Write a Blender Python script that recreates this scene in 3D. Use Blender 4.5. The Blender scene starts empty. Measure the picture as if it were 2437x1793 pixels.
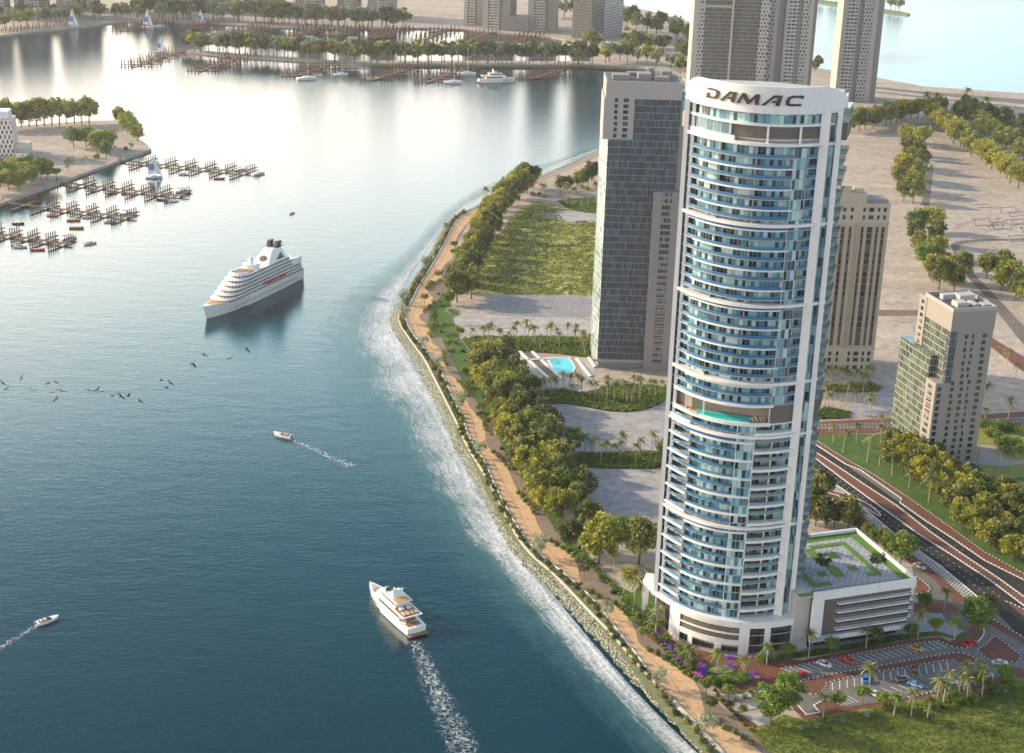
import bpy, math, random
from mathutils import Vector, Matrix
R = math.radians
rnd = random.Random(7)
scn = bpy.context.scene
COL = scn.collection

# ------------------------------------------------------------------ camera, sky, sun, exposure
CAM_H = 260.0
PITCH, ROLL = R(20.4), R(1.595)
FPX = 3636.0
CM = Matrix.Rotation(math.pi / 2 - PITCH, 3, 'X') @ Matrix.Rotation(ROLL, 3, 'Z')
cam_d = bpy.data.cameras.new('camera')
cam_d.sensor_width = 36.0
cam_d.lens = 36.0 * FPX / 2437.0
cam_d.clip_start = 1.0
cam_d.clip_end = 40000.0
cam = bpy.data.objects.new('camera', cam_d)
cam.matrix_world = Matrix.Translation((0, 0, CAM_H)) @ CM.to_4x4()
COL.objects.link(cam)
scn.camera = cam

SUN_EL = 22.0
SUN_DIR = Vector((-0.95, 0.31, 0)).normalized()      # horizontal direction towards the sun
world = bpy.data.worlds.new('World')
scn.world = world
world.use_nodes = True
wn = world.node_tree
sky = wn.nodes.new('ShaderNodeTexSky')
sky.sky_type = 'NISHITA'
sky.sun_disc = False
sky.sun_elevation = R(SUN_EL)
sky.sun_rotation = math.atan2(SUN_DIR.x, SUN_DIR.y)
sky.altitude = 0
sky.air_density = 1.0
sky.dust_density = 1.2
sky.ozone_density = 1.0
bg = wn.nodes['Background']
bg.inputs['Strength'].default_value = 0.15
# haze glow added low in the sky to brighten the water's reflection: bright near the horizon, warmer on the sun's side, gone by about 30 degrees up
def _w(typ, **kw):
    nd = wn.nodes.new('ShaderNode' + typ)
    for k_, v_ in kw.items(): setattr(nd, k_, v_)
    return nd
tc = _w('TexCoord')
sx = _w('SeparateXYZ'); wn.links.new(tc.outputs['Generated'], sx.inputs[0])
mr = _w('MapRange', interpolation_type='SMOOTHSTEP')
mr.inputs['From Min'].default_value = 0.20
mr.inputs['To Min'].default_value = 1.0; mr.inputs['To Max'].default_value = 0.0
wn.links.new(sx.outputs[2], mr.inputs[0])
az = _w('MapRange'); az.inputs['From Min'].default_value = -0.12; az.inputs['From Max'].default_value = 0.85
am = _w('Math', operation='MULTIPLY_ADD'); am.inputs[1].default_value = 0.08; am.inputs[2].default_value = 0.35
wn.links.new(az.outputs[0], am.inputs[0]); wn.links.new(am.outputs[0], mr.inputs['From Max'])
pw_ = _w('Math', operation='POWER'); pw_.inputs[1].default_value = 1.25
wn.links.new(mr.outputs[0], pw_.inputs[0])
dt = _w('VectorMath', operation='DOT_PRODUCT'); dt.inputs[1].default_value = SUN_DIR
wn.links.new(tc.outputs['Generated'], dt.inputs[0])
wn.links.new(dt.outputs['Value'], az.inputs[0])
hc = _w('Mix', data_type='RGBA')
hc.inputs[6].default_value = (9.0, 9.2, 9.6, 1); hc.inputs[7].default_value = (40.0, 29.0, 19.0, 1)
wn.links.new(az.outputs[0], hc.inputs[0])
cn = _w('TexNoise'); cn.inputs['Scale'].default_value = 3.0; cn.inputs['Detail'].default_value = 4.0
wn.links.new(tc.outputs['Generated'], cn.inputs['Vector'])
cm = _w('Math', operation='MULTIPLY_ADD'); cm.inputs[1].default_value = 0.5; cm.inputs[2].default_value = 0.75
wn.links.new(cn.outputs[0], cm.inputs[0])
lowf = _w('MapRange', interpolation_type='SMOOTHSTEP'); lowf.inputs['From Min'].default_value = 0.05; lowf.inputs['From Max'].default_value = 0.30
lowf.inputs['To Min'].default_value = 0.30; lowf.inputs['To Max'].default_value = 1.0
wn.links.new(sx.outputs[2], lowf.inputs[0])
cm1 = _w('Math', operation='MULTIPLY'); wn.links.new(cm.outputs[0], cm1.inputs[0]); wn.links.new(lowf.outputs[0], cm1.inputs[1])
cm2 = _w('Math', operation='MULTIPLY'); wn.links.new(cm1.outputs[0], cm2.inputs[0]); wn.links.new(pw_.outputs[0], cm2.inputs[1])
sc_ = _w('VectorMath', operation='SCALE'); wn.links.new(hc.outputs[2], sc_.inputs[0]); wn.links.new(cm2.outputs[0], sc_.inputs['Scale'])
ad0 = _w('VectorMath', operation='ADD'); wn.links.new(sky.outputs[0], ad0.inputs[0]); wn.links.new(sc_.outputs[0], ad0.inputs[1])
# blue-green glow added ahead, above the haze, to tint the water's reflection
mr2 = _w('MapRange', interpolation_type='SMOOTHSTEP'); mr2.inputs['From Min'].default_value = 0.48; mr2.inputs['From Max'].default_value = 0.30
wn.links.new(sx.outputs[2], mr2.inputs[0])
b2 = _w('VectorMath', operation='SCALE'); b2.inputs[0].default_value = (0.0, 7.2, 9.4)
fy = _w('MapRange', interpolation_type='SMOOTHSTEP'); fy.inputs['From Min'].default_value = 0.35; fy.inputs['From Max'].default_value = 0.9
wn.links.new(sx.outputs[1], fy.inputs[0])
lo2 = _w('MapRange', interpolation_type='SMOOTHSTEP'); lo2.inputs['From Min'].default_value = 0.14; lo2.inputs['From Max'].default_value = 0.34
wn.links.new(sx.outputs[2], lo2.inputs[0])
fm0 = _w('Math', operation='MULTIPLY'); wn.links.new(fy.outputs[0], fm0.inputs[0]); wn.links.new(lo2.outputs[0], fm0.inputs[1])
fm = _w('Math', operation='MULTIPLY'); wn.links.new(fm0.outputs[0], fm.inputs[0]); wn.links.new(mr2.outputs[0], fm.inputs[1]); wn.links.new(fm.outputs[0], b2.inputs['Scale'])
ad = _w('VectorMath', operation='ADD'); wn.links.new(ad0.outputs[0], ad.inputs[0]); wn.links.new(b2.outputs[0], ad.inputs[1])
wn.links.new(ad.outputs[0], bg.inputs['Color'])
sun_d = bpy.data.lights.new('sun', 'SUN')
sun_d.energy = 4.0
sun_d.angle = R(0.55)
sun_d.color = (1.0, 0.83, 0.60)
sun = bpy.data.objects.new('sun', sun_d)
sd = (SUN_DIR * math.cos(R(SUN_EL)) + Vector((0, 0, math.sin(R(SUN_EL))))).normalized()
sun.rotation_euler = sd.to_track_quat('Z', 'Y').to_euler()
sun.location = (-300, 0, 500)
COL.objects.link(sun)
scn.view_settings.view_transform = 'Standard'
scn.view_settings.look = 'None'
scn.view_settings.exposure = 0.5
scn.view_settings.gamma = 1.0
scn.view_settings.use_curve_mapping = False
cy = scn.cycles
cy.use_denoising = True
cy.max_bounces = 6
cy.diffuse_bounces = 2
cy.glossy_bounces = 3
cy.transmission_bounces = 3
cy.transparent_max_bounces = 8
cy.volume_bounces = 0
cy.caustics_reflective = False
cy.caustics_refractive = False
cy.use_adaptive_sampling = True
cy.adaptive_threshold = 0.015

# ------------------------------------------------------------------ image crop frames: pixel coordinates -> ground metres, projected through the camera
FR = {'F': (0, 0, 1 / 1.0855), 'a': (0, 0, 2.739), 'b': (800, 0, 2.739), 'c': (1617, 0, 2.739), 'd': (0, 500, 2.739),
      'e': (800, 500, 2.739), 'f': (1617, 500, 2.739), 'g': (1617, 1100, 2.384), 'h': (1100, 1100, 2.384),
      'i': (600, 1200, 2.786), 'j': (1500, 1250, 4.13), 'k': (1500, 150, 3.672), 'l': (1500, 800, 3.671),
      'm': (1850, 1380, 3.826), 'n': (1900, 950, 3.842), 'o': (1400, 1450, 4.816), 'p': (1050, 700, 3.933),
      'q': (1300, 1050, 4.72), 'r': (0, 0, 4.492), 's': (0, 230, 6.119), 't': (500, 0, 2.576), 'S': (0, 0, 1)}
LZ = 2.0


def G(fr, x, y, z=LZ):
    ox, oy, s = FR[fr]
    px, py = ox + x / s, oy + y / s
    v = CM @ Vector(((px - 1218.5) / FPX, -(py - 896.5) / FPX, -1.0))
    t = (z - CAM_H) / v.z
    return Vector((v.x * t, v.y * t, z))


def ray(fr, x, y, dist):
    ox, oy, s = FR[fr]
    px, py = ox + x / s, oy + y / s
    v = (CM @ Vector(((px - 1218.5) / FPX, -(py - 896.5) / FPX, -1.0))).normalized()
    return Vector((0, 0, CAM_H)) + v * dist


def GP(spec, z=LZ):
    """'e 10,20 30,40 | h 5,6' -> list of ground points"""
    out = []
    for part in spec.split('|'):
        t = part.split()
        for q in t[1:]:
            x, y = q.split(',')
            out.append(G(t[0], float(x), float(y), z))
    return out


# ------------------------------------------------------------------ mesh helpers
class MB:
    def __init__(s):
        s.v, s.f, s.m, s.uv = [], [], [], []

    def face(s, pts, m=0, uv=None):
        i = len(s.v)
        s.v.extend([tuple(p) for p in pts])
        s.f.append(tuple(range(i, i + len(pts))))
        s.m.append(m)
        s.uv.append(uv if uv else [(p[0], p[1]) for p in pts])

    def wall(s, a, b, z0, z1, m=0, u0=0.0):
        l = math.hypot(b[0] - a[0], b[1] - a[1])
        s.face([(a[0], a[1], z0), (b[0], b[1], z0), (b[0], b[1], z1), (a[0], a[1], z1)], m,
               [(u0, z0), (u0 + l, z0), (u0 + l, z1), (u0, z1)])
        return u0 + l

    def prism(s, poly, z0, z1, m=0, mt=None, mb=None, bottom=True, top=True):
        if mt is None: mt = m
        n = len(poly)
        ar = sum(poly[i][0] * poly[(i + 1) % n][1] - poly[(i + 1) % n][0] * poly[i][1] for i in range(n))
        if ar < 0: poly = poly[::-1]
        u = 0.0
        for i in range(n):
            u = s.wall(poly[i], poly[(i + 1) % n], z0, z1, m, u)
        if top: s.face([(p[0], p[1], z1) for p in poly], mt)
        if bottom: s.face([(p[0], p[1], z0) for p in poly[::-1]], mt if mb is None else mb)

    def box(s, c, d, rot=0.0, m=0, mt=None):
        """c = centre of the base, d = size"""
        co, si = math.cos(rot), math.sin(rot)
        hx, hy = d[0] / 2, d[1] / 2
        poly = [(c[0] + x * co - y * si, c[1] + x * si + y * co) for x, y in ((-hx, -hy), (hx, -hy), (hx, hy), (-hx, hy))]
        s.prism(poly, c[2], c[2] + d[2], m, mt)

    def tube(s, p0, p1, r0, r1, n=6, m=0, cap=True):
        p0, p1 = Vector(p0), Vector(p1)
        d = (p1 - p0).normalized()
        a = d.orthogonal().normalized()
        b = d.cross(a)
        q0 = [p0 + (a * math.cos(2 * math.pi * k / n) + b * math.sin(2 * math.pi * k / n)) * r0 for k in range(n)]
        q1 = [p1 + (a * math.cos(2 * math.pi * k / n) + b * math.sin(2 * math.pi * k / n)) * r1 for k in range(n)]
        for k in range(n):
            j = (k + 1) % n
            s.face([q0[k], q0[j], q1[j], q1[k]], m, [(k / n, 0), ((k + 1) / n, 0), ((k + 1) / n, 1), (k / n, 1)])
        if cap:
            s.face(q1, m)
            s.face(q0[::-1], m)

    def loft(s, secs, m=0, closed=True, caps=True):
        n = len(secs[0])
        for i in range(len(secs) - 1):
            for k in range(n if closed else n - 1):
                j = (k + 1) % n
                s.face([secs[i][k], secs[i][j], secs[i + 1][j], secs[i + 1][k]], m)
        if caps:
            s.face(secs[0][::-1], m)
            s.face(secs[-1], m)

    def blob(s, c, r, m=0, nu=8, nv=5, jit=0.0):
        rings = []
        for i in range(nv + 1):
            th = math.pi * i / nv
            ring = []
            for k in range(nu):
                ph = 2 * math.pi * k / nu
                q = 1 + rnd.uniform(-jit, jit)
                ring.append((c[0] + r[0] * q * math.sin(th) * math.cos(ph), c[1] + r[1] * q * math.sin(th) * math.sin(ph), c[2] + r[2] * q * math.cos(th)))
            rings.append(ring)
        for i in range(nv):
            for k in range(nu):
                j = (k + 1) % nu
                s.face([rings[i][k], rings[i + 1][k], rings[i + 1][j], rings[i][j]], m)

    def mesh(s, name, mats, smooth=False):
        me = bpy.data.meshes.new(name)
        me.from_pydata(s.v, [], s.f)
        for mt in (mats if isinstance(mats, (list, tuple)) else [mats]):
            me.materials.append(mt)
        me.polygons.foreach_set('material_index', s.m)
        uvl = me.uv_layers.new(name='UVMap')
        flat = [c for f in s.uv for q in f for c in q]
        uvl.data.foreach_set('uv', flat)
        if smooth:
            me.polygons.foreach_set('use_smooth', [True] * len(s.f))
        me.update()
        return me

    def build(s, name, mats, parent=None, smooth=False):
        me = s.mesh(name, mats, smooth)
        o = bpy.data.objects.new(name, me)
        COL.objects.link(o)
        if parent is not None: o.parent = parent
        return o


def tag(o, label=None, cat=None, group=None, kind=None):
    if label: o['label'] = label
    if cat: o['category'] = cat
    if group: o['group'] = group
    if kind: o['kind'] = kind
    return o


def empty(name, loc=(0, 0, 0), rz=0.0):
    o = bpy.data.objects.new(name, None)
    o.location = loc
    o.rotation_euler = (0, 0, rz)
    o.empty_display_size = 2
    COL.objects.link(o)
    return o


def copy_tree(o, parent=None):
    c = o.copy()
    COL.objects.link(c)
    c.parent = parent
    for ch in list(o.children):
        copy_tree(ch, c)
    return c


class Kind:
    """first placement uses the prototype itself, later ones are copies"""
    def __init__(s, root):
        s.root, s.used = root, False

    def place(s, loc, rz, sc, label, cat, group=None):
        o = s.root if not s.used else copy_tree(s.root)
        s.used = True
        o.location = loc
        o.rotation_euler = (0, 0, rz)
        o.scale = sc if isinstance(sc, (tuple, list)) else (sc, sc, sc)
        return tag(o, label, cat, group)


_W = ['', 'first', 'second', 'third', 'fourth', 'fifth', 'sixth', 'seventh', 'eighth', 'ninth', 'tenth', 'eleventh', 'twelfth',
      'thirteenth', 'fourteenth', 'fifteenth', 'sixteenth', 'seventeenth', 'eighteenth', 'nineteenth']
_T = {2: 'twent', 3: 'thirt', 4: 'fort', 5: 'fift', 6: 'sixt', 7: 'sevent', 8: 'eight', 9: 'ninet'}


def nth(i):
    """1-based ordinal word"""
    if i < 20: return _W[i]
    t, u = divmod(i, 10)
    return _T[t] + ('ieth' if u == 0 else 'y-' + _W[u])


def along(pts, n=None, step=None):
    """evenly spaced points on a polyline: list of (point, tangent)"""
    L = [0.0]
    for a, b in zip(pts, pts[1:]): L.append(L[-1] + (b - a).length)
    tot = L[-1]
    if n is None: n = max(2, int(tot / step) + 1)
    out, j = [], 0
    for i in range(n):
        d = tot * i / (n - 1) if n > 1 else tot / 2
        while j < len(pts) - 2 and L[j + 1] < d: j += 1
        k = (d - L[j]) / max(1e-6, L[j + 1] - L[j])
        out.append((pts[j].lerp(pts[j + 1], k), (pts[j + 1] - pts[j]).normalized()))
    return out


def smooth(pts, it=2, closed=False):
    for _ in range(it):
        q = [] if closed else [pts[0]]
        n = len(pts)
        for i in range(n if closed else n - 1):
            a, b = pts[i], pts[(i + 1) % n]
            q += [a.lerp(b, 0.25), a.lerp(b, 0.75)]
        if not closed: q.append(pts[-1])
        pts = q
    return pts


def ribbon(mb, pts, w0, w1, z, m=0, h=0.0):
    """strip between offsets w0 and w1 (left of travel positive); uv = (metres along, 0..1 across)"""
    n = len(pts)
    nor = []
    for i in range(n):
        t = (pts[min(i + 1, n - 1)] - pts[max(i - 1, 0)])
        t.z = 0
        t.normalize()
        nor.append(Vector((-t.y, t.x, 0)))
    l = 0.0
    f = lambda w, i: w[i] if isinstance(w, list) else w
    for i in range(n - 1):
        d = (pts[i + 1] - pts[i]).length
        a0 = pts[i] + nor[i] * f(w0, i); a1 = pts[i] + nor[i] * f(w1, i)
        b0 = pts[i + 1] + nor[i + 1] * f(w0, i + 1); b1 = pts[i + 1] + nor[i + 1] * f(w1, i + 1)
        for p in (a0, a1, b0, b1): p.z = z + h
        mb.face([a0, b0, b1, a1], m, [(l, 0), (l + d, 0), (l + d, 1), (l, 1)])
        if h:
            for (p, q, v) in ((a0, b0, 0), (b1, a1, 1)):
                mb.face([(p.x, p.y, z), (q.x, q.y, z), (q.x, q.y, z + h), (p.x, p.y, z + h)][::-1] if v == 2 else
                        [(p.x, p.y, z), (q.x, q.y, z), (q.x, q.y, z + h), (p.x, p.y, z + h)], m,
                        [(l, v), (l + d, v), (l + d, v), (l, v)] if v == 0 else [(l + d, v), (l, v), (l, v), (l + d, v)])
        l += d


_lift = [0]


def sheet(name, poly, z, mat, kind='structure', thick=0.0):
    mb = MB()
    if not thick and z > 1:
        _lift[0] = (_lift[0] + 1) % 13
        z += _lift[0] * 0.0025
    if thick:
        mb.prism([(p.x, p.y) for p in poly], z - thick, z, 0, bottom=False)
    else:
        n = len(poly)
        ar = sum(poly[i].x * poly[(i + 1) % n].y - poly[(i + 1) % n].x * poly[i].y for i in range(n))
        if ar < 0: poly = poly[::-1]
        mb.face([(p.x, p.y, z) for p in poly], 0)
    o = mb.build(name, mat)
    return tag(o, kind=kind)


# ------------------------------------------------------------------ material helpers
class NT:
    def __init__(s, name, disp=False):
        s.mat = bpy.data.materials.new(name)
        s.mat.use_nodes = True
        s.t = s.mat.node_tree
        s.b = s.t.nodes['Principled BSDF']
        s.out = s.t.nodes['Material Output']

    def n(s, typ, **kw):
        nd = s.t.nodes.new('ShaderNode' + typ)
        ins = kw.pop('ins', {})
        for k, v in kw.items(): setattr(nd, k, v)
        for k, v in ins.items(): s.set(nd.inputs[k], v)
        return nd

    def set(s, sock, v):
        if hasattr(v, 'links') and hasattr(v, 'is_output'):
            s.t.links.new(v, sock)
        else:
            if isinstance(v, tuple) and len(v) == 3 and sock.type == 'RGBA': v = v + (1,)
            sock.default_value = v

    def math(s, op, a, b=0.0, c=0.0, clamp=False):
        nd = s.n('Math', operation=op, use_clamp=clamp)
        s.set(nd.inputs[0], a); s.set(nd.inputs[1], b); s.set(nd.inputs[2], c)
        return nd.outputs[0]

    def mix(s, f, a, b):
        nd = s.n('Mix', data_type='RGBA')
        s.set(nd.inputs[0], f); s.set(nd.inputs[6], a); s.set(nd.inputs[7], b)
        return nd.outputs[2]

    def ramp(s, f, stops, const=False):
        nd = s.n('ValToRGB')
        cr = nd.color_ramp
        if const: cr.interpolation = 'CONSTANT'
        while len(cr.elements) > 1: cr.elements.remove(cr.elements[-1])
        cr.elements[0].position = stops[0][0]
        cr.elements[0].color = tuple(stops[0][1]) + (1,)
        for p, c in stops[1:]:
            e = cr.elements.new(p)
            e.color = tuple(c) + (1,)
        s.set(nd.inputs[0], f)
        return nd.outputs[0]

    def noise(s, scale, vec=None, detail=4.0, rough=0.55, out=0, dist=0.0):
        nd = s.n('TexNoise', ins={'Scale': scale, 'Detail': detail, 'Roughness': rough, 'Distortion': dist})
        if vec is not None: s.set(nd.inputs['Vector'], vec)
        return nd.outputs[out]

    def pos(s, scale=(1, 1, 1), rot=0.0):
        g = s.n('NewGeometry')
        mp = s.n('Mapping')
        mp.inputs['Scale'].default_value = scale
        mp.inputs['Rotation'].default_value = (0, 0, rot)
        s.set(mp.inputs[0], g.outputs['Position'])
        return mp.outputs[0]

    def obj(s, scale=(1, 1, 1)):
        g = s.n('TexCoord')
        mp = s.n('Mapping')
        mp.inputs['Scale'].default_value = scale
        s.set(mp.inputs[0], g.outputs['Object'])
        return mp.outputs[0]

    def uv(s):
        return s.n('UVMap').outputs[0]

    def bump(s, h, strength=0.3, dist=0.1):
        nd = s.n('Bump', ins={'Strength': strength, 'Distance': dist, 'Height': h})
        s.set(s.b.inputs['Normal'], nd.outputs[0])

    def P(s, **kw):
        for k, v in kw.items():
            s.set(s.b.inputs[{'col': 'Base Color', 'rough': 'Roughness', 'metal': 'Metallic', 'ior': 'IOR', 'alpha': 'Alpha',
                              'spec': 'Specular IOR Level'}[k]], v)
        return s.mat


def plain(name, col, rough=0.6, var=0.12, scale=0.6, metal=0.0, spec=0.5):
    t = NT(name)
    f = t.noise(scale, t.obj(), 5)
    a = tuple(c * (1 - var) for c in col)
    b = tuple(min(1, c * (1 + var)) for c in col)
    return t.P(col=t.mix(f, a, b), rough=rough, metal=metal, spec=spec)


def ground(name, stops, scale, rough=0.9, bump=0.4, bd=0.05, stretch=(1, 1, 1), fine=1.2, fvar=0.25):
    t = NT(name)
    v = t.pos(stretch)
    f = t.noise(scale, v, 8, 0.62)
    c = t.ramp(f, stops)
    g = t.noise(fine, t.pos(), 4, 0.6)
    g2 = t.math('MULTIPLY_ADD', g, 2.4, -0.7, clamp=True)
    k = t.math('MULTIPLY_ADD', g2, fvar * 2, 1 - fvar)
    c2 = t.n('VectorMath', operation='SCALE')
    t.set(c2.inputs[0], c); t.set(c2.inputs['Scale'], k)
    t.bump(g, bump, bd)
    return t.P(col=c2.outputs[0], rough=rough, spec=0.2)


def facade(name, pw, ph, rw, rh, wall, glass, grough=0.12, jit=0.0, wrough=0.7, off=(0, 0), gspec=0.5, frame=None, stagger=False):
    """windows on a metre grid in uv; glass = list of (pos, colour) for the random pane colour"""
    t = NT(name)
    sp = t.n('SeparateXYZ')
    t.set(sp.inputs[0], t.uv())
    v = t.math('ADD', t.math('DIVIDE', sp.outputs[1], ph), off[1])
    fv = t.math('FLOOR', v)
    u = t.math('ADD', t.math('DIVIDE', sp.outputs[0], pw), off[0])
    if stagger:
        u = t.math('MULTIPLY_ADD', t.math('MODULO', fv, 2.0), 0.5, u)
    fu = t.math('FLOOR', u)
    cmb = t.n('CombineXYZ')
    t.set(cmb.inputs[0], fu); t.set(cmb.inputs[1], fv)
    wn_ = t.n('TexWhiteNoise', noise_dimensions='3D')
    t.set(wn_.inputs['Vector'], cmb.outputs[0])
    r_ = wn_.outputs['Value']
    du = t.math('ABSOLUTE', t.math('SUBTRACT', t.math('SUBTRACT', u, fu), 0.5))
    dv = t.math('ABSOLUTE', t.math('SUBTRACT', t.math('SUBTRACT', v, fv), 0.5))
    mu = t.math('LESS_THAN', du, rw / 2)
    mv = t.math('LESS_THAN', dv, rh / 2)
    mask = t.math('MULTIPLY', mu, mv)
    gc = t.ramp(r_, glass, const=True)
    wn2 = t.noise(0.15, t.pos(), 3)
    wc = t.mix(wn2, tuple(c * 0.9 for c in wall), tuple(min(1, c * 1.08) for c in wall))
    if frame:
        m2 = t.math('MULTIPLY', t.math('LESS_THAN', du, rw / 2 - 0.1), t.math('LESS_THAN', dv, rh / 2 - 0.1))
        gc = t.mix(m2, frame, gc)
    t.P(col=t.mix(mask, wc, gc), rough=t.math('MULTIPLY_ADD', mask, grough - wrough, wrough))
    t.set(t.b.inputs['Specular IOR Level'], t.math('MULTIPLY_ADD', mask, gspec - 0.3, 0.3))
    return t.mat

# ------------------------------------------------------------------ materials of the setting
def water_mat(name, c0, c1, bump=1.0, rough=0.06, ior=1.35):
    t = NT(name)
    big = t.noise(0.004, t.pos(), 3)
    col = t.mix(big, c0, c1)
    a = t.noise(0.055, t.pos((1.0, 2.2, 1.0), 0.35), 3, 0.6)
    b = t.noise(0.32, t.pos((1.0, 1.8, 1.0), -0.25), 4, 0.65)
    c = t.noise(1.3, t.pos((1.0, 1.6, 1.0), 0.1), 2, 0.6)
    h = t.math('ADD', t.math('MULTIPLY', a, 1.6), t.math('MULTIPLY', b, 1.3))
    h = t.math('MULTIPLY_ADD', c, 0.6, h)
    t.bump(h, bump, 0.065)
    return t.P(col=col, rough=rough, ior=ior)


M = {}
M['water'] = water_mat('bay_water', (0.0, 0.023, 0.036), (0.0, 0.038, 0.055))
M['lake'] = water_mat('lake_water', (0.05, 0.27, 0.33), (0.09, 0.34, 0.40), 1.4, ior=1.25)
M['sand'] = ground('sand', [(0.3, (0.36, 0.30, 0.245)), (0.5, (0.44, 0.37, 0.305)), (0.72, (0.51, 0.435, 0.365))], 0.018, stretch=(1, 2.6, 1), bump=0.5, bd=0.2, fine=0.25)
M['pale_sand'] = ground('pale_sand', [(0.3, (0.36, 0.335, 0.32)), (0.7, (0.46, 0.435, 0.415))], 0.05, stretch=(1, 4, 1), fine=0.3)
M['sand_painted_shade'] = ground('sand_painted_shade', [(0.35, (0.25, 0.24, 0.245)), (0.6, (0.32, 0.305, 0.31))], 0.08, stretch=(1, 5, 1), fine=0.4)  # grey sand with the shadow on it put into its colour
M['tan'] = ground('tan_paving', [(0.3, (0.56, 0.36, 0.20)), (0.7, (0.66, 0.45, 0.27))], 0.15, fine=0.6, fvar=0.12, bump=0.1)
M['brown_path'] = ground('brown_path', [(0.3, (0.22, 0.165, 0.13)), (0.7, (0.29, 0.225, 0.18))], 0.3, fine=1.5)
M['lawn'] = ground('lawn', [(0.3, (0.06, 0.115, 0.025)), (0.7, (0.10, 0.17, 0.04))], 0.08, fine=0.8, fvar=0.35)
M['verge'] = ground('verge', [(0.3, (0.16, 0.19, 0.09)), (0.7, (0.26, 0.27, 0.15))], 0.3, fine=1)
M['bright_lawn'] = ground('bright_lawn', [(0.3, (0.10, 0.18, 0.03)), (0.7, (0.15, 0.24, 0.04))], 0.3, fine=1.2)
M['scrub'] = ground('scrub', [(0.32, (0.09, 0.10, 0.025)), (0.44, (0.19, 0.20, 0.04)), (0.54, (0.34, 0.33, 0.08)), (0.64, (0.44, 0.40, 0.20)), (0.8, (0.42, 0.37, 0.27))], 0.05, stretch=(1, 2.2, 1), fine=0.35, fvar=0.6, bump=0.9, bd=0.5)
M['meadow'] = ground('meadow', [(0.3, (0.08, 0.12, 0.02)), (0.5, (0.16, 0.20, 0.035)), (0.68, (0.28, 0.28, 0.06))], 0.045, stretch=(1, 2, 1), fine=0.5, fvar=0.5, bump=0.9, bd=0.4)
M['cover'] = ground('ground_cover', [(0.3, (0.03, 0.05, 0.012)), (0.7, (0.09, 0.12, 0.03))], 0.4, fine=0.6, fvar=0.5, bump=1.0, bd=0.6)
M['asphalt'] = ground('asphalt', [(0.3, (0.032, 0.029, 0.027)), (0.7, (0.060, 0.055, 0.050))], 0.1, fine=1.2, fvar=0.15, bump=0.1)
M['grey_road'] = ground('grey_road', [(0.3, (0.15, 0.14, 0.125)), (0.7, (0.20, 0.19, 0.17))], 0.1, fine=0.8, fvar=0.2, bump=0.1)
M['concrete'] = plain('concrete', (0.45, 0.44, 0.42), 0.8, 0.1, 0.2)
M['stone'] = ground('sea_stone', [(0.3, (0.30, 0.29, 0.20)), (0.6, (0.46, 0.44, 0.33))], 0.5, fine=1.6, fvar=0.3, bump=0.8, bd=0.3)
_t = NT('sea_boulders')
_v = _t.n('TexVoronoi', feature='DISTANCE_TO_EDGE', ins={'Scale': 0.75, 'Randomness': 0.9}); _t.set(_v.inputs['Vector'], _t.pos())
_v2 = _t.n('TexVoronoi', ins={'Scale': 0.75, 'Randomness': 0.9}); _t.set(_v2.inputs['Vector'], _t.pos())
_c = _t.mix(_t.math('MULTIPLY', _v2.outputs['Color'], 0.8), (0.30, 0.29, 0.23), (0.50, 0.48, 0.38))
_j = _t.math('MULTIPLY', _v.outputs['Distance'], 6.0, clamp=True)
_g = _t.noise(1.2, _t.pos(), 4)
M['stone'] = _t.P(col=_t.mix(_j, (0.035, 0.05, 0.035), _t.mix(_g, (0.25, 0.27, 0.19), _c)), rough=0.9)
_t.bump(_j, 0.8, 0.4)
M['white_line'] = plain('white_line', (0.78, 0.78, 0.76), 0.6, 0.05)
M['white'] = plain('white_render', (0.80, 0.79, 0.77), 0.45, 0.03, 0.1)
M['cream'] = plain('cream_render', (0.62, 0.55, 0.45), 0.7, 0.06, 0.15)


def paver(name, c0, c1, mortar, scale, rot=0.0, off=0.5):
    t = NT(name)
    b = t.n('TexBrick', offset=off, ins={'Color1': c0, 'Color2': c1, 'Mortar': mortar, 'Scale': scale, 'Mortar Size': 0.03, 'Brick Width': 0.5, 'Row Height': 0.5 if off == 0 else 0.25})
    t.set(b.inputs['Vector'], t.pos((1, 1, 1), rot))
    n_ = t.noise(0.25, t.pos(), 5)
    k = t.math('MULTIPLY_ADD', n_, 0.6, 0.7)
    sc = t.n('VectorMath', operation='SCALE')
    t.set(sc.inputs[0], b.outputs[0]); t.set(sc.inputs['Scale'], k)
    return t.P(col=sc.outputs[0], rough=0.85, spec=0.2)


M['red_paver'] = paver('red_paver', (0.19, 0.078, 0.052), (0.25, 0.115, 0.078), (0.13, 0.06, 0.045), 0.7)
M['grey_paver'] = paver('grey_paver', (0.19, 0.18, 0.165), (0.27, 0.255, 0.235), (0.13, 0.12, 0.11), 0.8)
M['roof_paver'] = paver('roof_paver', (0.36, 0.36, 0.38), (0.46, 0.455, 0.47), (0.17, 0.17, 0.19), 0.28, 0.32, 0.0)


def weathered(name, col, rough=0.45):
    t = NT(name)
    a = t.noise(0.5, t.pos((1, 1, 0.06)), 5, 0.6)
    b = t.noise(0.12, t.pos(), 3)
    f = t.math('ADD', t.math('MULTIPLY', a, 0.6), t.math('MULTIPLY', b, 0.4))
    return t.P(col=t.ramp(f, [(0.3, tuple(c * 0.84 for c in col)), (0.5, col), (0.7, tuple(min(1, c * 1.03) for c in col))]), rough=rough)


M['white'] = weathered('white_render', (0.78, 0.77, 0.75))


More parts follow.
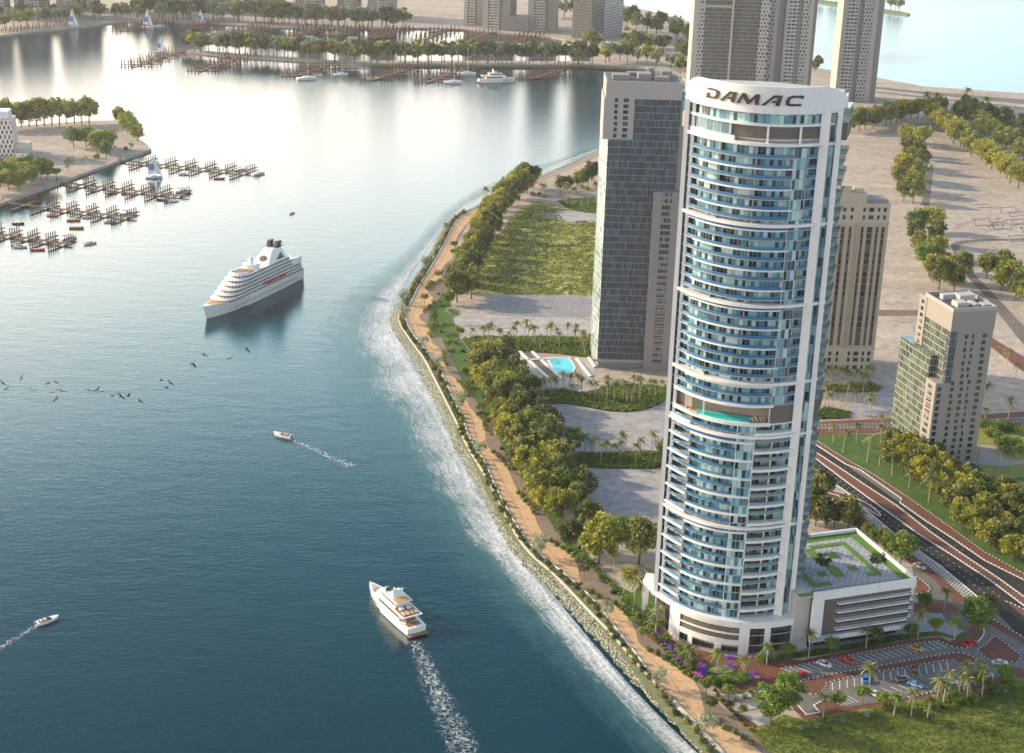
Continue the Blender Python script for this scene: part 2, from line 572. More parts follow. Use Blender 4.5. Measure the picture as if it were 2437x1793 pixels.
def stripes(name, c0, c1, period, axis=0, duty=0.5):
    t = NT(name)
    sp = t.n('SeparateXYZ')
    t.set(sp.inputs[0], t.uv())
    fr = t.math('FRACT', t.math('DIVIDE', sp.outputs[axis], period))
    return t.P(col=t.mix(t.math('LESS_THAN', fr, duty), c0, c1), rough=0.7)


M['kerb'] = stripes('kerb_paint', (0.03, 0.03, 0.03), (0.6, 0.6, 0.58), 1.7)
M['hatch'] = stripes('hatched_paving', (0.20, 0.18, 0.16), (0.50, 0.47, 0.42), 1.5)

# ------------------------------------------------------------------ water and land
mb = MB()
S_ = 16000
mb.face([(-S_, -3000, 0), (S_, -3000, 0), (S_, 2 * S_, 0), (-S_, 2 * S_, 0)])
tag(mb.build('water', M['water']), kind='structure')

RAIL = GP('F 1960,2020 1760,1850 | h 1560,1750 1480,1652 1390,1560 1290,1450 1170,1330 1070,1230 960,1110 840,970 720,850 600,720 500,620 400,540 310,430 230,270 150,110 80,0'
          '| e 840,1520 790,1400 730,1280 680,1180 630,1080 580,980 520,900 460,820 415,750 400,690 430,640 480,560 530,470 590,380 640,300 690,200 735,110 785,40 850,5 | b 900,1362 1310,1167 1530,1065 1730,985')
RAIL = smooth(RAIL, 2)
FAR_SHORE = GP('a -500,290 0,232 200,205 480,180 800,136 1200,140 1800,175 2246,186 | b 450,180 850,190 1100,215 1400,240 1652,288')
STRIP = GP('b 1665,330 1655,400 800,396 0,396 | a 1900,372 1500,346 1240,322 1205,330 1240,338 1500,366 1850,387 2246,411 | b 400,424 800,426 1650,431 2000,450 2246,500 2330,560 2350,640 2100,800 1900,900')
COAST = RAIL + list(reversed(STRIP))
LAKE_LOW = GP('c 3600,800 2246,608 1600,565 1300,510 1010,465 900,440 500,300 0,120 | b 1870,30 1800,-60')
land = list(RAIL) + list(reversed(STRIP)) + list(reversed(FAR_SHORE)) + \
    [Vector((-4000, 1700, LZ)), Vector((-4000, 5200, LZ))] + [Vector((40, 5200, LZ))] + list(reversed(LAKE_LOW)) + \
    [Vector((2200, 1900, LZ)), Vector((2200, 150, LZ)), Vector((250, 150, LZ))]
sheet('ground', land, LZ, M['sand'], thick=4.0)
lake = list(LAKE_LOW) + [Vector((60, 5000, 0)), Vector((9000, 5200, 0)), Vector((9000, 1900, 0))]
sheet('lake_water', lake, 0.25, M['lake'])
pen = GP('s -900,1900 0,1560 350,1430 800,1270 1100,1160 1750,925 2080,810 2203,765 2130,690 1990,590 1850,420 1690,345 1300,352 600,400 200,432 0,445 -900,520')
sheet('peninsula', pen, LZ, M['sand'], thick=4.0)
sheet('lake_spit', GP('c 870,-10 1060,20 1320,57 1440,76 1505,90 1490,97 1300,72 1060,38 870,10'), LZ, M['verge'], thick=3.0)
# far bank of the lake, mostly above the picture
sheet('lake_far_bank', GP('c 1500,-52 2600,-20 2600,-60 1500,-90'), LZ, M['sand'], thick=3.0)


# ------------------------------------------------------------------ shore: sloping stones, kerb wall, foam
mb = MB()
n = len(RAIL)
rr = random.Random(3)
cols = 5
rows = []
for i, (p, t) in enumerate(along(RAIL, step=2.0)):
    nn = Vector((-t.y, t.x, 0))         # left of travel = seaward
    rows.append([(p + nn * (w + (rr.uniform(-0.35, 0.35) if k else 0))) * 1.0 + Vector((0, 0, dz + (rr.uniform(-0.25, 0.25) if k else 0)))
                 for k, (w, dz) in enumerate(((0, 0.0), (1.0, -0.35), (2.2, -0.9), (3.6, -1.6), (5.0, -2.1), (6.8, -2.9)))])
for a, b in zip(rows, rows[1:]):
    for k in range(cols):
        mb.face([a[k], a[k + 1], b[k + 1], b[k]])
tag(mb.build('stone_revetment', M['stone']), kind='structure')
SEA = 1
mb = MB()
ribbon(mb, RAIL, -0.5, 0.3, LZ, 0, 0.5)
w_ = mb.build('sea_wall', M['cream'])
tag(w_, 'low cream sea wall with coping running along the promenade', 'sea wall')


def foam_mat(name, lace=0.5, lo=0.42, hi=0.60, prof=((0, 0), (0.1, 1), (1, 0)), col=(0.80, 0.84, 0.85), amax=0.9, soft=0.5, sc=0.12, gain=0.35, streak=0.35, patch=0.0):
    """foam on the water: soft wash plus a lacy net, fading by a profile across the strip"""
    t = NT(name)
    sp = t.n('SeparateXYZ')
    t.set(sp.inputs[0], t.uv())
    cb = t.n('CombineXYZ')
    t.set(cb.inputs[0], t.math('MULTIPLY', sp.outputs[0], streak))
    t.set(cb.inputs[1], t.math('MULTIPLY', sp.outputs[1], 26.0))
    pr = t.ramp(sp.outputs[1], [(p, (v, v, v)) for p, v in prof])
    big = t.noise(0.35, cb.outputs[0], 6, 0.62, dist=1.2)
    mid = t.noise(sc * 4, t.pos(), 7, 0.7, dist=0.8)
    nn_ = t.n('TexNoise', ins={'Scale': 0.5, 'Detail': 3.0}); t.set(nn_.inputs['Vector'], t.pos())
    wv = t.n('VectorMath', operation='MULTIPLY_ADD'); wv.inputs[1].default_value = (2.2, 2.2, 0)
    t.set(wv.inputs[0], nn_.outputs['Color']); t.set(wv.inputs[2], t.pos())
    vo = t.n('TexVoronoi', feature='DISTANCE_TO_EDGE', ins={'Scale': 0.55}); t.set(vo.inputs['Vector'], wv.outputs[0])
    net = t.math('SUBTRACT', 1.0, t.math('MULTIPLY', vo.outputs['Distance'], 5.0, clamp=True))
    x = t.math('ADD', t.math('MULTIPLY', big, 0.6), t.math('MULTIPLY', mid, 0.4))
    x = t.math('ADD', x, t.math('MULTIPLY_ADD', pr, gain, -gain * 0.5))
    if patch:
        pn = t.noise(0.018, t.pos(), 3, 0.6)
        x = t.math('ADD', x, t.math('MULTIPLY_ADD', pn, patch, -patch * 0.5))
    wash = t.n('MapRange', ins={'From Min': lo, 'From Max': hi, 'To Min': 0.0, 'To Max': 1.0}); t.set(wash.inputs[0], x)
    wnet = t.n('MapRange', ins={'From Min': lo - 0.10, 'From Max': hi - 0.06, 'To Min': 0.0, 'To Max': 1.0}); t.set(wnet.inputs[0], x)
    al = t.math('ADD', t.math('MULTIPLY', wash.outputs[0], soft), t.math('MULTIPLY', t.math('MULTIPLY', net, wnet.outputs[0]), lace))
    al = t.math('MULTIPLY', al, t.math('MINIMUM', t.math('MULTIPLY', pr, 5.0), amax), clamp=True)
    return t.P(col=col, rough=0.85, alpha=al)


M['foam'] = foam_mat('surf_foam', 0.35, 0.44, 0.92, ((0, 0.6), (0.15, 1.0), (0.4, 0.85), (0.7, 0.45), (1, 0)), soft=0.85, gain=0.5, patch=0.55, streak=0.2)
M['breaker'] = foam_mat('breaker_foam', 0.5, 0.50, 0.66, ((0, 0), (0.4, 0.4), (0.9, 1.0), (1, 0)), soft=0.8, gain=0.14, streak=0.05, patch=0.9, amax=0.5)
M['shallow'] = foam_mat('shallow_water', 0.0, 0.20, 0.60, ((0, 1), (0.3, 0.6), (1, 0)), col=(0.10, 0.30, 0.33), amax=0.40, soft=0.9, gain=0.6)
M['wake'] = foam_mat('wake_foam', 1.0, 0.60, 0.86, ((0, 0), (0.3, 0.8), (0.5, 1), (0.7, 0.8), (1, 0)), soft=0.25, sc=0.3, gain=0.22, streak=1.0)
coastline = smooth(GP('F 1960,2020 1760,1850 1545,1652 1380,1490 1180,1250 1070,1080 990,900 905,770 868,690 885,640 960,520 1030,450 1110,405 1318,330', 0), 2)
# seaward is left of travel (the line runs from near to far)
sea_w = []
for p in coastline:
    d = p.y
    sea_w.append(14 + 24 * min(1, max(0, (d - 440) / 200)) - 30 * min(1, max(0, (d - 740) / 180)))
mb = MB(); ribbon(mb, coastline, 2.0, [w * 1.3 + 4 for w in sea_w], 0.03)
tag(mb.build('shallow_water', M['shallow']), kind='structure')
mb = MB(); ribbon(mb, coastline, 2.0, [w * 0.9 for w in sea_w], 0.07)
tag(mb.build('surf_foam', M['foam']), kind='stuff')


def wob(w, amp, ph):
    return [a * w + amp * math.sin(i * 0.30 + ph) for i, a in enumerate(sea_w)]


# wakes behind the moving boats
def wake(pts, w0, w1, name='boat_wake'):
    mb = MB()
    n_ = len(pts)
    ribbon(mb, pts, [-(w0 + (w1 - w0) * i / (n_ - 1)) for i in range(n_)], [(w0 + (w1 - w0) * i / (n_ - 1)) for i in range(n_)], 0.05)
    tag(mb.build(name, M['wake']), kind='stuff')


wake(smooth(GP('S 985,1525 1015,1590 1060,1690 1105,1793 1160,1950', 0), 2), 3.5, 10)
wake(smooth(GP('S 692,1046 730,1062 780,1085 840,1110', 0), 2), 1.0, 5.0)
wake(smooth(GP('S 92,1486 60,1505 20,1530 -40,1560', 0), 2), 1.0, 4.0)

# ------------------------------------------------------------------ promenade
Z1, Z2, Z3, Z4, Z5 = LZ + 0.04, LZ + 0.08, LZ + 0.12, LZ + 0.16, LZ + 0.20
brown_e = GP('F 1960,2000 | h 1950,1860 1750,1652 1640,1530 1540,1440 1400,1330 1290,1190 1170,1080 1050,980 960,830 870,740 780,650 700,560 600,490 500,340 400,200 340,90 300,0'
             '| e 1080,1560 1060,1480 1000,1390 940,1280 880,1200 830,1130 780,1030 720,920 690,840 620,780 600,730 610,660 650,600 700,540 720,480 720,380 760,300 800,200 850,100 930,20 | b 1000,1320 1330,1190 1540,1090 1730,1010')
sheet('brown_path', list(RAIL) + list(reversed(brown_e)), Z1, M['brown_path'])
tan_l = GP('h 1560,1740 1470,1652 1400,1590 1290,1470 1180,1350 1090,1240 1000,1110 920,1010 850,920 760,800 680,720 560,620 450,540 350,430 270,300 190,150 130,0 | e 870,1500 820,1350 760,1230 700,1090 640,990 560,890 490,800 455,730 450,660 490,600 540,490 600,400 660,300 720,190 755,110 800,50 880,8 | b 915,1366 1310,1173 1730,992')
tan_r = GP('h 1820,1750 1700,1652 1600,1570 1460,1500 1400,1460 1370,1410 1350,1290 1280,1200 1130,1110 1040,1060 1000,1030 980,940 930,860 850,800 770,770 700,720 670,690 650,560 590,500 490,450 430,370 400,260 330,200 285,100 240,0'
           '| e 1040,1600 985,1540 970,1480 980,1400 920,1330 850,1270 860,1180 790,1110 720,1060 700,920 610,860 620,760 520,700 600,650 650,590 590,530 600,500 690,460 680,390 720,350 780,290 770,230 800,150 880,60 960,10 | b 1000,1335 1330,1182 1730,1002')
sheet('promenade', smooth(tan_l, 1) + list(reversed(smooth(tan_r, 2))), Z2, M['tan'])
mb = MB()
ribbon(mb, smooth(tan_l, 1), 0.1, 4.6, Z2, 0)
tag(mb.build('verge', M['verge']), kind='structure')
mb = MB(); ribbon(mb, smooth(tan_l, 1), -0.35, 0.1, Z3, 0, 0.25)
tag(mb.build('kerb', M['white']), kind='structure')
mb = MB()
_a, _b = along(smooth(tan_l, 1), n=150), along(smooth(tan_r, 2), n=150)
ribbon(mb, [p.lerp(q, 0.45) for (p, _), (q, _) in zip(_a, _b)][4:], -0.12, 0.12, Z3 + 0.03, 0)
for i in range(6, 146, 2):
    ribbon(mb, [_a[i][0].lerp(_b[i][0], 0.05), _a[i][0].lerp(_b[i][0], 0.95)], -0.06, 0.06, Z3 + 0.03, 0)
tag(mb.build('paving_joints', plain('joint_stone', (0.42, 0.27, 0.16), 0.8)), kind='structure')
# lawn strip between promenade and belt of trees
lawn_e = GP('h 1150,920 1080,880 1000,760 880,700 760,610 | q 480,1290 250,1000 | h 560,250 450,80 | e 1300,1560 1200,1380 1100,1200 1000,1080 900,960 800,830 770,740 755,650 735,565')
lawn_w = GP('h 1100,1000 960,830 870,740 780,650 700,560 600,490 500,340 400,200 340,90 300,0 | e 1080,1560 1060,1480 1000,1390 940,1280 880,1200 830,1130 780,1030 720,920 690,840 620,780 600,730 610,660 650,600 700,540')
sheet('lawn', lawn_w + list(reversed(lawn_e)), Z2, M['lawn'])

# ------------------------------------------------------------------ fields and sand of the middle ground
sheet('scrub_field', smooth(GP('e 890,552 860,480 950,330 1020,130 | b 1060,1540 1150,1400 1290,1310 1400,1330 1500,1350 | F 1400,470 1440,640 | e 1690,563 1300,558'), 1), Z2, M['scrub'])
sheet('pale_sand', smooth(GP('b 1300,1395 1400,1372 1560,1380 1800,1400 2000,1430 1900,1470 1500,1448 1350,1420'), 1), Z3, M['pale_sand'])
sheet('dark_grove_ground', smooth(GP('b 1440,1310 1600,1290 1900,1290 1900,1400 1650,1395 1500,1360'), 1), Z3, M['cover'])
sheet('sand_painted_shade', smooth(GP('e 900,640 960,580 1100,562 1750,566 1750,700 1200,700 1000,680'), 1), Z2, M['sand_painted_shade'])  # shadowed stretch of sand, laid as a darker painted sheet
sheet('pale_sand', smooth(GP('p 0,210 300,200 1460,215 1460,400 1100,400 300,390 60,330'), 1), Z1, M['pale_sand'])
sheet('pale_sand', smooth(GP('p 780,870 1000,870 2160,860 2160,1480 1200,1500 1080,1400 960,1200 900,1040'), 1), Z1, M['pale_sand'])
sheet('pale_sand', smooth(GP('q 150,300 1300,300 1300,900 700,900 300,500'), 1), Z1, M['pale_sand'])
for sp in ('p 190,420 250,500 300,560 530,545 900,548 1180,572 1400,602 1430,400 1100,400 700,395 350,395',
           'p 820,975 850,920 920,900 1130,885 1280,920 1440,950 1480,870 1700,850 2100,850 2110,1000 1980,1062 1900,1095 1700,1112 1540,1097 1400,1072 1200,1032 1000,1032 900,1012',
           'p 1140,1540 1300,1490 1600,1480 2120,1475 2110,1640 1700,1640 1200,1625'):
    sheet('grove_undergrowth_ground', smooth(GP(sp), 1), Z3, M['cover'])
# pool terrace beside the dark tower
sheet('terrace', GP('p 560,545 1250,560 1450,700 1400,830 1130,870 760,850'), Z2, plain('terrace_stone', (0.46, 0.42, 0.38), 0.7, 0.15, 0.2))
sheet('terrace', GP('p 900,552 1240,562 1330,760 1240,745 1190,600 940,600'), Z3, plain('terrace_rose', (0.42, 0.27, 0.20), 0.7, 0.1, 0.2))
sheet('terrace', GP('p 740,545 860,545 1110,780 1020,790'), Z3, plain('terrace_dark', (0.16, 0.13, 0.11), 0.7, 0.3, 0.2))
sheet('lawn', GP('p 570,550 740,560 720,610 620,600'), Z3, M['bright_lawn'])
mb = MB()
for a, b in (('p 735,545', 'p 1010,800'), ('p 850,545', 'p 1130,800'), ('p 800,625', 'p 1010,612'), ('p 1265,610', 'p 1400,780'), ('p 1380,600', 'p 1440,690')):
    ribbon(mb, [GP(a)[0], GP(b)[0]], -0.7, 0.7, Z3 + 0.04, 0, 0.5)
w_ = mb.build('garden_wall', M['white'])
tag(w_, 'low white garden walls crossing the pool terrace', 'garden wall')
po = empty('swimming_pool', (0, 0, 0))
tag(po, 'turquoise swimming pool on the terrace left of the dark glass tower', 'pool')
pg = GP('p 1000,602 1190,600 1245,690 1225,735 1095,745 1050,700')
M['pool'] = NT('pool_water').P(col=(0.10, 0.50, 0.58), rough=0.05)
mb = MB(); mb.face([(p.x, p.y, Z3 + 0.12) for p in reversed(pg)]); mb.build('pool_water', M['pool'], po)
mb = MB(); ribbon(mb, pg + [pg[0]], -0.1, 0.9, Z3 + 0.02, 0, 0.18); mb.build('pool_edge', M['white'], po)

# ------------------------------------------------------------------ right-hand side: roads, pavements, lawns
sheet('lawn', GP('n 100,330 860,320 1000,300 1700,640 2300,720 2300,1700 2063,1600 1700,1400 1300,1110 1000,900 700,700 400,530'), Z2, M['lawn'])
sheet('park_lawn', smooth(GP('n 1640,245 1900,200 2300,230 2300,700 2100,720 1750,720 1640,610'), 1), Z3, ground('park_lawn', [(0.3, (0.20, 0.22, 0.05)), (0.6, (0.30, 0.30, 0.08)), (0.75, (0.40, 0.32, 0.26))], 0.06))
sheet('park_path', smooth(GP('n 1660,420 1850,440 1870,540 1950,570 2300,520 2300,560 1900,620 1640,600'), 1), Z4, plain('rose_gravel', (0.42, 0.33, 0.30), 0.9, 0.1, 0.2))
# band of red pavement / road / red pavement crossing behind the beige tower
for sp, zz, mt in (('f 850,1385 1400,1358 1900,1340 2400,1305 2400,1350 1900,1372 1400,1392 850,1405', Z3, 'red_paver'),
                   ('f 850,1406 1400,1393 1900,1373 2400,1351 2400,1372 1900,1398 1400,1416 850,1428', Z3, 'grey_road'),
                   ('f 850,1430 1400,1418 1900,1400 2400,1374 2400,1405 1900,1430 1400,1450 850,1470', Z3, 'red_paver')):
    sheet('pavement' if mt == 'red_paver' else 'road', GP(sp), zz, M[mt])
E_out = GP('n 60,310 130,360 400,530 700,700 1000,900 1300,1110 1700,1400 2063,1600 2600,1960')
A_r = GP('n 60,350 140,410 430,600 560,650 940,915 925,950 1150,1110 1440,1300 1700,1480 2063,1660 2500,1960')
A_r2 = GP('n 60,350 140,410 430,600 540,680 700,790 925,950 1150,1110 1440,1300 1700,1480 2063,1660 2500,1960')
A_l = GP('n 60,420 150,480 400,645 600,780 900,975 1200,1210 1500,1420 1830,1640 2300,1980')
B_r = GP('n 60,470 140,535 440,762 700,952 1100,1240 1400,1430 1750,1660 2150,1960')
B_l = GP('n 20,550 110,612 250,722 500,892 600,1000 880,1235 1300,1530 1450,1655 1700,1860')
H_l = GP('n -40,580 60,650 250,790 450,960 600,1092 850,1275 1100,1470 1340,1655 1560,1860')
W_l = GP('n -60,640 40,720 240,850 430,1000 540,1110 800,1320 1050,1520 1240,1655 1420,1860')


def band(name, a, b, z, mat):
    return sheet(name, a + list(reversed(b)), z, mat)


band('pavement', E_out, A_r, Z3, M['red_paver'])
band('road', A_r2, A_l, Z3, M['asphalt'])
sheet('bus_bay', GP('n 430,600 560,650 940,915 925,950 700,790 540,680'), Z4, M['grey_road'])
band('median', A_l, B_r, Z3, M['red_paver'])
band('road', B_r, B_l, Z3, M['asphalt'])
mb = MB()
hl = along(H_l, n=40); bl = along(B_l, n=40)
d_ = 0
for i in range(39):
    a0, a1, b0, b1 = hl[i][0], hl[i + 1][0], bl[i][0], bl[i + 1][0]
    l = (a1 - a0).length
    mb.face([(a0.x, a0.y, Z3), (b0.x, b0.y, Z3), (b1.x, b1.y, Z3), (a1.x, a1.y, Z3)], 0, [(d_, 0), (d_ + 4, 1), (d_ + l + 4, 1), (d_ + l, 0)])
    d_ += l
tag(mb.build('hatched_paving', M['hatch']), kind='structure')
band('pavement', H_l, W_l, Z3, M['red_paver'])
sheet('road_island', smooth(GP('n 230,815 320,835 480,890 640,960 760,1060 740,1080 600,985 450,915 240,850'), 1), Z4, M['red_paver'])
# side road and junction on the right of the podium
sheet('side_road', GP('g 1320,590 1450,640 1850,800 2100,980 2400,1150 2400,1300 1955,1090 1840,1000 1740,1000 1690,1060 1600,1060 1560,1000 1420,840 1330,760 1330,700'), Z2, M['grey_road'])
sheet('road', GP('g 1850,800 1955,860 2300,1060 2300,1180 1955,1010 1770,830'), Z3, M['asphalt'])
sheet('pavement', smooth(GP('g 1345,650 1400,690 1427,725 1400,745 1340,752'), 1), Z3, M['red_paver'])
sheet('pavement', smooth(GP('g 1330,800 1480,792 1560,812 1600,850 1500,860 1330,850'), 1), Z3, M['red_paver'])
sheet('pavement', GP('g 1740,870 1955,1000 2300,1190 2300,1240 1955,1040 1720,900'), Z4, M['red_paver'])
sheet('median', GP('g 1850,795 1870,795 2300,1010 2300,1070 1955,880'), Z4, M['red_paver'])
# white kerbs and striped kerbs
mb = MB()
for ln in (A_r, A_l, B_r, B_l):
    ribbon(mb, ln, -0.14, 0.14, Z3, 0, 0.14)
mb2 = MB()
for ln, o in ((A_r, 0.5), (A_l, -0.5), (B_r, 0.5), (H_l, 0.4), (E_out, 0.0)):
    ribbon(mb2, ln, o - 0.17, o + 0.17, Z3 + 0.02, 0, 0.14)
for sp in ('f 850,1406 1400,1393 1900,1373 2400,1351', 'f 850,1430 1400,1418 1900,1400 2400,1374', 'g 1345,650 1400,690 1427,725 1400,745 1340,752',
           'g 1740,870 1955,1000 2300,1190', 'g 1850,795 1870,795 2300,1010'):
    ribbon(mb2, smooth(GP(sp), 1), -0.3, 0.3, Z4, 0, 0.14)
ribbon(mb, smooth(GP('n 230,815 320,835 480,890 640,960 760,1060 740,1080 600,985 450,915 240,850'), 1), -0.2, 0.2, Z4, 0, 0.1)
# dashed lane marks
for a, b, offs in ((B_r, B_l, (0.36, 0.68)), (A_r2, A_l, (0.5,))):
    pa, pb = along(a, n=44), along(b, n=44)
    for fr_ in offs:
        for i in range(0, 43):
            for s_ in ((0.0, 0.5),):
                p = pa[i][0].lerp(pb[i][0], fr_); q = pa[i + 1][0].lerp(pb[i + 1][0], fr_)
                ribbon(mb, [p, p.lerp(q, 0.3)], -0.09, 0.09, Z3 + 0.03, 0)

# ------------------------------------------------------------------ car park
CP_OUT = GP('m 25,812 400,742 800,662 1200,590 1470,560 1540,592 1620,622 1720,625 1820,580 1890,500 1880,440 1800,360 1900,330 2050,420 2240,560 2400,640 2400,860 2130,790 2000,905 1900,905 1700,960 1500,1010 1300,1050 1100,1095 850,1130 620,1165 520,1075 400,1110 330,1150 390,1210 265,1232 190,1150 110,1050 60,1000 35,950 45,900 90,880 132,868')
sheet('parking_apron', GP('m -90,800 400,700 800,620 1200,550 1480,525 1560,560 1750,520 1740,470 1800,360 2250,520 2500,700 2500,860 2000,960 1500,1060 900,1150 420,1250 240,1280 150,1180 0,1000 -200,900'), Z2, M['red_paver'])
sheet('parking_paving', CP_OUT, Z3, M['grey_paver'])
isl1 = smooth(GP('m 195,960 215,925 280,905 900,792 1400,700 1640,664 1720,682 1790,712 1815,740 1790,775 1670,800 1650,790 1612,722 1300,775 800,862 440,940 455,965 380,1045 330,1050 260,1035 215,1005'), 1)
isl2 = GP('m 1968,520 2010,530 2215,690 2200,755 1955,752 1815,645 1900,590')
isl3 = smooth(GP('m 340,1145 350,1120 400,1112 520,1150 620,1170 850,1140 1100,1100 1100,1135 620,1230 420,1262 390,1212'), 0)
for q in (isl1, isl2): sheet('traffic_island', q, Z4, M['red_paver'])
for q in (isl1, isl2):
    ribbon(mb2, q + [q[0]], -0.2, 0.2, Z4, 0, 0.13)
ribbon(mb2, GP('m 25,812 400,742 800,662 1200,590 1470,560 1540,592 1620,622 1720,625'), -0.2, 0.2, Z3, 0, 0.13)
ribbon(mb, smooth(GP('m 1720,625 1820,580 1885,500 1880,440 1800,365'), 2), -0.2, 0.2, Z3, 0, 0.13)
ribbon(mb, smooth(GP('m 132,868 90,882 45,905 33,950 60,1005 110,1052'), 2), -0.2, 0.2, Z3, 0, 0.13)
ribbon(mb, GP('m 110,1052 190,1150 265,1232 390,1210 330,1148 400,1110'), -0.2, 0.2, Z3, 0, 0.13)
ribbon(mb2, GP('m 1100,1095 1300,1050 1500,1010 1700,960 1900,905'), -0.3, 0.3, Z3, 0, 0.13)
# bay lines: (first line, last line, count)
def bays(a0, a1, b0, b1, n_):
    A, B = GP('m ' + a0)[0], GP('m ' + a1)[0]
    C, D = GP('m ' + b0)[0], GP('m ' + b1)[0]
    for i in range(n_):
        k = i / (n_ - 1)
        ribbon(mb, [A.lerp(C, k), B.lerp(D, k)], -0.13, 0.13, Z3 + 0.04, 0)


bays('50,815', '190,870', '1440,572', '1540,625', 26)
bays('500,935', '500,1010', '1540,750', '1560,825', 17)
bays('880,1010', '980,1050', '1250,930', '1370,990', 6)
bays('450,1090', '600,1150', '640,1060', '740,1120', 5)
tag(mb.build('road_marking', M['white_line']), kind='structure')
tag(mb2.build('striped_kerb', M['kerb']), kind='structure')
# planting strip between podium and car park
sheet('lawn', GP('m -60,790 0,740 400,690 800,620 1100,560 1350,520 1500,510 1650,555 1740,500 1560,440 1200,480 700,580 200,660 -120,700'), Z3, M['lawn'])
sheet('gravel_bed', GP('m -20,680 300,640 700,570 1100,500 1450,470 1620,520 1700,470 1540,400 1500,310 1400,310 1260,400 1150,460 700,560 200,640'), Z4, plain('pebble_bed', (0.36, 0.36, 0.38), 0.9, 0.35, 0.8))
# entrance garden at the foot of the tower
sheet('pavement', smooth(GP('h 1010,960 1130,940 1180,1000 1250,1050 1640,1130 1955,1120 1955,1180 1820,1200 1790,1300 1500,1330 1420,1260 1290,1190 1170,1080'), 1), Z3, M['red_paver'])
sheet('lawn', smooth(GP('o 1180,620 1300,590 1500,680 1760,700 1950,760 1800,860 1450,880 1250,760'), 1), Z4, M['lawn'])
sheet('lawn', smooth(GP('o 1330,720 1500,640 1620,650 1700,720 1500,745'), 1), Z5, ground('pale_lawn', [(0.3, (0.30, 0.33, 0.13)), (0.7, (0.38, 0.40, 0.18))], 0.3))
sheet('lawn', smooth(GP('h 1010,700 900,800 960,930 1150,940 1150,830 1080,760'), 1), Z2, M['lawn'])
sheet('terrace', GP('o 1530,1020 2100,890 2120,960 1600,1070'), Z4, M['concrete'])
sheet('terrace', GP('o 1640,1120 2000,1050 2050,1120 1700,1190'), Z4, M['concrete'])
sheet('terrace', GP('o 1800,1220 2000,1180 2100,1300 1950,1350'), Z4, M['concrete'])
sheet('terrace', GP('o 1480,1010 1640,1020 1720,1200 1950,1340 1860,1400 1500,1060'), Z2, M['red_paver'])
sheet('meadow', GP('o 1850,1405 | m 60,1230 240,1280 420,1250 900,1150 1500,1060 2000,960 2600,820 2900,1700 2300,2400 -300,2400 | h 1950,1860 1750,1652'), Z3, M['meadow'])
# roads in the upper right
sheet('road', smooth(GP('f 2600,150 2246,188 1950,190 1800,205 1760,235 1860,420 1990,560 2100,700 2246,880 2400,1050 2500,1000 2246,760 2060,560 1900,400 1810,250 1850,215 2000,203 2246,200 2600,175'), 1), Z2, ground('worn_road', [(0.3, (0.15, 0.125, 0.11)), (0.7, (0.21, 0.18, 0.155))], 0.05))
sheet('road', smooth(GP('c 1575,1340 1600,1200 1625,1080 1660,1060 1640,1240 1625,1345'), 1), Z2, M['grey_road'])
sheet('road', GP('f 850,650 1620,655 1620,690 850,690'), Z2, plain('red_track', (0.20, 0.12, 0.09), 0.9, 0.2, 0.1))
sheet('road', GP('c 1280,565 1500,590 2246,650 2600,680 2600,720 2246,680 1500,605 1280,580'), Z2, M['grey_road'])
sheet('road', GP('c 1280,595 1500,620 2246,700 2246,712 1500,630 1280,605'), Z2, M['grey_road'])
sheet('pavement', GP('f 2030,830 2246,960 2400,1060 2400,1150 2246,1060 2010,880'), Z3, M['red_paver'])
# lines of unfinished foundations scratched in the sand
mb = MB()
for k in range(14):
    x0, y0 = rr.uniform(1900, 2230), rr.uniform(1320, 1560)
    w, h = rr.uniform(40, 130), rr.uniform(12, 40)
    q = [G('c', x0, y0), G('c', x0 + w, y0 - 6), G('c', x0 + w + 20, y0 + h), G('c', x0 + 20, y0 + h + 6)]
    ribbon(mb, q + [q[0]], -0.35, 0.35, Z1, 0, 0.25)
tag(mb.build('foundation_lines', plain('foundation_concrete', (0.36, 0.31, 0.27), 0.9)), kind='structure')
# shoals along the far banks
sheet('beach', GP('b -200,419 400,421 800,423 1650,428 2000,446 2246,496 2246,508 2000,456 1650,436 800,431 400,429 -200,428'), Z1, M['verge'])

# vehicle tracks wandering over the sand
mb = MB()
def track(fr_, x0, y0, x1, y1, wob_):
    a, b = G(fr_, x0, y0), G(fr_, x1, y1)
    d = (b - a); nn = Vector((-d.y, d.x, 0)).normalized(); ph = rr.uniform(0, 6); m_ = rr.uniform(1, 3)
    pts = [a.lerp(b, i / 24) + nn * wob_ * math.sin(ph + m_ * i / 24 * 3.1) for i in range(25)]
    for o in (-0.9, 0.9):
        ribbon(mb, pts, o - 0.28, o + 0.28, LZ + 0.025, 0)


for i in range(26):
    x = rr.uniform(1130, 2150); y = rr.uniform(760, 1550)
    track('c', x, y, x + rr.uniform(-250, 500), y + rr.uniform(-120, 120), rr.uniform(2, 9))
for i in range(14):
    x = rr.uniform(1280, 1900); y = rr.uniform(100, 900)
    track('f', x, y, x + rr.uniform(-200, 300), y + rr.uniform(-160, 160), rr.uniform(2, 7))
for i in range(10):
    x = rr.uniform(900, 1900); y = rr.choice([rr.uniform(60, 380), rr.uniform(1060, 1400)])
    track('p', x, y, x + rr.uniform(200, 700), y + rr.uniform(-40, 60), rr.uniform(1, 4))
for i in range(10):
    x = rr.uniform(500, 1600); y = rr.uniform(60, 200)
    track('b', x, y, x + rr.uniform(-300, 500), y + rr.uniform(-30, 40), rr.uniform(3, 12))
tag(mb.build('tyre_tracks', plain('track_sand', (0.31, 0.26, 0.215), 0.95, 0.15, 0.3)), kind='structure')

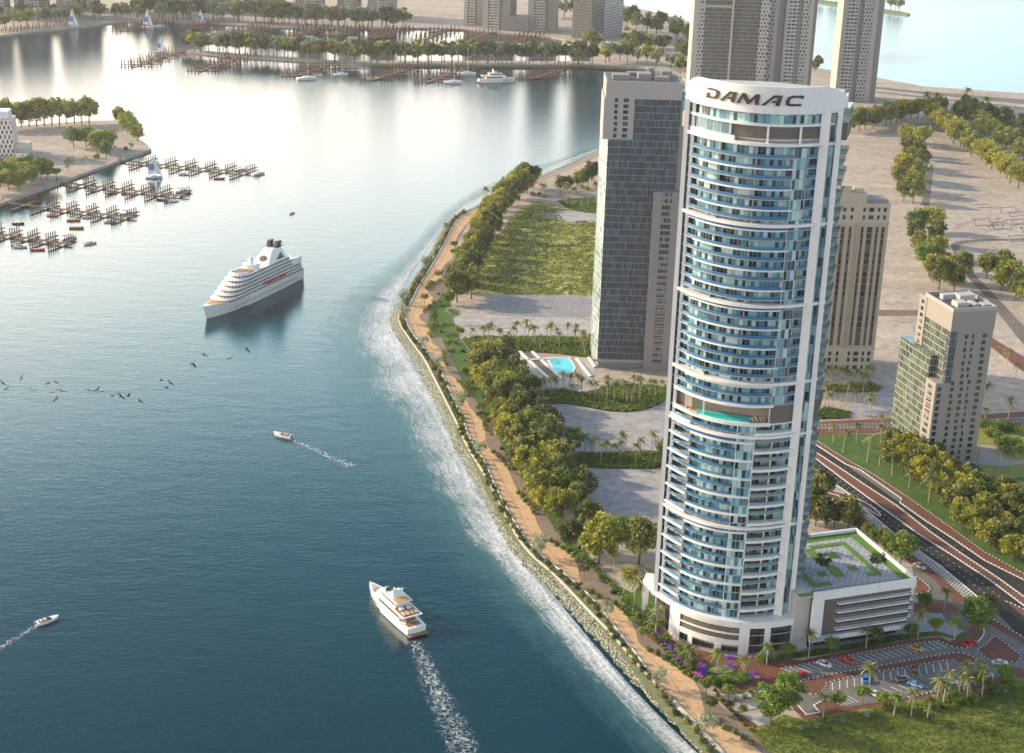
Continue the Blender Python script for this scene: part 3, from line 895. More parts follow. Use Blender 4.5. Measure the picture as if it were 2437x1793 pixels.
# ================================================================== THE WHITE CURVED TOWER
PANES = [(0.0, (0.02, 0.07, 0.11)), (0.22, (0.07, 0.20, 0.28)), (0.40, (0.26, 0.46, 0.48)), (0.58, (0.46, 0.64, 0.62)), (0.76, (0.008, 0.016, 0.025)), (0.88, (0.12, 0.32, 0.40))]
M['glaz_front'] = facade('front_glazing', 1.25, 3.1, 0.90, 0.97, (0.30, 0.35, 0.37), PANES, grough=0.1, off=(0, -14.3 / 3.1), gspec=0.6)
M['rail_blue'] = NT('blue_rail_glass').P(col=(0.045, 0.18, 0.34), rough=0.08, alpha=0.82, spec=0.7)
M['rail_green'] = NT('green_rail_glass').P(col=(0.20, 0.34, 0.33), rough=0.08, alpha=0.65, spec=0.7)
M['slab_edge'] = plain('slab_edge', (0.46, 0.43, 0.39), 0.6, 0.06, 0.2)
M['soffit'] = plain('dark_soffit', (0.10, 0.10, 0.10), 0.8)
M['louvre'] = stripes('louvre_blades', (0.24, 0.20, 0.16), (0.07, 0.06, 0.05), 0.45, 1, 0.6)
M['bronze'] = plain('bronze_letters', (0.05, 0.035, 0.022), 0.4, 0.2, 0.3, metal=0.3)
M['dark_glass'] = NT('dark_glass').P(col=(0.015, 0.022, 0.030), rough=0.05, spec=0.9)
M['clear_teal'] = facade('amenity_glass', 3.0, 4.0, 0.96, 0.98, (0.6, 0.62, 0.62), [(0, (0.06, 0.16, 0.21)), (0.5, (0.12, 0.25, 0.30))], 0.06, gspec=0.9)
M['taupe_dark'] = plain('terrace_panel', (0.30, 0.26, 0.22), 0.7, 0.2, 0.3)
M['deck_wood'] = plain('deck_wood', (0.34, 0.17, 0.09), 0.7, 0.2, 0.5)
M['aqua'] = NT('aqua_pool').P(col=(0.03, 0.62, 0.60), rough=0.06)

tw = empty('residential_tower', (50.7, 458.5, 0), math.atan2(-0.287, 0.958))
tag(tw, 'tall curved white tower with blue glass balconies and DAMAC sign on its crown', 'tower')


def tb(s):
    return 11.2 * (1 - ((s - 22) / 21.5) ** 2)


def bow(s0, s1, off=0.0, n=22):
    out = []
    for i in range(n + 1):
        s = s0 + (s1 - s0) * i / n
        e = 0.3
        dx = (tb(s + e) - tb(s - e)) / (2 * e)
        l = math.hypot(1, dx)
        out.append((s + dx / l * -off * -1 * -1 if False else s - dx / l * off, -(tb(s) + off / l)))
    return out


def strip(mb, line, z0, z1, m=0, u0=0.0):
    u = u0
    for a, b in zip(line, line[1:]): u = mb.wall(a, b, z0, z1, m, u)


def thick_arc(mb, s0, s1, o0, o1, z0, z1, m=0, n=16):
    a, b = bow(s0, s1, o1, n), bow(s0, s1, o0, n)
    mb.prism(a + b[::-1], z0, z1, m)


F0, FH, NF = 14.3, 3.1, 50
D_ = 21.0        # depth of the body behind the pilaster line
inner = bow(1.0, 44.0, -1.9, 22)
foot = inner + [(44.2, 1.0), (44.2, D_), (34, D_ + 3), (22, D_ + 4), (10, D_ + 3), (0.9, D_), (0.9, 1.0)]
core = MB(); core.prism([(6, 3), (39, 3), (39, D_ - 1), (6, D_ - 1)], 2.0, 181.0, 0)
core.build('core', M['white'], tw)
for k in range(NF):
    z = F0 + k * FH
    upper = z > 88.5
    voidf = 82.0 < z < 88.0
    mb = MB()
    if voidf:
        rear = [(33, -2), (44.2, -1), (44.2, D_), (34, D_ + 3), (22, D_ + 4), (10, D_ + 3), (0.9, D_), (0.9, 4), (33, 4)]
        if k == 22:
            mb.prism(bow(0.6, 44.2, 0.1) + [(44.2, D_), (22, D_ + 4.2), (0.6, D_)], z - 0.35, z, 0)
            mb.build('floor_slab', M['white'], tw)
            mb = MB()
        mb.prism(rear, z, z + FH, 0, top=False, bottom=False)
        mb.build('glazing', M['glaz_front'], tw)
    else:
        n_ = 22
        outl = bow(0.7, 40.5 if not upper else 41.0, 0.0, n_)
        mb.prism(outl + [(41.0, 0.5), (44.4, 0.5), (44.4, D_ + .2), (22, D_ + 4.3), (0.6, D_ + .2)], z - 0.18, z + 0.02, 0)
        mb.build('floor_slab', M['slab_edge'], tw)
        mb = MB()
        # lower part: recessed loggias at both ends of the bow
        if not upper:
            gl = [(1.0, 1.5)] + [(s, -(tb(s)) + 4.6) for s in (1.4, 5, 8.6)] + bow(9.0, 24.0, -1.7, 8) + bow(24.2, 29.3, -0.25, 3) + [(s, -(tb(s)) + 4.2) for s in (29.8, 33, 36)] + [(36.2, -(tb(36.2)) + 1.5), (39.6, -tb(39.6) + 1.5)] + [(44.2, 0.8), (44.2, D_)]
        else:
            gl = [(1.0, 0.8)] + bow(1.0, 33.2, -1.8, 16) + [(q[0], q[1]) for q in bow(33.6, 37.2, -0.35, 3)] + bow(37.4, 41.0, -1.7, 3) + [(44.2, 0.8), (44.2, D_)]
        gl += [(34, D_ + 3), (22, D_ + 4), (10, D_ + 3), (0.9, D_), (1.0, 1.5)]
        u0 = (k * 7919 % 97) * 0.0
        u = u0
        for a, b in zip(gl, gl[1:]): u = mb.wall(a, b, z + 0.02, z + FH - 0.18, 0, u)
        mb.build('glazing', M['glaz_front'], tw)
        # glass rails with a little variation of length from floor to floor
        mb = MB()
        if upper:
            strip(mb, bow(0.9, 33.4, -0.05, 14), z - 0.30, z + 1.05, 0)
            mb.build('balcony_rail', M['rail_blue'], tw)
            mb = MB(); strip(mb, bow(37.3, 40.8, -0.05, 2), z - 0.3, z + 1.05, 0)
            mb.build('end_rail', M['rail_blue'], tw)
        else:
            strip(mb, bow(0.9, 24.0, 0.0, 11), z - 0.2, z + 1.05, 0)
            mb.build('balcony_rail', M['rail_blue'], tw)
            mb = MB(); strip(mb, bow(29.6, 39.8, -0.05, 4), z - 0.2, z + 1.05, 0)
            mb.build('end_rail', M['rail_green'], tw)
        mb = MB()
        done = False
        if k % 2 == 0:
            if upper:
                a0, a1 = ((5.0, 34.3) if k % 4 == 0 else (5.5, 33.4))
                thick_arc(mb, a0, a1, -1.2, 0.4, z - 0.30, z + 0.10, 0, 14)
            else:
                thick_arc(mb, 9.0, 29.4, -1.2, 0.55, z - 0.45, z + 0.15, 0, 10)
            done = True
        elif not upper:
            thick_arc(mb, 0.8, 8.8, -1.5, 0.7, z - 0.42, z + 0.16, 0, 4)
            mb.build('end_fascia', M['white'], tw); mb = MB()
            thick_arc(mb, 29.5, 40.2, -1.5, 0.9, z - 0.55, z + 0.30, 0, 5)
            done = True
        if done: mb.build('balcony_fascia', M['white'], tw)
    # balconies on the two flanks
    for sgn, xw in ((-1, 0.5), (1, 44.4)):
        mb = MB()
        w = (3.0 if k % 2 else 2.4) if sgn > 0 else 2.3
        y0, y1 = (3.0, 12.5) if sgn > 0 else (3.5, 12.0)
        xo = xw + sgn * w
        if sgn > 0:
            pl = [(xw, y0), (xo, y0 + 1.2), (xo, y1), (xw, y1)]
        else:
            pl = [(xw, y0), (xo, y0 + 0.8), (xo, y1), (xw, y1)]
        if not voidf:
            mb.prism(pl, z - 0.2, z + 0.0, 0)
            u = 0
            for a, b in zip(pl, pl[1:]): u = mb.wall(a, b, z + 0.0, z + 1.15, 1, u)
        else:
            mb.prism(pl, z - 0.2, z + 2.9, 2)
        mb.build('side_balcony', [M['slab_edge'], M['rail_blue'] if sgn < 0 else M['rail_green'], M['louvre']], tw)

# white pilasters
for x0, x1, y0, y1 in ((-0.75, 0.55, -1.2, 2.2), (1.5, 2.5, -1.5, 0.5), (39.9, 42.5, -3.4, 0.4), (44.3, 45.7, -0.9, 2.2)):
    mb = MB(); mb.prism([(x0, y0), (x1, y0), (x1, y1), (x0, y1)], F0 - 0.2, 180.0, 0)
    mb.build('pilaster', M['white'], tw)
mb = MB(); mb.prism([(42.5, 0.1), (44.3, 0.1), (44.3, 0.6), (42.5, 0.6)], F0, 179.5, 0)
mb.build('stair_glazing', M['glaz_front'], tw)
mb = MB(); mb.prism([(0.5, 0.1), (1.5, 0.1), (1.5, 0.6), (0.5, 0.6)], F0, 179.5, 0)
mb.build('stair_glazing', M['dark_glass'], tw)
# full-width white ring beams
for zb in (170.2, 146.0, 121.0, 95.8, 78.2, 46.8):
    mb = MB()
    thick_arc(mb, -0.4, 45.4, -2.0, 0.9, zb - 0.45, zb + 0.45, 0, 26)
    mb.build('ring_beam', M['white'], tw)
# vertical fins between flats
for s_, z0, z1 in ((8.8, F0, 82), (24.1, F0, 82), (29.4, F0, 82), (34.6, F0, 82), (12.0, 88.7, 170), (23.0, 88.7, 170), (33.5, 88.7, 170), (37.3, 88.7, 170)):
    mb = MB()
    y = -tb(s_)
    mb.prism([(s_ - .13, y + 0.15), (s_ + .13, y + 0.15), (s_ + .13, y + 3.5), (s_ - .13, y + 3.5)], z0, z1, 0)
    mb.build('party_wall', M['slab_edge'] if z0 > 50 else M['white'], tw)
# top storeys: louvred plant level, upper window level, crown with letters
mb = MB(); strip(mb, bow(1.5, 14.4, -0.6, 6), 171.2, 175.6, 0); mb.build('amenity_window', M['clear_teal'], tw)
for a, b in ((14.8, 25.6), (25.9, 34.6), (34.9, 40.2)):
    mb = MB(); strip(mb, bow(a, b, -0.7, 5), 171.8, 175.6, 0); mb.build('louvre_panel', M['louvre'], tw)
for s_ in (14.6, 25.75, 34.75, 40.8):
    mb = MB(); y = -tb(s_); mb.prism([(s_ - .3, y), (s_ + .3, y), (s_ + .3, y + 1.5), (s_ - .3, y + 1.5)], 170.6, 176.0, 0)
    mb.build('louvre_post', M['white'], tw)
mb = MB(); thick_arc(mb, 0.4, 44.3, -1.6, 0.25, 175.5, 176.2, 0, 22); mb.build('ring_beam', M['white'], tw)
mb = MB(); thick_arc(mb, 0.4, 16.0, -1.2, 0.2, 170.7, 172.0, 0, 10); mb.build('parapet_band', M['white'], tw)
mb = MB(); strip(mb, bow(1.0, 40.5, -1.1, 16), 176.2, 179.3, 0); mb.build('glazing', M['glaz_front'], tw)
mb = MB(); mb.prism([(44.2, 1), (47.2, 1.5), (47.2, 12), (44.2, 12)], 171.0, 176.0, 0); mb.build('louvre_panel', M['louvre'], tw)
mb = MB(); mb.prism([(44.2, 1), (47.4, 1.5), (47.4, 12), (44.2, 12)], 176.2, 180.5, 0); mb.build('side_lantern', M['rail_green'], tw)
mb = MB(); mb.prism([(-2.0, 2), (0.9, 2), (0.9, 12), (-2.0, 12)], 171.0, 175.6, 0); mb.build('louvre_panel', M['cream'], tw)
mb = MB(); mb.prism([(-1.8, 2), (0.9, 2), (0.9, 12), (-1.8, 12)], 175.8, 179.8, 0); mb.build('side_lantern', M['glaz_front'], tw)
foot_top = bow(1.0, 44.0, -1.0, 16) + [(44, D_), (22, D_ + 4), (1, D_)]
mb = MB(); mb.prism(foot_top, 170.0, 170.7, 0); mb.build('roof_slab', M['slab_edge'], tw)
mb = MB(); mb.prism([(q[0], max(q[1], -tb(q[0]) + 3)) for q in foot_top], 170.7, 182.0, 0); mb.build('plant_room', M['white'], tw)
mb = MB()
n_ = 48
lineo = [(-1.1, 1.5)] + bow(-0.6, 44.6, 0.75, n_) + [(46.0, 1.5)]


def ctop(s):
    e = min(max((s + 1.2) / 4.5, 0), 1); g = min(max((46.4 - s) / 6.5, 0), 1)
    return 183.4 + 3.5 * math.sin(e * math.pi / 2) ** 0.8 * math.sin(g * math.pi / 2) ** 0.9 + 0.2


li = [(-0.6, 2.2)] + bow(-0.1, 44.1, 0.1, n_) + [(45.5, 2.2)]
for i in range(len(lineo) - 1):
    a, b, c, d = lineo[i], lineo[i + 1], li[i + 1], li[i]
    za, zb = ctop(a[0]), ctop(b[0])
    zl = 179.25
    mb.face([(a[0], a[1], zl), (b[0], b[1], zl), (b[0], b[1], zb), (a[0], a[1], za)])
    mb.face([(a[0], a[1], za), (b[0], b[1], zb), (c[0], c[1], zb), (d[0], d[1], za)])
    mb.face([(d[0], d[1], za), (c[0], c[1], zb), (c[0], c[1], zl), (d[0], d[1], zl)])
    mb.face([(a[0], a[1], zl), (d[0], d[1], zl), (c[0], c[1], zl), (b[0], b[1], zl)])
for (x, sg) in ((-1.1, -1), (46.0, 1)):
    xa, xb = (x, x + 0.5) if sg < 0 else (x - 0.5, x)
    mb.prism([(xa, 1.3), (xb, 1.3), (xb, 9), (xa, 9)], 179.25, 183.6, 0)
crown = mb.build('crown', M['white'], tw)
# roof light deck behind the crown
mb = MB(); mb.prism([(1, 3), (44, 3), (44, 20), (22, 24), (1, 20)], 182.2, 182.8, 0); mb.build('roof', M['concrete'], tw)
# letters: outlines in (0..w, 0..3) units, slanted
SL = 0.42
LET = {
    'D': [[(0, 0), (2.6, 0), (3.9, 0.35), (4.3, 1.5), (3.9, 2.65), (2.6, 3.0), (-0.2, 3.0), (-0.2, 2.45), (2.4, 2.45), (3.0, 2.2), (3.2, 1.5), (2.95, 0.85), (2.4, 0.6), (0.9, 0.6), (0.9, 1.55), (0, 1.55)]],
    'A': [[(-0.3, 0), (0.75, 0), (2.5, 2.35), (3.35, 2.35), (3.35, 0), (4.4, 0), (4.4, 3.0), (2.2, 3.0)], [(2.0, 0.85), (3.2, 0.85), (3.2, 1.4), (2.45, 1.4)]],
    'M': [[(0, 0), (0.95, 0), (1.4, 2.0), (3.2, 0.0), (3.9, 0.0), (5.2, 2.0), (5.6, 0), (6.6, 0), (6.2, 3.0), (5.0, 3.0), (3.6, 1.1), (1.9, 3.0), (0.9, 3.0)]],
    'C': [[(4.9, 0), (1.6, 0), (0.4, 0.35), (0, 1.5), (0.4, 2.65), (1.6, 3.0), (4.9, 3.0), (4.9, 2.1), (4.1, 2.1), (4.1, 2.4), (1.8, 2.4), (1.25, 2.15), (1.05, 1.5), (1.25, 0.85), (1.8, 0.6), (4.9, 0.6)]],
}
for ch, s0, wd, w_u in (('D', 6.4, 4.0, 4.3), ('A', 11.2, 4.3, 4.4), ('M', 16.3, 6.5, 6.6), ('A', 23.9, 4.9, 4.4), ('C', 30.1, 4.5, 4.9)):
    for off, mt, nm, grow in ((0.95, M['bronze'], 'letter', 0),):
        mb = MB()
        for poly in LET[ch]:
            pts = []
            for (x, y) in poly:
                s = s0 + x / w_u * wd + SL * (y - 1.5) * 0.55
                z = 181.75 + y
                pts.append((s, z))
            fr_ = [(s, -(tb(s)) - off - 0.35, z) for s, z in pts]
            bk = [(s, -(tb(s)) - off + 0.25, z) for s, z in pts]
            mb.face(fr_)
            m_ = len(pts)
            for i in range(m_):
                j = (i + 1) % m_
                mb.face([fr_[i], bk[i], bk[j], fr_[j]])
        mb.build(nm, mt, crown)

# sky pool terrace half-way up
zp = F0 + 22 * FH
mb = MB(); strip(mb, [(0.9, 2.0), (8, -3.0), (33, -4.0), (33, -tb(33) + 0.6)], zp + 0.05, zp + 5.9, 0); mb.build('terrace_wall', M['taupe_dark'], tw)
mb = MB(); mb.prism(bow(2.6, 33.0, -0.6, 14) + [(33, -3.9), (8, -2.9), (2.6, 1)], zp + 0.02, zp + 0.18, 0); mb.build('terrace_deck', M['deck_wood'], tw)
pol = empty('sky_pool', (0, 0, 0)); pol.parent = tw
mb = MB(); mb.prism(bow(8.8, 27.6, -0.26, 12) + [(27.6, -5.6), (22, -5.2), (15, -5.2), (10.5, -4.2)], zp + 0.18, zp + 0.62, 0); mb.build('pool_water', M['aqua'], pol)
mb = MB(); thick_arc(mb, 2.2, 33.6, -0.25, 0.65, zp - 0.6, zp + 0.5, 0, 18); mb.build('terrace_parapet', M['white'], tw)
mb = MB(); thick_arc(mb, 2.2, 34.0, -1.6, 0.65, zp + 2 * FH - 0.55, zp + 2 * FH + 0.25, 0, 18); mb.build('terrace_fascia', M['white'], tw)
mb = MB(); mb.prism(bow(1, 44, -0.3, 18) + [(44, 3), (1, 3)], zp + 2 * FH - 0.5, zp + 2 * FH - 0.1, 0); mb.build('terrace_ceiling', M['soffit'], tw)
for s_ in (6.3, 12.6, 33.2):
    mb = MB(); y = -tb(s_) + 1.0; mb.prism([(s_ - .3, y - .3), (s_ + .3, y - .3), (s_ + .3, y + .3), (s_ - .3, y + .3)], zp, zp + 2 * FH - 0.5, 0); mb.build('terrace_column', M['white'], tw)
mb = MB(); strip(mb, bow(33.6, 40.0, -0.4, 4), zp + 0.4, zp + 2 * FH - 0.5, 0); mb.build('louvre_panel', M['louvre'], tw)
for (x, y) in ((8.2, -7.0), (9.4, -7.6), (10.6, -8.4), (28.2, -8.0), (29.4, -7.4), (30.6, -6.9), (28.6, -6.0), (31.5, -6.0)):
    mb = MB()
    mb.box((x, y, zp + 0.45), (0.75, 1.9, 0.18), 0.4, 0)
    mb.box((x - 0.35, y + 0.8, zp + 0.63), (0.75, 0.5, 0.35), 0.4, 0)
    mb.build('sun_lounger', plain('lounger_cushion', (0.66, 0.55, 0.42), 0.8), tw)

# podium of the tower
pod = [(s, -max(13.1 * (1 - ((s - 24.5) / 26.5) ** 2) ** 1.0, 0) - 0.0) for s in [(-1 + 49 * i / 24) for i in range(25)]]
pod = [(-5.8, 5.6)] + pod + [(48.3, -1.3), (48.3, 22), (0.5, 22), (0.5, 11), (-5.8, 11)]
lo_ = [(s, y + 0.0) for s, y in pod]
mb = MB(); mb.prism(pod, 13.0, 14.25, 0); mb.build('podium_cornice', M['white'], tw)


def podline(s0, s1, off, n=8):
    out = []
    for i in range(n + 1):
        s = s0 + (s1 - s0) * i / n
        out.append((s, -max(13.1 * (1 - ((s - 24.5) / 26.5) ** 2), 0) + off))
    return out


def podwall(s0, s1, z0, z1, o0, o1, name, mat, n=8):
    mb = MB(); a, b = podline(s0, s1, o0, n), podline(s0, s1, o1, n)
    mb.prism(a + b[::-1], z0, z1, 0)
    return mb.build(name, mat, tw)


mb = MB(); strip(mb, podline(-1.0, 48.0, 2.2, 22), LZ, 13.0, 0); mb.build('lobby_glass', facade('lobby_glazing', 2.2, 5.0, 0.93, 0.95, (0.10, 0.10, 0.10), [(0, (0.02, 0.025, 0.03)), (0.6, (0.05, 0.06, 0.065)), (0.85, (0.12, 0.08, 0.05))], 0.05, gspec=0.9), tw)
mb = MB(); mb.prism([(-1, 4), (48.0, 4.5), (48.0, 22), (-1, 22)], LZ, 13.0, 0); mb.build('podium_body', M['white'], tw)
podwall(10.2, 30.4, 11.9, 13.0, 0.35, 1.6, 'podium_wall', M['white'])
podwall(10.2, 30.4, 9.7, 11.9, 0.7, 1.6, 'louvre_panel', M['louvre'])
podwall(10.2, 30.4, 9.2, 9.7, 0.3, 1.6, 'podium_wall', M['white'])
podwall(10.2, 30.4, 7.2, 9.2, 0.7, 1.6, 'louvre_panel', M['louvre'])
podwall(10.2, 30.4, 5.2, 7.2, 0.35, 1.6, 'podium_wall', M['white'])
for s0, s1, zt in ((6.2, 10.2, 13.0), (13.4, 15.0, 5.2), (22.6, 24.9, 5.2), (30.4, 33.6, 13.0), (38.2, 40.0, 11.8), (46.4, 48.2, 11.8)):
    podwall(s0, s1, LZ, zt, 0.25, 2.0, 'podium_column', M['white'], 2)
podwall(33.6, 48.2, 11.8, 13.0, 0.3, 1.6, 'podium_wall', M['white'])
for z_ in (4.6, 8.3):
    podwall(33.6, 46.4, z_, z_ + 0.15, 1.9, 2.1, 'transom', M['white'])
podwall(15.0, 30.4, 3.9, 4.05, 1.9, 2.1, 'transom', M['white'])
for x, y in ((-5.2, 6.2), (0.2, 0.6), (-5.2, 10.4)):
    mb = MB(); mb.box((x, y, LZ), (1.1, 1.1, 11.0)); mb.build('podium_column', M['white'], tw)

# ================================================================== CAR PARK BLOCK WITH ROOF GARDEN
blk = empty('car_park_block', (100.3, 441.2, 0), math.atan2(12.0, 35.7))
tag(blk, 'low white car park building with patterned roof garden beside the curved tower', 'car park building')
BW, BD, BH = 37.5, 39.0, 24.0
mb = MB(); mb.prism([(0.5, 1.2), (BW - .5, 1.2), (BW - .5, BD - .5), (0.5, BD - .5)], 6.5, BH - 1.6, 0); mb.build('wall', M['louvre'], blk)
mb = MB(); mb.prism([(1.5, 3.2), (BW - 3, 3.2), (BW - 3, BD - 1), (1.5, BD - 1)], LZ, 6.5, 0); mb.build('ground_floor', M['dark_glass'], blk)
mb = MB(); mb.prism([(-5.5, 2.0), (0, 2.0), (0, BD - 3), (-5.5, BD - 3)], LZ, BH - 0.8, 0); mb.build('side_wall', M['concrete'], blk)
mb = MB(); mb.prism([(-5.5, -0.1), (BW, -0.1), (BW, BD), (-5.5, BD)], BH - 1.6, BH - 1.2, 0); roof = mb.build('roof', M['concrete'], blk)
mb = MB()
for q in ([(-0.2, -0.4), (BW + 0.2, -0.4), (BW + 0.2, 0.6), (-0.2, 0.6)],):
    mb.prism(q, BH - 3.0, BH, 0)
mb.prism([(BW - 0.6, 0.6), (BW + 0.2, 0.6), (BW + 0.2, BD), (BW - 0.6, BD)], BH - 3.0, BH + 0.2, 0)
mb.prism([(-5.5, BD - 0.8), (BW - 0.6, BD - 0.8), (BW - 0.6, BD), (-5.5, BD)], BH - 3.0, BH + 0.2, 0)
mb.build('parapet', M['white'], blk)
mb = MB(); mb.prism([(-0.2, -0.4), (3.6, -0.4), (2.6, 0.9), (-0.2, 0.9)], 6.0, BH - 3.0, 0); mb.build('frame', M['white'], blk)
mb = MB(); mb.prism([(-0.2, -0.4), (BW - 1, -0.4), (BW - 1, 0.9), (-0.2, 0.9)], 5.6, 7.2, 0); mb.build('frame', M['white'], blk)
for i in range(4):
    z = 8.9 + i * 3.2
    mb = MB(); mb.box((BW / 2 + 3.6, 0.2, z), (BW - 10.5, 1.8, 0.35)); mb.box((BW - 0.2, 8, z), (2.0, 14, 0.3))
    mb.build('sun_shade', M['slab_edge'] if False else M['white'], blk)
    mb = MB(); mb.prism([(9.5, 0.9), (BW - 0.4, 0.9), (BW - 0.4, 1.25), (9.5, 1.25)], z - 1.6, z - 0.2, 0); mb.build('opening', M['dark_glass'], blk)
ZR = BH - 1.2
gl_ = ground('roof_lawn', [(0.3, (0.09, 0.19, 0.03)), (0.7, (0.14, 0.26, 0.05))], 0.4, fine=1.5)
mb = MB(); mb.prism([(-5.2, 0.6), (BW - 0.6, 0.6), (BW - 0.6, BD - 0.8), (-5.2, BD - 0.8)], ZR, ZR + 0.25, 0); mb.build('roof_lawn', gl_, blk)
mb = MB(); mb.prism([(-5.0, 3.0), (1, 3.0), (1, 2.6), (BW - 4.0, 2.6), (BW - 4.0, 12), (BW - 4.2, BD - 4.5), (16, BD - 4.5), (16, BD - 3.0), (-5.0, BD - 3.0)], ZR + 0.25, ZR + 0.33, 0); mb.build('roof_paving', M['roof_paver'], blk)
for poly in ([(27, 9), (29, 9), (29, BD - 7), (27, BD - 7)], [(24, 7), (29, 7), (29, 9), (24, 9)], [(13, 9), (16.5, 9), (16.5, 17), (15, 17), (15, 30), (12, 30), (12, 19), (13, 19)],
             [(15, 30), (27, 30), (27, 32), (15, 32)], [(20, 12), (23, 12), (23, 15), (20, 15)], [(18, 22), (21.5, 22), (21.5, 25.5), (18, 25.5)],
             [(8, 11), (11, 11), (11, 14), (8, 14)], [(2, 5), (9, 5), (9, 7), (4, 7), (4, 16), (2, 16)], [(6, 24), (8, 24), (8, 28), (6, 28)]):
    mb = MB(); mb.prism(poly, ZR + 0.33, ZR + 0.55, 0); mb.build('planting_bed', gl_, blk)
BLKM = Matrix.Translation((100.3, 441.2, 0)) @ Matrix.Rotation(math.atan2(12.0, 35.7), 4, 'Z')

# ================================================================== DARK GLASS TOWER (left of the white one)
GRID = [(0.0, (0.035, 0.046, 0.062)), (0.3, (0.052, 0.07, 0.095)), (0.55, (0.024, 0.03, 0.042)), (0.75, (0.078, 0.098, 0.125)), (0.93, (0.07, 0.13, 0.165))]
M['curtain_dark'] = facade('dark_curtain_wall', 0.95, 3.3, 0.84, 0.9, (0.21, 0.215, 0.22), GRID, 0.18, gspec=0.5)
M['curtain_pale'] = facade('pale_curtain_wall', 1.3, 3.3, 0.9, 0.9, (0.45, 0.5, 0.5), [(0, (0.25, 0.33, 0.32)), (0.4, (0.40, 0.48, 0.46)), (0.75, (0.12, 0.18, 0.19))], 0.12, gspec=0.9)
M['grey_stone'] = plain('grey_cladding', (0.26, 0.235, 0.22), 0.7, 0.05, 0.2)
M['light_stone'] = plain('light_cladding', (0.37, 0.345, 0.33), 0.6, 0.04, 0.2)
M['win_dark'] = facade('window_grid', 1.3, 3.2, 0.86, 0.7, (0.20, 0.19, 0.18), [(0, (0.02, 0.025, 0.03)), (0.6, (0.06, 0.07, 0.075)), (0.85, (0.2, 0.22, 0.22))], 0.1, gspec=0.8)
gt = empty('dark_glass_tower', (41.9, 709.9, 0), 0.0)
tag(gt, 'dark grey curtain wall tower with beige service bay standing left of the curved tower', 'tower')
W1, D1, HT = 33.0, 26.0, 143.0
mb = MB()
mb.wall((0, 0), (W1, 0), LZ + 4, HT - 8, 0, 0)
mb.build('front_curtain_wall', M['curtain_dark'], gt)
mb = MB(); mb.wall((-2.6, 14), (0, 0), LZ + 4, HT - 22, 0, 0); mb.wall((-2.6, D1), (-2.6, 14), LZ + 4, HT - 22, 0, 0); mb.build('side_curtain_wall', M['curtain_pale'], gt)
mb = MB(); mb.prism([(0.3, 0.4), (W1 + 8, 0.4), (W1 + 8, D1), (-2.2, D1), (-2.2, 14)], LZ, HT - 8.2, 0); mb.build('body', M['grey_stone'], gt)
mb = MB(); mb.prism([(-2.0, -0.3), (W1 + 0.2, -0.3), (W1 + 0.2, D1), (-2.0, D1)], HT - 8, HT, 0); rf = mb.build('crown_wall', M['light_stone'], gt)
mb = MB(); mb.prism([(-2.6, -0.35), (11.5, -0.35), (11.5, 0.2), (-2.6, 0.2)], HT - 27, HT - 8, 0); mb.prism([(-2.7, -0.3), (-2.2, -0.3), (-2.2, D1), (-2.7, D1)], HT - 27, HT - 8, 0)
mb.build('corner_panel', M['light_stone'], gt)
for i in range(7):
    for x in (3.0, 7.5):
        mb = MB(); mb.box((x, -0.4, HT - 26 + i * 2.75), (1.5 if x < 5 else 2.3, 0.12, 1.7)); mb.build('window', M['dark_glass'], gt)
for (x, y, w, d, h) in ((5, 8, 8, 6, 2.6), (16, 10, 6, 8, 3.2), (24, 7, 7, 5, 2.2), (27, 16, 5, 5, 3.4), (11, 19, 5, 4, 2.0), (20, 20, 3, 3, 4.0)):
    mb = MB(); mb.box((x, y, HT - 0.5), (w, d, h)); mb.build('roof_plant', M['grey_stone'], rf)
mb = MB(); mb.prism([(-1.4, 0.5), (W1 - .5, 0.5), (W1 - .5, D1 - 1), (-1.4, D1 - 1)], HT - 0.9, HT + 0.05, 0); mb.build('roof', M['soffit'], rf)
mb = MB(); mb.prism([(-2.0, -0.5), (W1, -0.5), (W1, 0.3), (-2, 0.3)], LZ + 3.2, LZ + 4.4, 0); mb.build('base_beam', M['light_stone'], gt)
# beige service bay in front, on the right
mb = MB(); mb.prism([(22.6, -3.0), (W1 + 5, -3.0), (W1 + 5, 0.5), (22.6, 0.5)], LZ, 92, 0); mb.build('service_bay', M['grey_stone'], gt)
for i in range(28):
    z = 6 + i * 3.1
    mb = MB(); mb.box((29.0, -3.05, z), (4.6, 0.12, 2.1)); mb.build('window', M['win_dark'], gt)

# ================================================================== BEIGE STONE TOWER (right of the white one)
bt = empty('beige_stone_tower', (151.0, 711.0, 0), math.atan2(1.8, 21.6))
tag(bt, 'cream stone tower with dark vertical window strips behind the curved tower', 'tower')
M['sandstone'] = plain('cream_sandstone', (0.46, 0.395, 0.30), 0.75, 0.06, 0.15)
W2, D2 = 27.5, 22.0
mb = MB(); mb.prism([(0, 0), (W2, 0), (W2, D2), (0, D2)], LZ, 88, 0); mb.build('body', M['sandstone'], bt)
mb = MB(); mb.prism([(-0.3, -0.3), (W2 + .3, -0.3), (W2 + .3, D2), (-0.3, D2)], 14.5, 15.4, 0); mb.prism([(-0.3, -0.3), (W2 + .3, -0.3), (W2 + .3, 0), (-0.3, 0)], 78, 78.8, 0); mb.build('cornice', M['sandstone'], bt)
mb = MB(); mb.prism([(1, -0.35), (15.5, -0.35), (15.5, 12), (1, 12)], 88, 93, 0); mb.prism([(3, 2), (8, 2), (8, 8), (3, 8)], 93, 96, 0); mb.prism([(11, 2), (14, 2), (14, 8), (11, 8)], 93, 95, 0); mb.build('penthouse', M['sandstone'], bt)
mb = MB(); mb.prism([(16, 1), (W2 - 1, 1), (W2 - 1, 12), (16, 12)], 88, 89.6, 0); mb.build('roof', M['grey_stone'], bt)
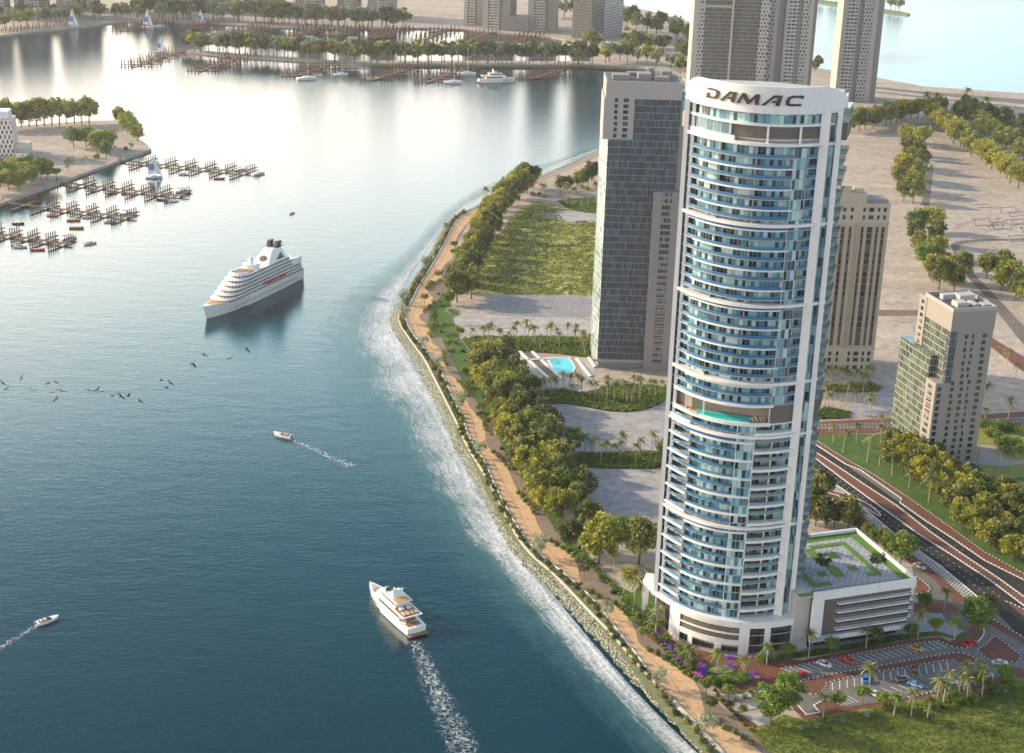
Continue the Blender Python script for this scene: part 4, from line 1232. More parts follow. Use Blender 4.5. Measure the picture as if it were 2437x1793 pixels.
for (x, w) in ((2.2, 1.7), (5.3, 1.6), (9.0, 1.3), (14.9, 1.2), (18.4, 2.6), (22.0, 1.1), (25.0, 1.5)):
    mb = MB(); mb.prism([(x - w / 2, -0.12), (x + w / 2, -0.12), (x + w / 2, 0.1), (x - w / 2, 0.1)], 16.5, 76.5, 0); mb.build('window_strip', facade('strip_%d' % int(x * 10), w, 3.2, 0.8, 0.78, (0.16, 0.13, 0.11), [(0, (0.02, 0.022, 0.03)), (0.7, (0.07, 0.08, 0.09))], 0.1), bt)
    for z in (4.0, 8.0, 11.2, 80.2, 84.0):
        mb = MB(); mb.box((x, -0.05, z), (w * 0.9, 0.25, 2.0)); mb.build('window', M['dark_glass'], bt)
for x in (0.3, 3.9, 7.1, 11.0, 12.2, 13.4, 16.6, 20.6, 23.5, 27.1):
    mb = MB(); mb.box((x, -0.35, 15.4), (0.55, 0.5, 63)); mb.build('pier', M['sandstone'], bt)
for y in (4, 9, 14, 18):
    mb = MB(); mb.prism([(W2, y), (W2 + 0.15, y), (W2 + 0.15, y + 1.6), (W2, y + 1.6)], 16.5, 84, 0); mb.build('window_strip', M['win_dark'], bt)
mb = MB(); mb.prism([(-0.15, 3), (0, 3), (0, 18), (-0.15, 18)], 16.5, 84, 0); mb.build('window_strip', M['win_dark'], bt)

# ================================================================== STEPPED APARTMENT BLOCK (far right, square windows)
M['taupe'] = plain('taupe_render', (0.29, 0.265, 0.23), 0.75, 0.05, 0.15)
M['green_glass'] = facade('green_curtain_wall', 1.15, 3.0, 0.84, 0.86, (0.30, 0.31, 0.26), [(0, (0.04, 0.065, 0.05)), (0.35, (0.08, 0.12, 0.09)), (0.6, (0.02, 0.03, 0.026)), (0.8, (0.13, 0.17, 0.12))], 0.12, gspec=0.7)
P0 = Vector((181.0, 598.3, 0))
ang = math.atan2(.257, .965)
sb = empty('apartment_block', P0, ang)
tag(sb, 'stepped taupe apartment block with square windows and green glass corner on the right', 'apartment building')
WF = 18.9
mb = MB(); mb.prism([(0, 0), (WF, 0), (WF, 23), (0, 23)], LZ, 64.0, 0); mb.build('tower_body', M['taupe'], sb)
mb = MB(); mb.prism([(-4.5, 0.0), (0, 0.0), (0, 8), (-4.5, 8)], LZ, 40.0, 0); mb.build('front_wing', M['taupe'], sb)
mb = MB(); mb.prism([(-0.9, -0.15), (2.3, -0.15), (2.3, 2), (-0.9, 2)], 40.0, 62.5, 0); mb.build('corner_glazing', M['curtain_dark'], sb)
mb = MB(); mb.prism([(-0.9, 2), (0, 2), (0, 21), (-0.9, 21)], 40.0, 62.5, 0); mb.build('glass_wing', M['green_glass'], sb)
mb = MB(); mb.prism([(-3.9, 8), (0, 8), (0, 34), (-3.9, 34)], LZ, 49.5, 0); mb.build('glass_wing', M['green_glass'], sb)
mb = MB(); mb.prism([(-1.2, 21), (4, 21), (4, 27), (-1.2, 27)], LZ, 71.0, 0); mb.build('stair_tower', M['taupe'], sb)
mb = MB(); mb.prism([(-1.0, -0.2), (WF + .15, -0.2), (WF + .15, 23.2), (-1.0, 23.2)], 62.6, 71.0, 0); mb.build('parapet_wall', M['taupe'], sb)
mb = MB(); mb.prism([(0.5, 1), (WF - 1, 1), (WF - 1, 22), (0.5, 22)], 71.0, 71.15, 0); rf = mb.build('roof', M['soffit'], sb)
for (x, y, w, d, h) in ((6, 7, 5, 5, 2.2), (12, 14, 7, 5, 3.0), (16, 5, 3, 4, 1.4), (6, 17, 6, 3, 2.4), (12, 7, 2, 6, 1.6)):
    mb = MB(); mb.box((x, y, 71.1), (w, d, h)); mb.build('roof_plant', M['concrete'], rf)
mb = MB()
for q in ([(-1.0, -0.2), (WF + .15, -0.2), (WF + .15, 0.4), (-1.0, 0.4)], [(WF - .4, 0.4), (WF + .15, 0.4), (WF + .15, 23.2), (WF - .4, 23.2)], [(-1.0, 0.4), (-.5, 0.4), (-.5, 23.2), (-1.0, 23.2)], [(-.5, 22.7), (WF - .4, 22.7), (WF - .4, 23.2), (-.5, 23.2)]):
    mb.prism(q, 71.0, 72.6, 0)
mb.build('parapet', M['light_stone'], sb)
rw = random.Random(11)
for i in range(20):
    z = 4.0 + i * 2.9
    up = z > 39
    cols_ = [(15.2, 1.9), (9.8, 0.8 if i % 2 else 1.3), (6.9, 1.4 if i % 2 else 0.8)] if up else [(15.3, 2.0), (10.7, 0.8 if i % 3 else 1.4), (7.5, 1.5), (3.3, 1.5)]
    for j, (x, w) in enumerate(cols_):
        mb = MB(); mb.box((x + rw.uniform(-.25, .25), -0.03, z), (w, 0.16, 1.7)); mb.build('window', M['dark_glass'], sb)
for i in range(12):
    z = 4.6 + i * 2.9
    mb = MB(); mb.box((-2.6, -0.03, z), (1.7, 0.16, 1.9)); mb.build('window', M['dark_glass'], sb)
    mb = MB(); mb.box((-4.53, 4.2, z), (0.16, 3.6, 1.9)); mb.build('side_window', M['win_dark'], sb)
for i in range(7):
    mb = MB(); mb.box((-1.22, 24, 50 + i * 2.9), (0.16, 2.2, 1.6)); mb.build('side_window', M['win_dark'], sb)
for i in range(20):
    mb = MB(); mb.box((WF + .03, 5, 4.0 + i * 2.9), (0.16, 1.8, 1.7)); mb.build('side_window', M['dark_glass'], sb)
mb = MB(); mb.box((-9, 20, 3.4), (10, 0.8, 0.5), 0.2); mb.build('entrance_canopy', M['light_stone'], sb)

# ================================================================== TOWERS FURTHER BACK
WIN_A = [(0.0, (0.03, 0.04, 0.05)), (0.5, (0.09, 0.11, 0.12)), (0.8, (0.20, 0.22, 0.22))]
M['far_check'] = facade('chequer_facade', 3.0, 3.4, 0.55, 0.6, (0.46, 0.43, 0.39), WIN_A, 0.2, stagger=True)
M['far_balc'] = facade('balcony_facade', 3.6, 3.4, 0.8, 0.5, (0.50, 0.47, 0.43), WIN_A, 0.2)
M['far_grid'] = facade('far_curtain_wall', 1.5, 3.4, 0.75, 0.82, (0.24, 0.225, 0.20), [(0, (0.07, 0.07, 0.065)), (0.5, (0.11, 0.11, 0.10)), (0.8, (0.045, 0.045, 0.045))], 0.2, gspec=0.3)
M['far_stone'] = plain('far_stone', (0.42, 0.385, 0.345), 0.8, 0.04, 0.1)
M['far_shade'] = plain('far_stone_shaded', (0.27, 0.25, 0.235), 0.8, 0.04, 0.1)  # darker copy of the far stone: shade of recesses and side walls painted in


def far_tower(name, fr_, x0, y0, x1, y1, h, depth, plan, label, z=LZ):
    """plan = list of (u0, u1, front offset, material, height factor, part name) across the front"""
    a, b = G(fr_, x0, y0), G(fr_, x1, y1)
    w = (b - a).length
    e = empty(name, (a.x, a.y, 0), math.atan2(b.y - a.y, b.x - a.x))
    tag(e, label, 'tower')
    for (u0, u1, o, mt, hf, pn) in plan:
        mb = MB()
        mb.prism([(u0 * w, -o), (u1 * w, -o), (u1 * w, depth), (u0 * w, depth)], LZ, LZ + h * hf, 0, 1)
        mb.build(pn, [M[mt], M['far_stone']], e)
    return e, w


gp = [(0, .07, 1.5, 'far_stone', 1, 'pier'), (.07, .15, .8, 'far_check', .995, 'window_bay'), (.15, .50, 0, 'far_grid', 1, 'glass_bay'), (.50, .53, 1.5, 'far_stone', 1.0, 'pier'), (.53, .88, -.6, 'far_grid', .99, 'glass_bay'), (.88, 1.0, 1.0, 'far_check', .985, 'window_bay')]
e, w = far_tower('glass_tower', 'S', 1636, 262, 1812, 268, 290, 42, gp, 'dark gridded tower with white piers rising behind the DAMAC crown, left of its neighbours')
for z in (96, 124, 131, 157, 184, 212):
    mb = MB(); mb.prism([(w * .07, -1.2), (w * .53, -1.2), (w * .53, 0), (w * .07, 0)], z, z + 1.8, 0); mb.build('belt', M['far_stone'], e)
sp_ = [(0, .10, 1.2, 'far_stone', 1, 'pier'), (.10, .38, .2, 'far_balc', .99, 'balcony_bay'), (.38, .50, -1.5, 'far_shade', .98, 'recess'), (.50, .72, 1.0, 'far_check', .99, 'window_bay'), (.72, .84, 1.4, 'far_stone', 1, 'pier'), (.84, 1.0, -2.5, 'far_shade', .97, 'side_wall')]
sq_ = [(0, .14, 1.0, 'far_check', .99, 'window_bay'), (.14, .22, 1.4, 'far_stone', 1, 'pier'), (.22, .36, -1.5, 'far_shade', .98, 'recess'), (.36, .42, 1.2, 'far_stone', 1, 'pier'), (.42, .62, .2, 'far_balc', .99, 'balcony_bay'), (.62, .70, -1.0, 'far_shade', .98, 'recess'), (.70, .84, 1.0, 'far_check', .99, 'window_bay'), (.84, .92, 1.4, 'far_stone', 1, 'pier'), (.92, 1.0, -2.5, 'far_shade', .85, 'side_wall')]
far_tower('slab_tower', 'S', 1808, 258, 1924, 262, 280, 34, sq_, 'beige slab tower with chequered windows just right of the dark gridded tower')
far_tower('slab_tower', 'S', 1985, 240, 2082, 243, 300, 30, sp_, 'slender beige tower standing alone on the far right against the lake')
# pedestals of the lone tower
# group across the bay
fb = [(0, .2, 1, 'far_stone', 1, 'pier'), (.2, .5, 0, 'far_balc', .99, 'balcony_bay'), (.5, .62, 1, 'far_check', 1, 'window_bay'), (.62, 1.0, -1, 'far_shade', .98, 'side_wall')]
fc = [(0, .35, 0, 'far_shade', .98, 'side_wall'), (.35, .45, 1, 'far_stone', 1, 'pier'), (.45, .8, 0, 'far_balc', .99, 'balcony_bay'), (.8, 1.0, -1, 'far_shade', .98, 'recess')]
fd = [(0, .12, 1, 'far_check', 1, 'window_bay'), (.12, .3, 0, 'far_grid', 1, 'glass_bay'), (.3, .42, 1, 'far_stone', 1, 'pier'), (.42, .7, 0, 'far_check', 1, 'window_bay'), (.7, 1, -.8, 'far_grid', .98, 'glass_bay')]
far_tower('bay_tower', 'b', 832, 158, 950, 165, 96, 24, fb, 'beige tower on the sand across the bay, leftmost of the linked trio')
far_tower('bay_tower', 'b', 955, 190, 1130, 202, 104, 28, fb, 'beige balcony tower on the sand across the bay, middle of the linked trio')
far_tower('bay_tower', 'b', 1248, 200, 1432, 208, 134, 28, fb, 'tallest beige tower across the bay, right end of the linked trio')
far_tower('bay_podium', 'b', 1100, 202, 1250, 206, 17, 24, [(0, 1, 0, 'far_shade', 1, 'wall'), (0.02, .98, -1, 'far_stone', 1.02, 'roof')], 'low grey podium joining the towers across the bay')
e, w = far_tower('white_grid_tower', 'b', 1660, 262, 1862, 216, 150, 26, [(0, .38, 0, 'far_grid', 1, 'glass_bay'), (.38, 1.0, 0.6, 'far_check', 1, 'window_bay')], 'glass and white windowed tower among trees between the trio and the dark glass tower')
far_tower('bay_tower', 'b', 8, 92, 142, 98, 88, 22, fc, 'pale tower in the trees across the bay, second left of the linked trio')
far_tower('bay_tower', 'b', 205, 105, 378, 112, 112, 24, fc, 'grey and white tower in the trees across the bay, just left of the trio')
far_tower('bay_tower', 'a', 1925, 95, 2105, 100, 105, 24, fc, 'grey banded tower rising from trees left of the open sand, across the bay')
far_tower('bay_tower', 'a', 1610, 60, 1830, 62, 70, 24, fd, 'broad gridded tower half hidden by trees in the middle of the far shore')
far_tower('bay_tower', 'a', 1117, 62, 1330, 58, 78, 24, fd, 'short gridded tower above the trees left of the strip island')
far_tower('bay_tower', 'a', 955, 58, 1030, 58, 70, 20, fb, 'narrow pale tower between tree crowns on the far left shore')
far_tower('bay_tower', 'a', 525, 66, 655, 66, 84, 20, fd, 'stone tower behind the far left trees, third from the left edge')
far_tower('bay_tower', 'a', 370, 68, 505, 70, 92, 22, fc, 'stone tower behind the far left trees, second from the left edge')
far_tower('bay_tower', 'a', 95, 96, 330, 92, 100, 22, fd, 'wide stone tower behind the far left trees, beside the edge tower')
far_tower('bay_tower', 'a', -60, 118, 76, 112, 96, 22, fd, 'windowed stone tower at the left edge of the far shore')
# hotel on the peninsula
ht = G('s', 215, 860); 
hb = empty('hotel', (ht.x, ht.y, 0), 0.12)
tag(hb, 'white hotel with staggered dark windows at the left edge on the peninsula', 'hotel')
M['hotel'] = facade('hotel_facade', 3.2, 3.6, 0.42, 0.78, (0.74, 0.68, 0.62), [(0, (0.04, 0.035, 0.03)), (0.8, (0.3, 0.25, 0.2))], 0.3, stagger=True)
mb = MB(); mb.prism([(-46, 0), (0, 0), (0, 16), (-46, 16)], LZ, 30, 0); mb.build('wall', M['hotel'], hb)
mb = MB(); mb.prism([(-44, 1), (-2.5, 1), (-2.5, 14), (-44, 14)], 30, 35.5, 0); mb.build('penthouse', M['white'], hb)
mb = MB(); mb.prism([(0.2, 2), (10, 3), (10, 18), (0.2, 18)], LZ, 9.5, 0); mb.build('annex', M['cream'], hb)
mb = MB(); mb.prism([(0.2, -3), (17, -4), (13, 2.8), (0.2, 1.8)], 5.6, 6.2, 0); mb.build('canopy', M['concrete'], hb)
for x in (1, 8, 15):
    mb = MB(); mb.box((x, -3.0, LZ), (0.4, 0.4, 3.6)); mb.build('canopy_post', M['white'], hb)
mb = MB(); mb.prism([(3, -12), (12, -12), (12, -7), (3, -7)], LZ, 5.5, 0); mb.build('pavilion', M['white'], hb)

# ================================================================== VEGETATION
def leaf_mat(name, cols, trans=0.35):
    t = NT(name)
    sp = t.n('SeparateXYZ')
    t.set(sp.inputs[0], t.uv())
    oi = t.n('ObjectInfo')
    f = t.math('ADD', t.math('MULTIPLY', sp.outputs[0], 0.60), t.math('MULTIPLY', oi.outputs['Random'], 0.40))
    c = t.ramp(f, cols)
    k = t.math('MULTIPLY_ADD', sp.outputs[1], 2.5, 1.05)
    s = t.n('VectorMath', operation='SCALE')
    t.set(s.inputs[0], c); t.set(s.inputs['Scale'], k)
    t.P(col=s.outputs[0], rough=0.6, spec=0.3)
    tr = t.n('BsdfTranslucent')
    t.set(tr.inputs[0], s.outputs[0])
    mx = t.n('MixShader')
    mx.inputs[0].default_value = trans
    t.t.links.new(t.b.outputs[0], mx.inputs[1]); t.t.links.new(tr.outputs[0], mx.inputs[2])
    t.t.links.new(mx.outputs[0], t.out.inputs[0])
    return t.mat


M['leaf_gold'] = leaf_mat('golden_leaves', [(0.1, (0.055, 0.07, 0.016)), (0.4, (0.12, 0.125, 0.022)), (0.65, (0.175, 0.17, 0.028)), (0.9, (0.225, 0.20, 0.030))])
M['leaf_olive'] = leaf_mat('olive_leaves', [(0.1, (0.04, 0.05, 0.018)), (0.5, (0.09, 0.10, 0.028)), (0.8, (0.16, 0.155, 0.04))])
M['leaf_green'] = leaf_mat('green_leaves', [(0.1, (0.03, 0.055, 0.012)), (0.5, (0.07, 0.11, 0.02)), (0.85, (0.13, 0.16, 0.03))])
M['leaf_dark'] = leaf_mat('dark_leaves', [(0.1, (0.022, 0.032, 0.012)), (0.6, (0.055, 0.068, 0.025)), (0.9, (0.09, 0.10, 0.035))])
M['leaf_grey'] = leaf_mat('greygreen_leaves', [(0.1, (0.08, 0.095, 0.06)), (0.6, (0.15, 0.17, 0.115)), (0.9, (0.22, 0.235, 0.17))])
M['leaf_palm'] = leaf_mat('palm_leaves', [(0.1, (0.05, 0.06, 0.02)), (0.5, (0.10, 0.11, 0.035)), (0.9, (0.17, 0.165, 0.06))])
M['flower'] = leaf_mat('purple_flowers', [(0.1, (0.10, 0.04, 0.25)), (0.5, (0.22, 0.10, 0.45)), (0.8, (0.40, 0.10, 0.32))])
M['pink_flower'] = leaf_mat('pink_flowers', [(0.1, (0.35, 0.08, 0.22)), (0.8, (0.60, 0.25, 0.40))])
M['bark'] = plain('bark', (0.16, 0.115, 0.08), 0.9, 0.25, 2)
M['bark_pale'] = plain('pale_bark', (0.42, 0.37, 0.30), 0.9, 0.15, 2)


def leaf_quad(mb, c, s, rg, tone, var, m=0, up=0.35):
    n = Vector((rg.uniform(-1, 1), rg.uniform(-1, 1), rg.uniform(-1 + up, 1)))
    if n.length < 0.05: n = Vector((0, 0, 1))
    n.normalize()
    a = n.orthogonal().normalized()
    a = Matrix.Rotation(rg.uniform(0, 6.28), 3, n) @ a
    b = n.cross(a)
    s1, s2 = s * rg.uniform(0.7, 1.3), s * rg.uniform(0.4, 0.8)
    uv = [(tone, var)] * 4
    mb.face([c - a * s1, c - b * s2, c + a * s1, c + b * s2], m, uv)


def crown_mesh(seed, rx, rz, cz, nc, nl, leaf, hole=0.5, flat=0.0, cr=(0.28, 0.40)):
    rg = random.Random(seed)
    mb = MB()
    for i in range(nc):
        while True:
            d = Vector((rg.uniform(-1, 1), rg.uniform(-1, 1), rg.uniform(-1, 1)))
            if hole < d.length < 1.0: break
        if flat and d.z < 0: d.z *= flat
        k = rg.uniform(0.85, 1.08)
        c = Vector((d.x * rx * k, d.y * rx * k, cz + d.z * rz * k))
        r = rx * rg.uniform(*cr)
        tone = rg.random()
        for j in range(nl):
            e = Vector((rg.gauss(0, 1), rg.gauss(0, 1), rg.gauss(0, 1))).normalized() * r * (rg.random() ** 0.4)
            p = c + e
            leaf_quad(mb, p, leaf, rg, min(1, max(0, tone + rg.uniform(-.15, .15))), rg.random())
    return mb


def trunk_mesh(seed, h, r, spread, ch, nb=5):
    rg = random.Random(seed)
    mb = MB()
    p = Vector((0, 0, -0.3)); q = Vector((rg.uniform(-.2, .2), rg.uniform(-.2, .2), h))
    mb.tube(p, q, r, r * 0.7, 7, cap=False)
    for i in range(nb):
        a = 6.28 * i / nb + rg.uniform(-.4, .4)
        e = q + Vector((math.cos(a) * spread, math.sin(a) * spread, ch * rg.uniform(.6, 1.0)))
        m_ = q.lerp(e, 0.5) + Vector((0, 0, ch * 0.1))
        mb.tube(q - Vector((0, 0, .1)), m_, r * 0.5, r * 0.3, 5, cap=False)
        mb.tube(m_, e, r * 0.3, r * 0.1, 5, cap=False)
    return mb


def tree_kind(name, seed, mat, rx=3.9, rz=3.6, cz=6.4, th=3.0, nc=44, nl=46, leaf=0.42, hole=0.5, flat=0.0, bark='bark', tr=0.28, cr=(0.28, 0.40)):
    root = empty(name)
    trunk_mesh(seed, th, tr, rx * 0.6, (cz - th) * 0.9).build('trunk', M[bark], root)
    crown_mesh(seed + 1, rx, rz, cz, nc, nl, leaf, hole, flat, cr).build('crown', M[mat], root)
    return Kind(root)


def palm_kind(name, seed, h=8.0, nf=20, fl=3.1, mat='leaf_palm', bark='bark_pale', r=0.2):
    rg = random.Random(seed)
    root = empty(name)
    mb = MB()
    pts = [Vector((0, 0, -0.2))]
    lean = Vector((rg.uniform(-.5, .5), rg.uniform(-.5, .5), 0))
    for i in range(1, 6):
        k = i / 5
        pts.append(Vector((lean.x * k * k, lean.y * k * k, h * k)))
    for i in range(5):
        mb.tube(pts[i], pts[i + 1], r * (1 - .08 * i), r * (1 - .08 * (i + 1)), 7, cap=(i == 4))
    mb.build('trunk', M[bark], root)
    mb = MB()
    top = pts[-1]
    for i in range(nf):
        a = 6.283 * i / nf * 2.4 + rg.uniform(-.2, .2)
        el = rg.uniform(-0.35, 1.15)
        L = fl * rg.uniform(.85, 1.1)
        d = Vector((math.cos(a) * math.cos(el), math.sin(a) * math.cos(el), math.sin(el)))
        side = Vector((-math.sin(a), math.cos(a), 0))
        prev = top.copy()
        tone = rg.random()
        ns = 7
        for j in range(ns):
            k = (j + 1) / ns
            p = top + d * (L * k) + Vector((0, 0, -L * 0.55 * k * k))
            w = L * 0.24 * math.sin(math.pi * min(1, 0.18 + 0.82 * (1 - k * 0.85)))
            w = L * 0.24 * (1 - k * 0.75)
            for sg in (-1, 1):
                tip = prev.lerp(p, 0.8) + side * sg * w + (p - prev) * 0.7 + Vector((0, 0, -w * 0.45))
                mb.face([prev, p, tip], 0, [(tone, rg.random())] * 3)
                tip2 = prev.lerp(p, 0.3) + side * sg * w * 1.0 + (p - prev) * 0.4 + Vector((0, 0, -w * 0.3))
                mb.face([prev, prev.lerp(p, 0.45), tip2], 0, [(tone, rg.random())] * 3)
            prev = p
    mb.build('crown', M[mat], root)
    return Kind(root)


def shrub_kind(name, seed, mat, rx=0.9, rz=0.7, nc=12, nl=26, leaf=0.16):
    """a low bush: one mesh"""
    mb = crown_mesh(seed, rx, rz, rz * 0.8, nc, nl, leaf, 0.2, 0.6, (0.35, 0.5))
    o = mb.build(name, M[mat])
    return Kind(o)


TG = [tree_kind('leafy_tree', 101, 'leaf_gold'), tree_kind('leafy_tree', 111, 'leaf_gold', 4.2, 3.3, 6.0)]
TO = [tree_kind('leafy_tree', 121, 'leaf_olive'), tree_kind('leafy_tree', 131, 'leaf_olive', 3.6, 3.8, 6.5)]
TN = [tree_kind('leafy_tree', 141, 'leaf_green', leaf=0.38), tree_kind('leafy_tree', 151, 'leaf_green', 4.0, 3.4, 6.2)]
TD = [tree_kind('leafy_tree', 161, 'leaf_dark', nc=36, hole=0.55), tree_kind('leafy_tree', 171, 'leaf_dark', 3.6, 3.6, 6.3, nc=34)]
TS = [tree_kind('silver_tree', 181, 'leaf_grey', 2.5, 2.5, 4.4, 1.6, 30, 34, 0.22, 0.3, bark='bark_pale', tr=0.14)]
TL = [tree_kind('clipped_tree', 191, 'leaf_olive', 1.9, 1.35, 3.5, 2.2, 34, 34, 0.2, 0.3, 0.3, tr=0.11), tree_kind('clipped_tree', 192, 'leaf_green', 1.9, 1.45, 3.3, 2.0, 34, 34, 0.2, 0.3, 0.4, tr=0.11)]
TX = [tree_kind('sparse_tree', 201, 'leaf_dark', 2.6, 2.4, 5.2, 2.8, 18, 40, 0.3, 0.6, tr=0.13)]
TF = [tree_kind('shore_tree', 211, 'leaf_dark', nc=22, nl=22, leaf=0.75, th=4.0, cz=7.0, rx=3.6, rz=3.0), tree_kind('shore_tree', 212, 'leaf_olive', nc=22, nl=22, leaf=0.75, th=4.0, cz=7.0, rx=3.8, rz=3.2), tree_kind('shore_tree', 213, 'leaf_grey', nc=22, nl=22, leaf=0.7, th=4.0, cz=7.0, rx=3.6, rz=3.0)]
TM = [tree_kind('shore_tree', 215, 'leaf_gold', nc=22, nl=22, leaf=0.75, th=4.0, cz=7.0, rx=3.6, rz=3.0)]
PA = [palm_kind('palm_tree', 301), palm_kind('palm_tree', 302, 7.0, 18, 2.9), palm_kind('palm_tree', 303, 9.0, 22, 3.2)]
PD = [palm_kind('palm_tree', 304, 5.0, 26, 3.6, r=0.28), palm_kind('palm_tree', 305, 6.5, 26, 3.4, 'leaf_green', r=0.25)]
SHR = [shrub_kind('low_shrub', 401, 'leaf_dark'), shrub_kind('low_shrub', 402, 'leaf_olive'), shrub_kind('low_shrub', 403, 'leaf_green')]
FLW = [shrub_kind('flower_bush', 411, 'flower', 1.1, 0.55, 12, 26, 0.16)]
FLP = [shrub_kind('flower_bush', 412, 'pink_flower', 1.0, 0.5, 12, 26, 0.16)]
AGV = [palm_kind('agave', 421, 0.4, 26, 1.3, 'leaf_grey', 'bark', 0.2)]
BIGS = [shrub_kind('round_bush', 431, 'leaf_green', 1.9, 1.6, 26, 34, 0.22)]
rv = random.Random(99)


def plant(kinds, pts, sc, lab, cat, group, jit=0.0, svar=0.15, z=None):
    """lab: text with one {} that takes the ordinal word"""
    n = len(pts)
    for i, p in enumerate(pts):
        k = kinds[rv.randrange(len(kinds))]
        q = Vector((p.x + rv.uniform(-jit, jit), p.y + rv.uniform(-jit, jit), LZ if z is None else z))
        l = lab.format(nth(i + 1))
        k.place(q, rv.uniform(0, 6.28), sc * rv.uniform(1 - svar, 1 + svar), l, cat, group)


def rowpts(spec, n, jit=0.0):
    return [p + Vector((rv.uniform(-jit, jit), rv.uniform(-jit, jit), 0)) for p, t in along(GP(spec), n=n)]


# dense belts beside the promenade
plant(TG + TG + TO, rowpts('F 1003,662 1012,628 1022,596 1040,560 1052,525 1066,495 1082,468 1104,447 1126,428 1148,412', 17), 1.6, 'gold-green tree in the seaward row by the scrub field, {} from the near end', 'tree', 'trees between the promenade and the scrub field', 1.5)
plant(TO + TD, rowpts('F 1030,655 1038,620 1050,585 1066,548 1080,512 1098,482 1125,452 1150,430 1172,412', 14), 1.6, 'olive tree in the landward row by the scrub field, {} from the near end', 'tree', 'trees between the promenade and the scrub field', 1.5)
plant(TG + TG + TO, rowpts('e 930,1060 960,1180 1030,1290 1070,1420 1130,1540 1180,1640 | h 400,190 470,290 560,350', 17), 1.35, 'golden tree in the seaward row of the long belt, {} from the far end', 'tree', 'long belt of trees behind the promenade', 1.2)
plant(TO + TG + TN, rowpts('e 1000,1040 1060,1130 1120,1240 1190,1340 1250,1460 1310,1560 | h 480,120 560,210 640,290', 17), 1.45, 'green tree in the middle row of the long belt, {} from the far end', 'tree', 'long belt of trees behind the promenade', 1.2)
plant(TO + TD, rowpts('e 1080,1020 1130,1100 1200,1200 1260,1300 1330,1400 1390,1500 | h 520,40 620,140 690,220', 13), 1.4, 'olive tree in the inland row of the long belt, {} from the far end', 'tree', 'long belt of trees behind the promenade', 1.2)
for (fr_, x, y, ks, s_, lb) in (('h', 775, 575, TG, 1.85, 'big golden tree with a rusty trunk at the corner by the curved tower'), ('h', 1000, 580, TO, 1.85, 'big olive tree touching the left edge of the curved tower'),
                                ('h', 610, 500, TD, 1.25, 'dark green tree left of the big golden tree'), ('h', 880, 500, TN, 1.35, 'leafy tree between the big golden and big olive trees'),
                                ('h', 700, 400, TO, 1.3, 'olive tree closing the near end of the long belt'), ('q', 930, 1620, TG, 0.75, 'small yellow tree in front of the palms by the podium'),
                                ('o', 2080, 1330, TN, 1.35, 'large round green tree in the grass left of the car park'), ('m', 100, 1180, TN, 1.2, 'leafy green tree touching the corner of the parking bays'),
                                ('g', 1680, 970, TN, 1.3, 'tall dark green tree at the car park entrance'), ('g', 1740, 900, TD, 1.0, 'smaller dark tree behind the tall tree at the entrance'),
                                ('p', 1240, 1490, TN, 1.15, 'dark leafy tree at the left end of the third palm grove'), ('p', 2090, 1560, TN, 1.0, 'bright green tree at the right end of the third palm grove'),
                                ('g', 1250, 590, TN, 1.35, 'large green tree between the roof garden and the road')):
    ks[0].place(G(fr_, x, y), rv.uniform(0, 6), s_, lb, 'tree')
# silver trees standing along the sea wall
for i, (fr_, x, y) in enumerate((('F', 980, 512), ('F', 934, 590), ('F', 886, 668), ('F', 887, 708), ('F', 928, 765), ('F', 963, 812), ('F', 1052, 1005), ('h', 445, 540), ('h', 820, 890), ('h', 1115, 1285), ('h', 1385, 1560), ('F', 1010, 900))):
    TS[0].place(G(fr_, x, y), rv.uniform(0, 6), (0.95, 1.0, 1.1, 1.25)[i % 4] * (1.1 if i > 5 else 1.15), 'silvery tree beside the sea wall, %s counted from the far end' % nth(i + 1), 'tree', 'silver trees along the sea wall')
# clipped round trees beside the wavy path
cl = [('e', 770, 262), ('e', 765, 310), ('e', 668, 460), ('e', 622, 520), ('e', 575, 612), ('e', 640, 735), ('e', 645, 800), ('e', 730, 910), ('e', 750, 970), ('e', 835, 1095), ('e', 870, 1180), ('e', 955, 1320), ('e', 985, 1420), ('h', 285, 60),
      ('h', 430, 250), ('h', 675, 590), ('h', 690, 655), ('h', 925, 830), ('h', 1000, 930), ('h', 1020, 1010), ('h', 1300, 1190), ('h', 1385, 1310), ('h', 1405, 1420)]
for i, (fr_, x, y) in enumerate(cl):
    TL[i % 2].place(G(fr_, x, y), rv.uniform(0, 6), 1.05 if i > 12 else 1.2, 'clipped round tree on the edge of the wavy path, %s from the far end' % nth(i + 1), 'tree', 'clipped trees along the wavy path')
# low shrubs along the sea wall and on the wavy border
sh = [p for p, t in along(smooth(tan_l, 1), step=5.2) if 380 < p.y < 1010]
o_ = []
for i, p in enumerate(sh):
    t = (sh[min(i + 1, len(sh) - 1)] - sh[max(0, i - 1)]).normalized()
    nn = Vector((-t.y, t.x, 0))
    o_.append(p + nn * rv.uniform(1.0, 2.8))
for i, p in enumerate(o_):
    SHR[(0, 0, 1, 2)[i % 4] if i % 4 < 3 else 1].place(p, rv.uniform(0, 6), rv.uniform(1.4, 2.1), 'low dark shrub in the green strip between the sea wall and the tan promenade', 'shrub', 'shrubs along the sea wall')
tr_ = [p for p, t in along(smooth(tan_r, 2), step=3.6) if 385 < p.y < 850]
tr_ = [p for i, p in enumerate(tr_) if (i // 6) % 2 == 0]
for i, p in enumerate(tr_):
    SHR[1 + i % 2].place(Vector((p.x + rv.uniform(-.3, .3), p.y, LZ)), rv.uniform(0, 6), rv.uniform(1.2, 1.7), 'low olive shrub in a curved hedge between tan promenade and brown path', 'shrub', 'curved hedges on the wavy path')
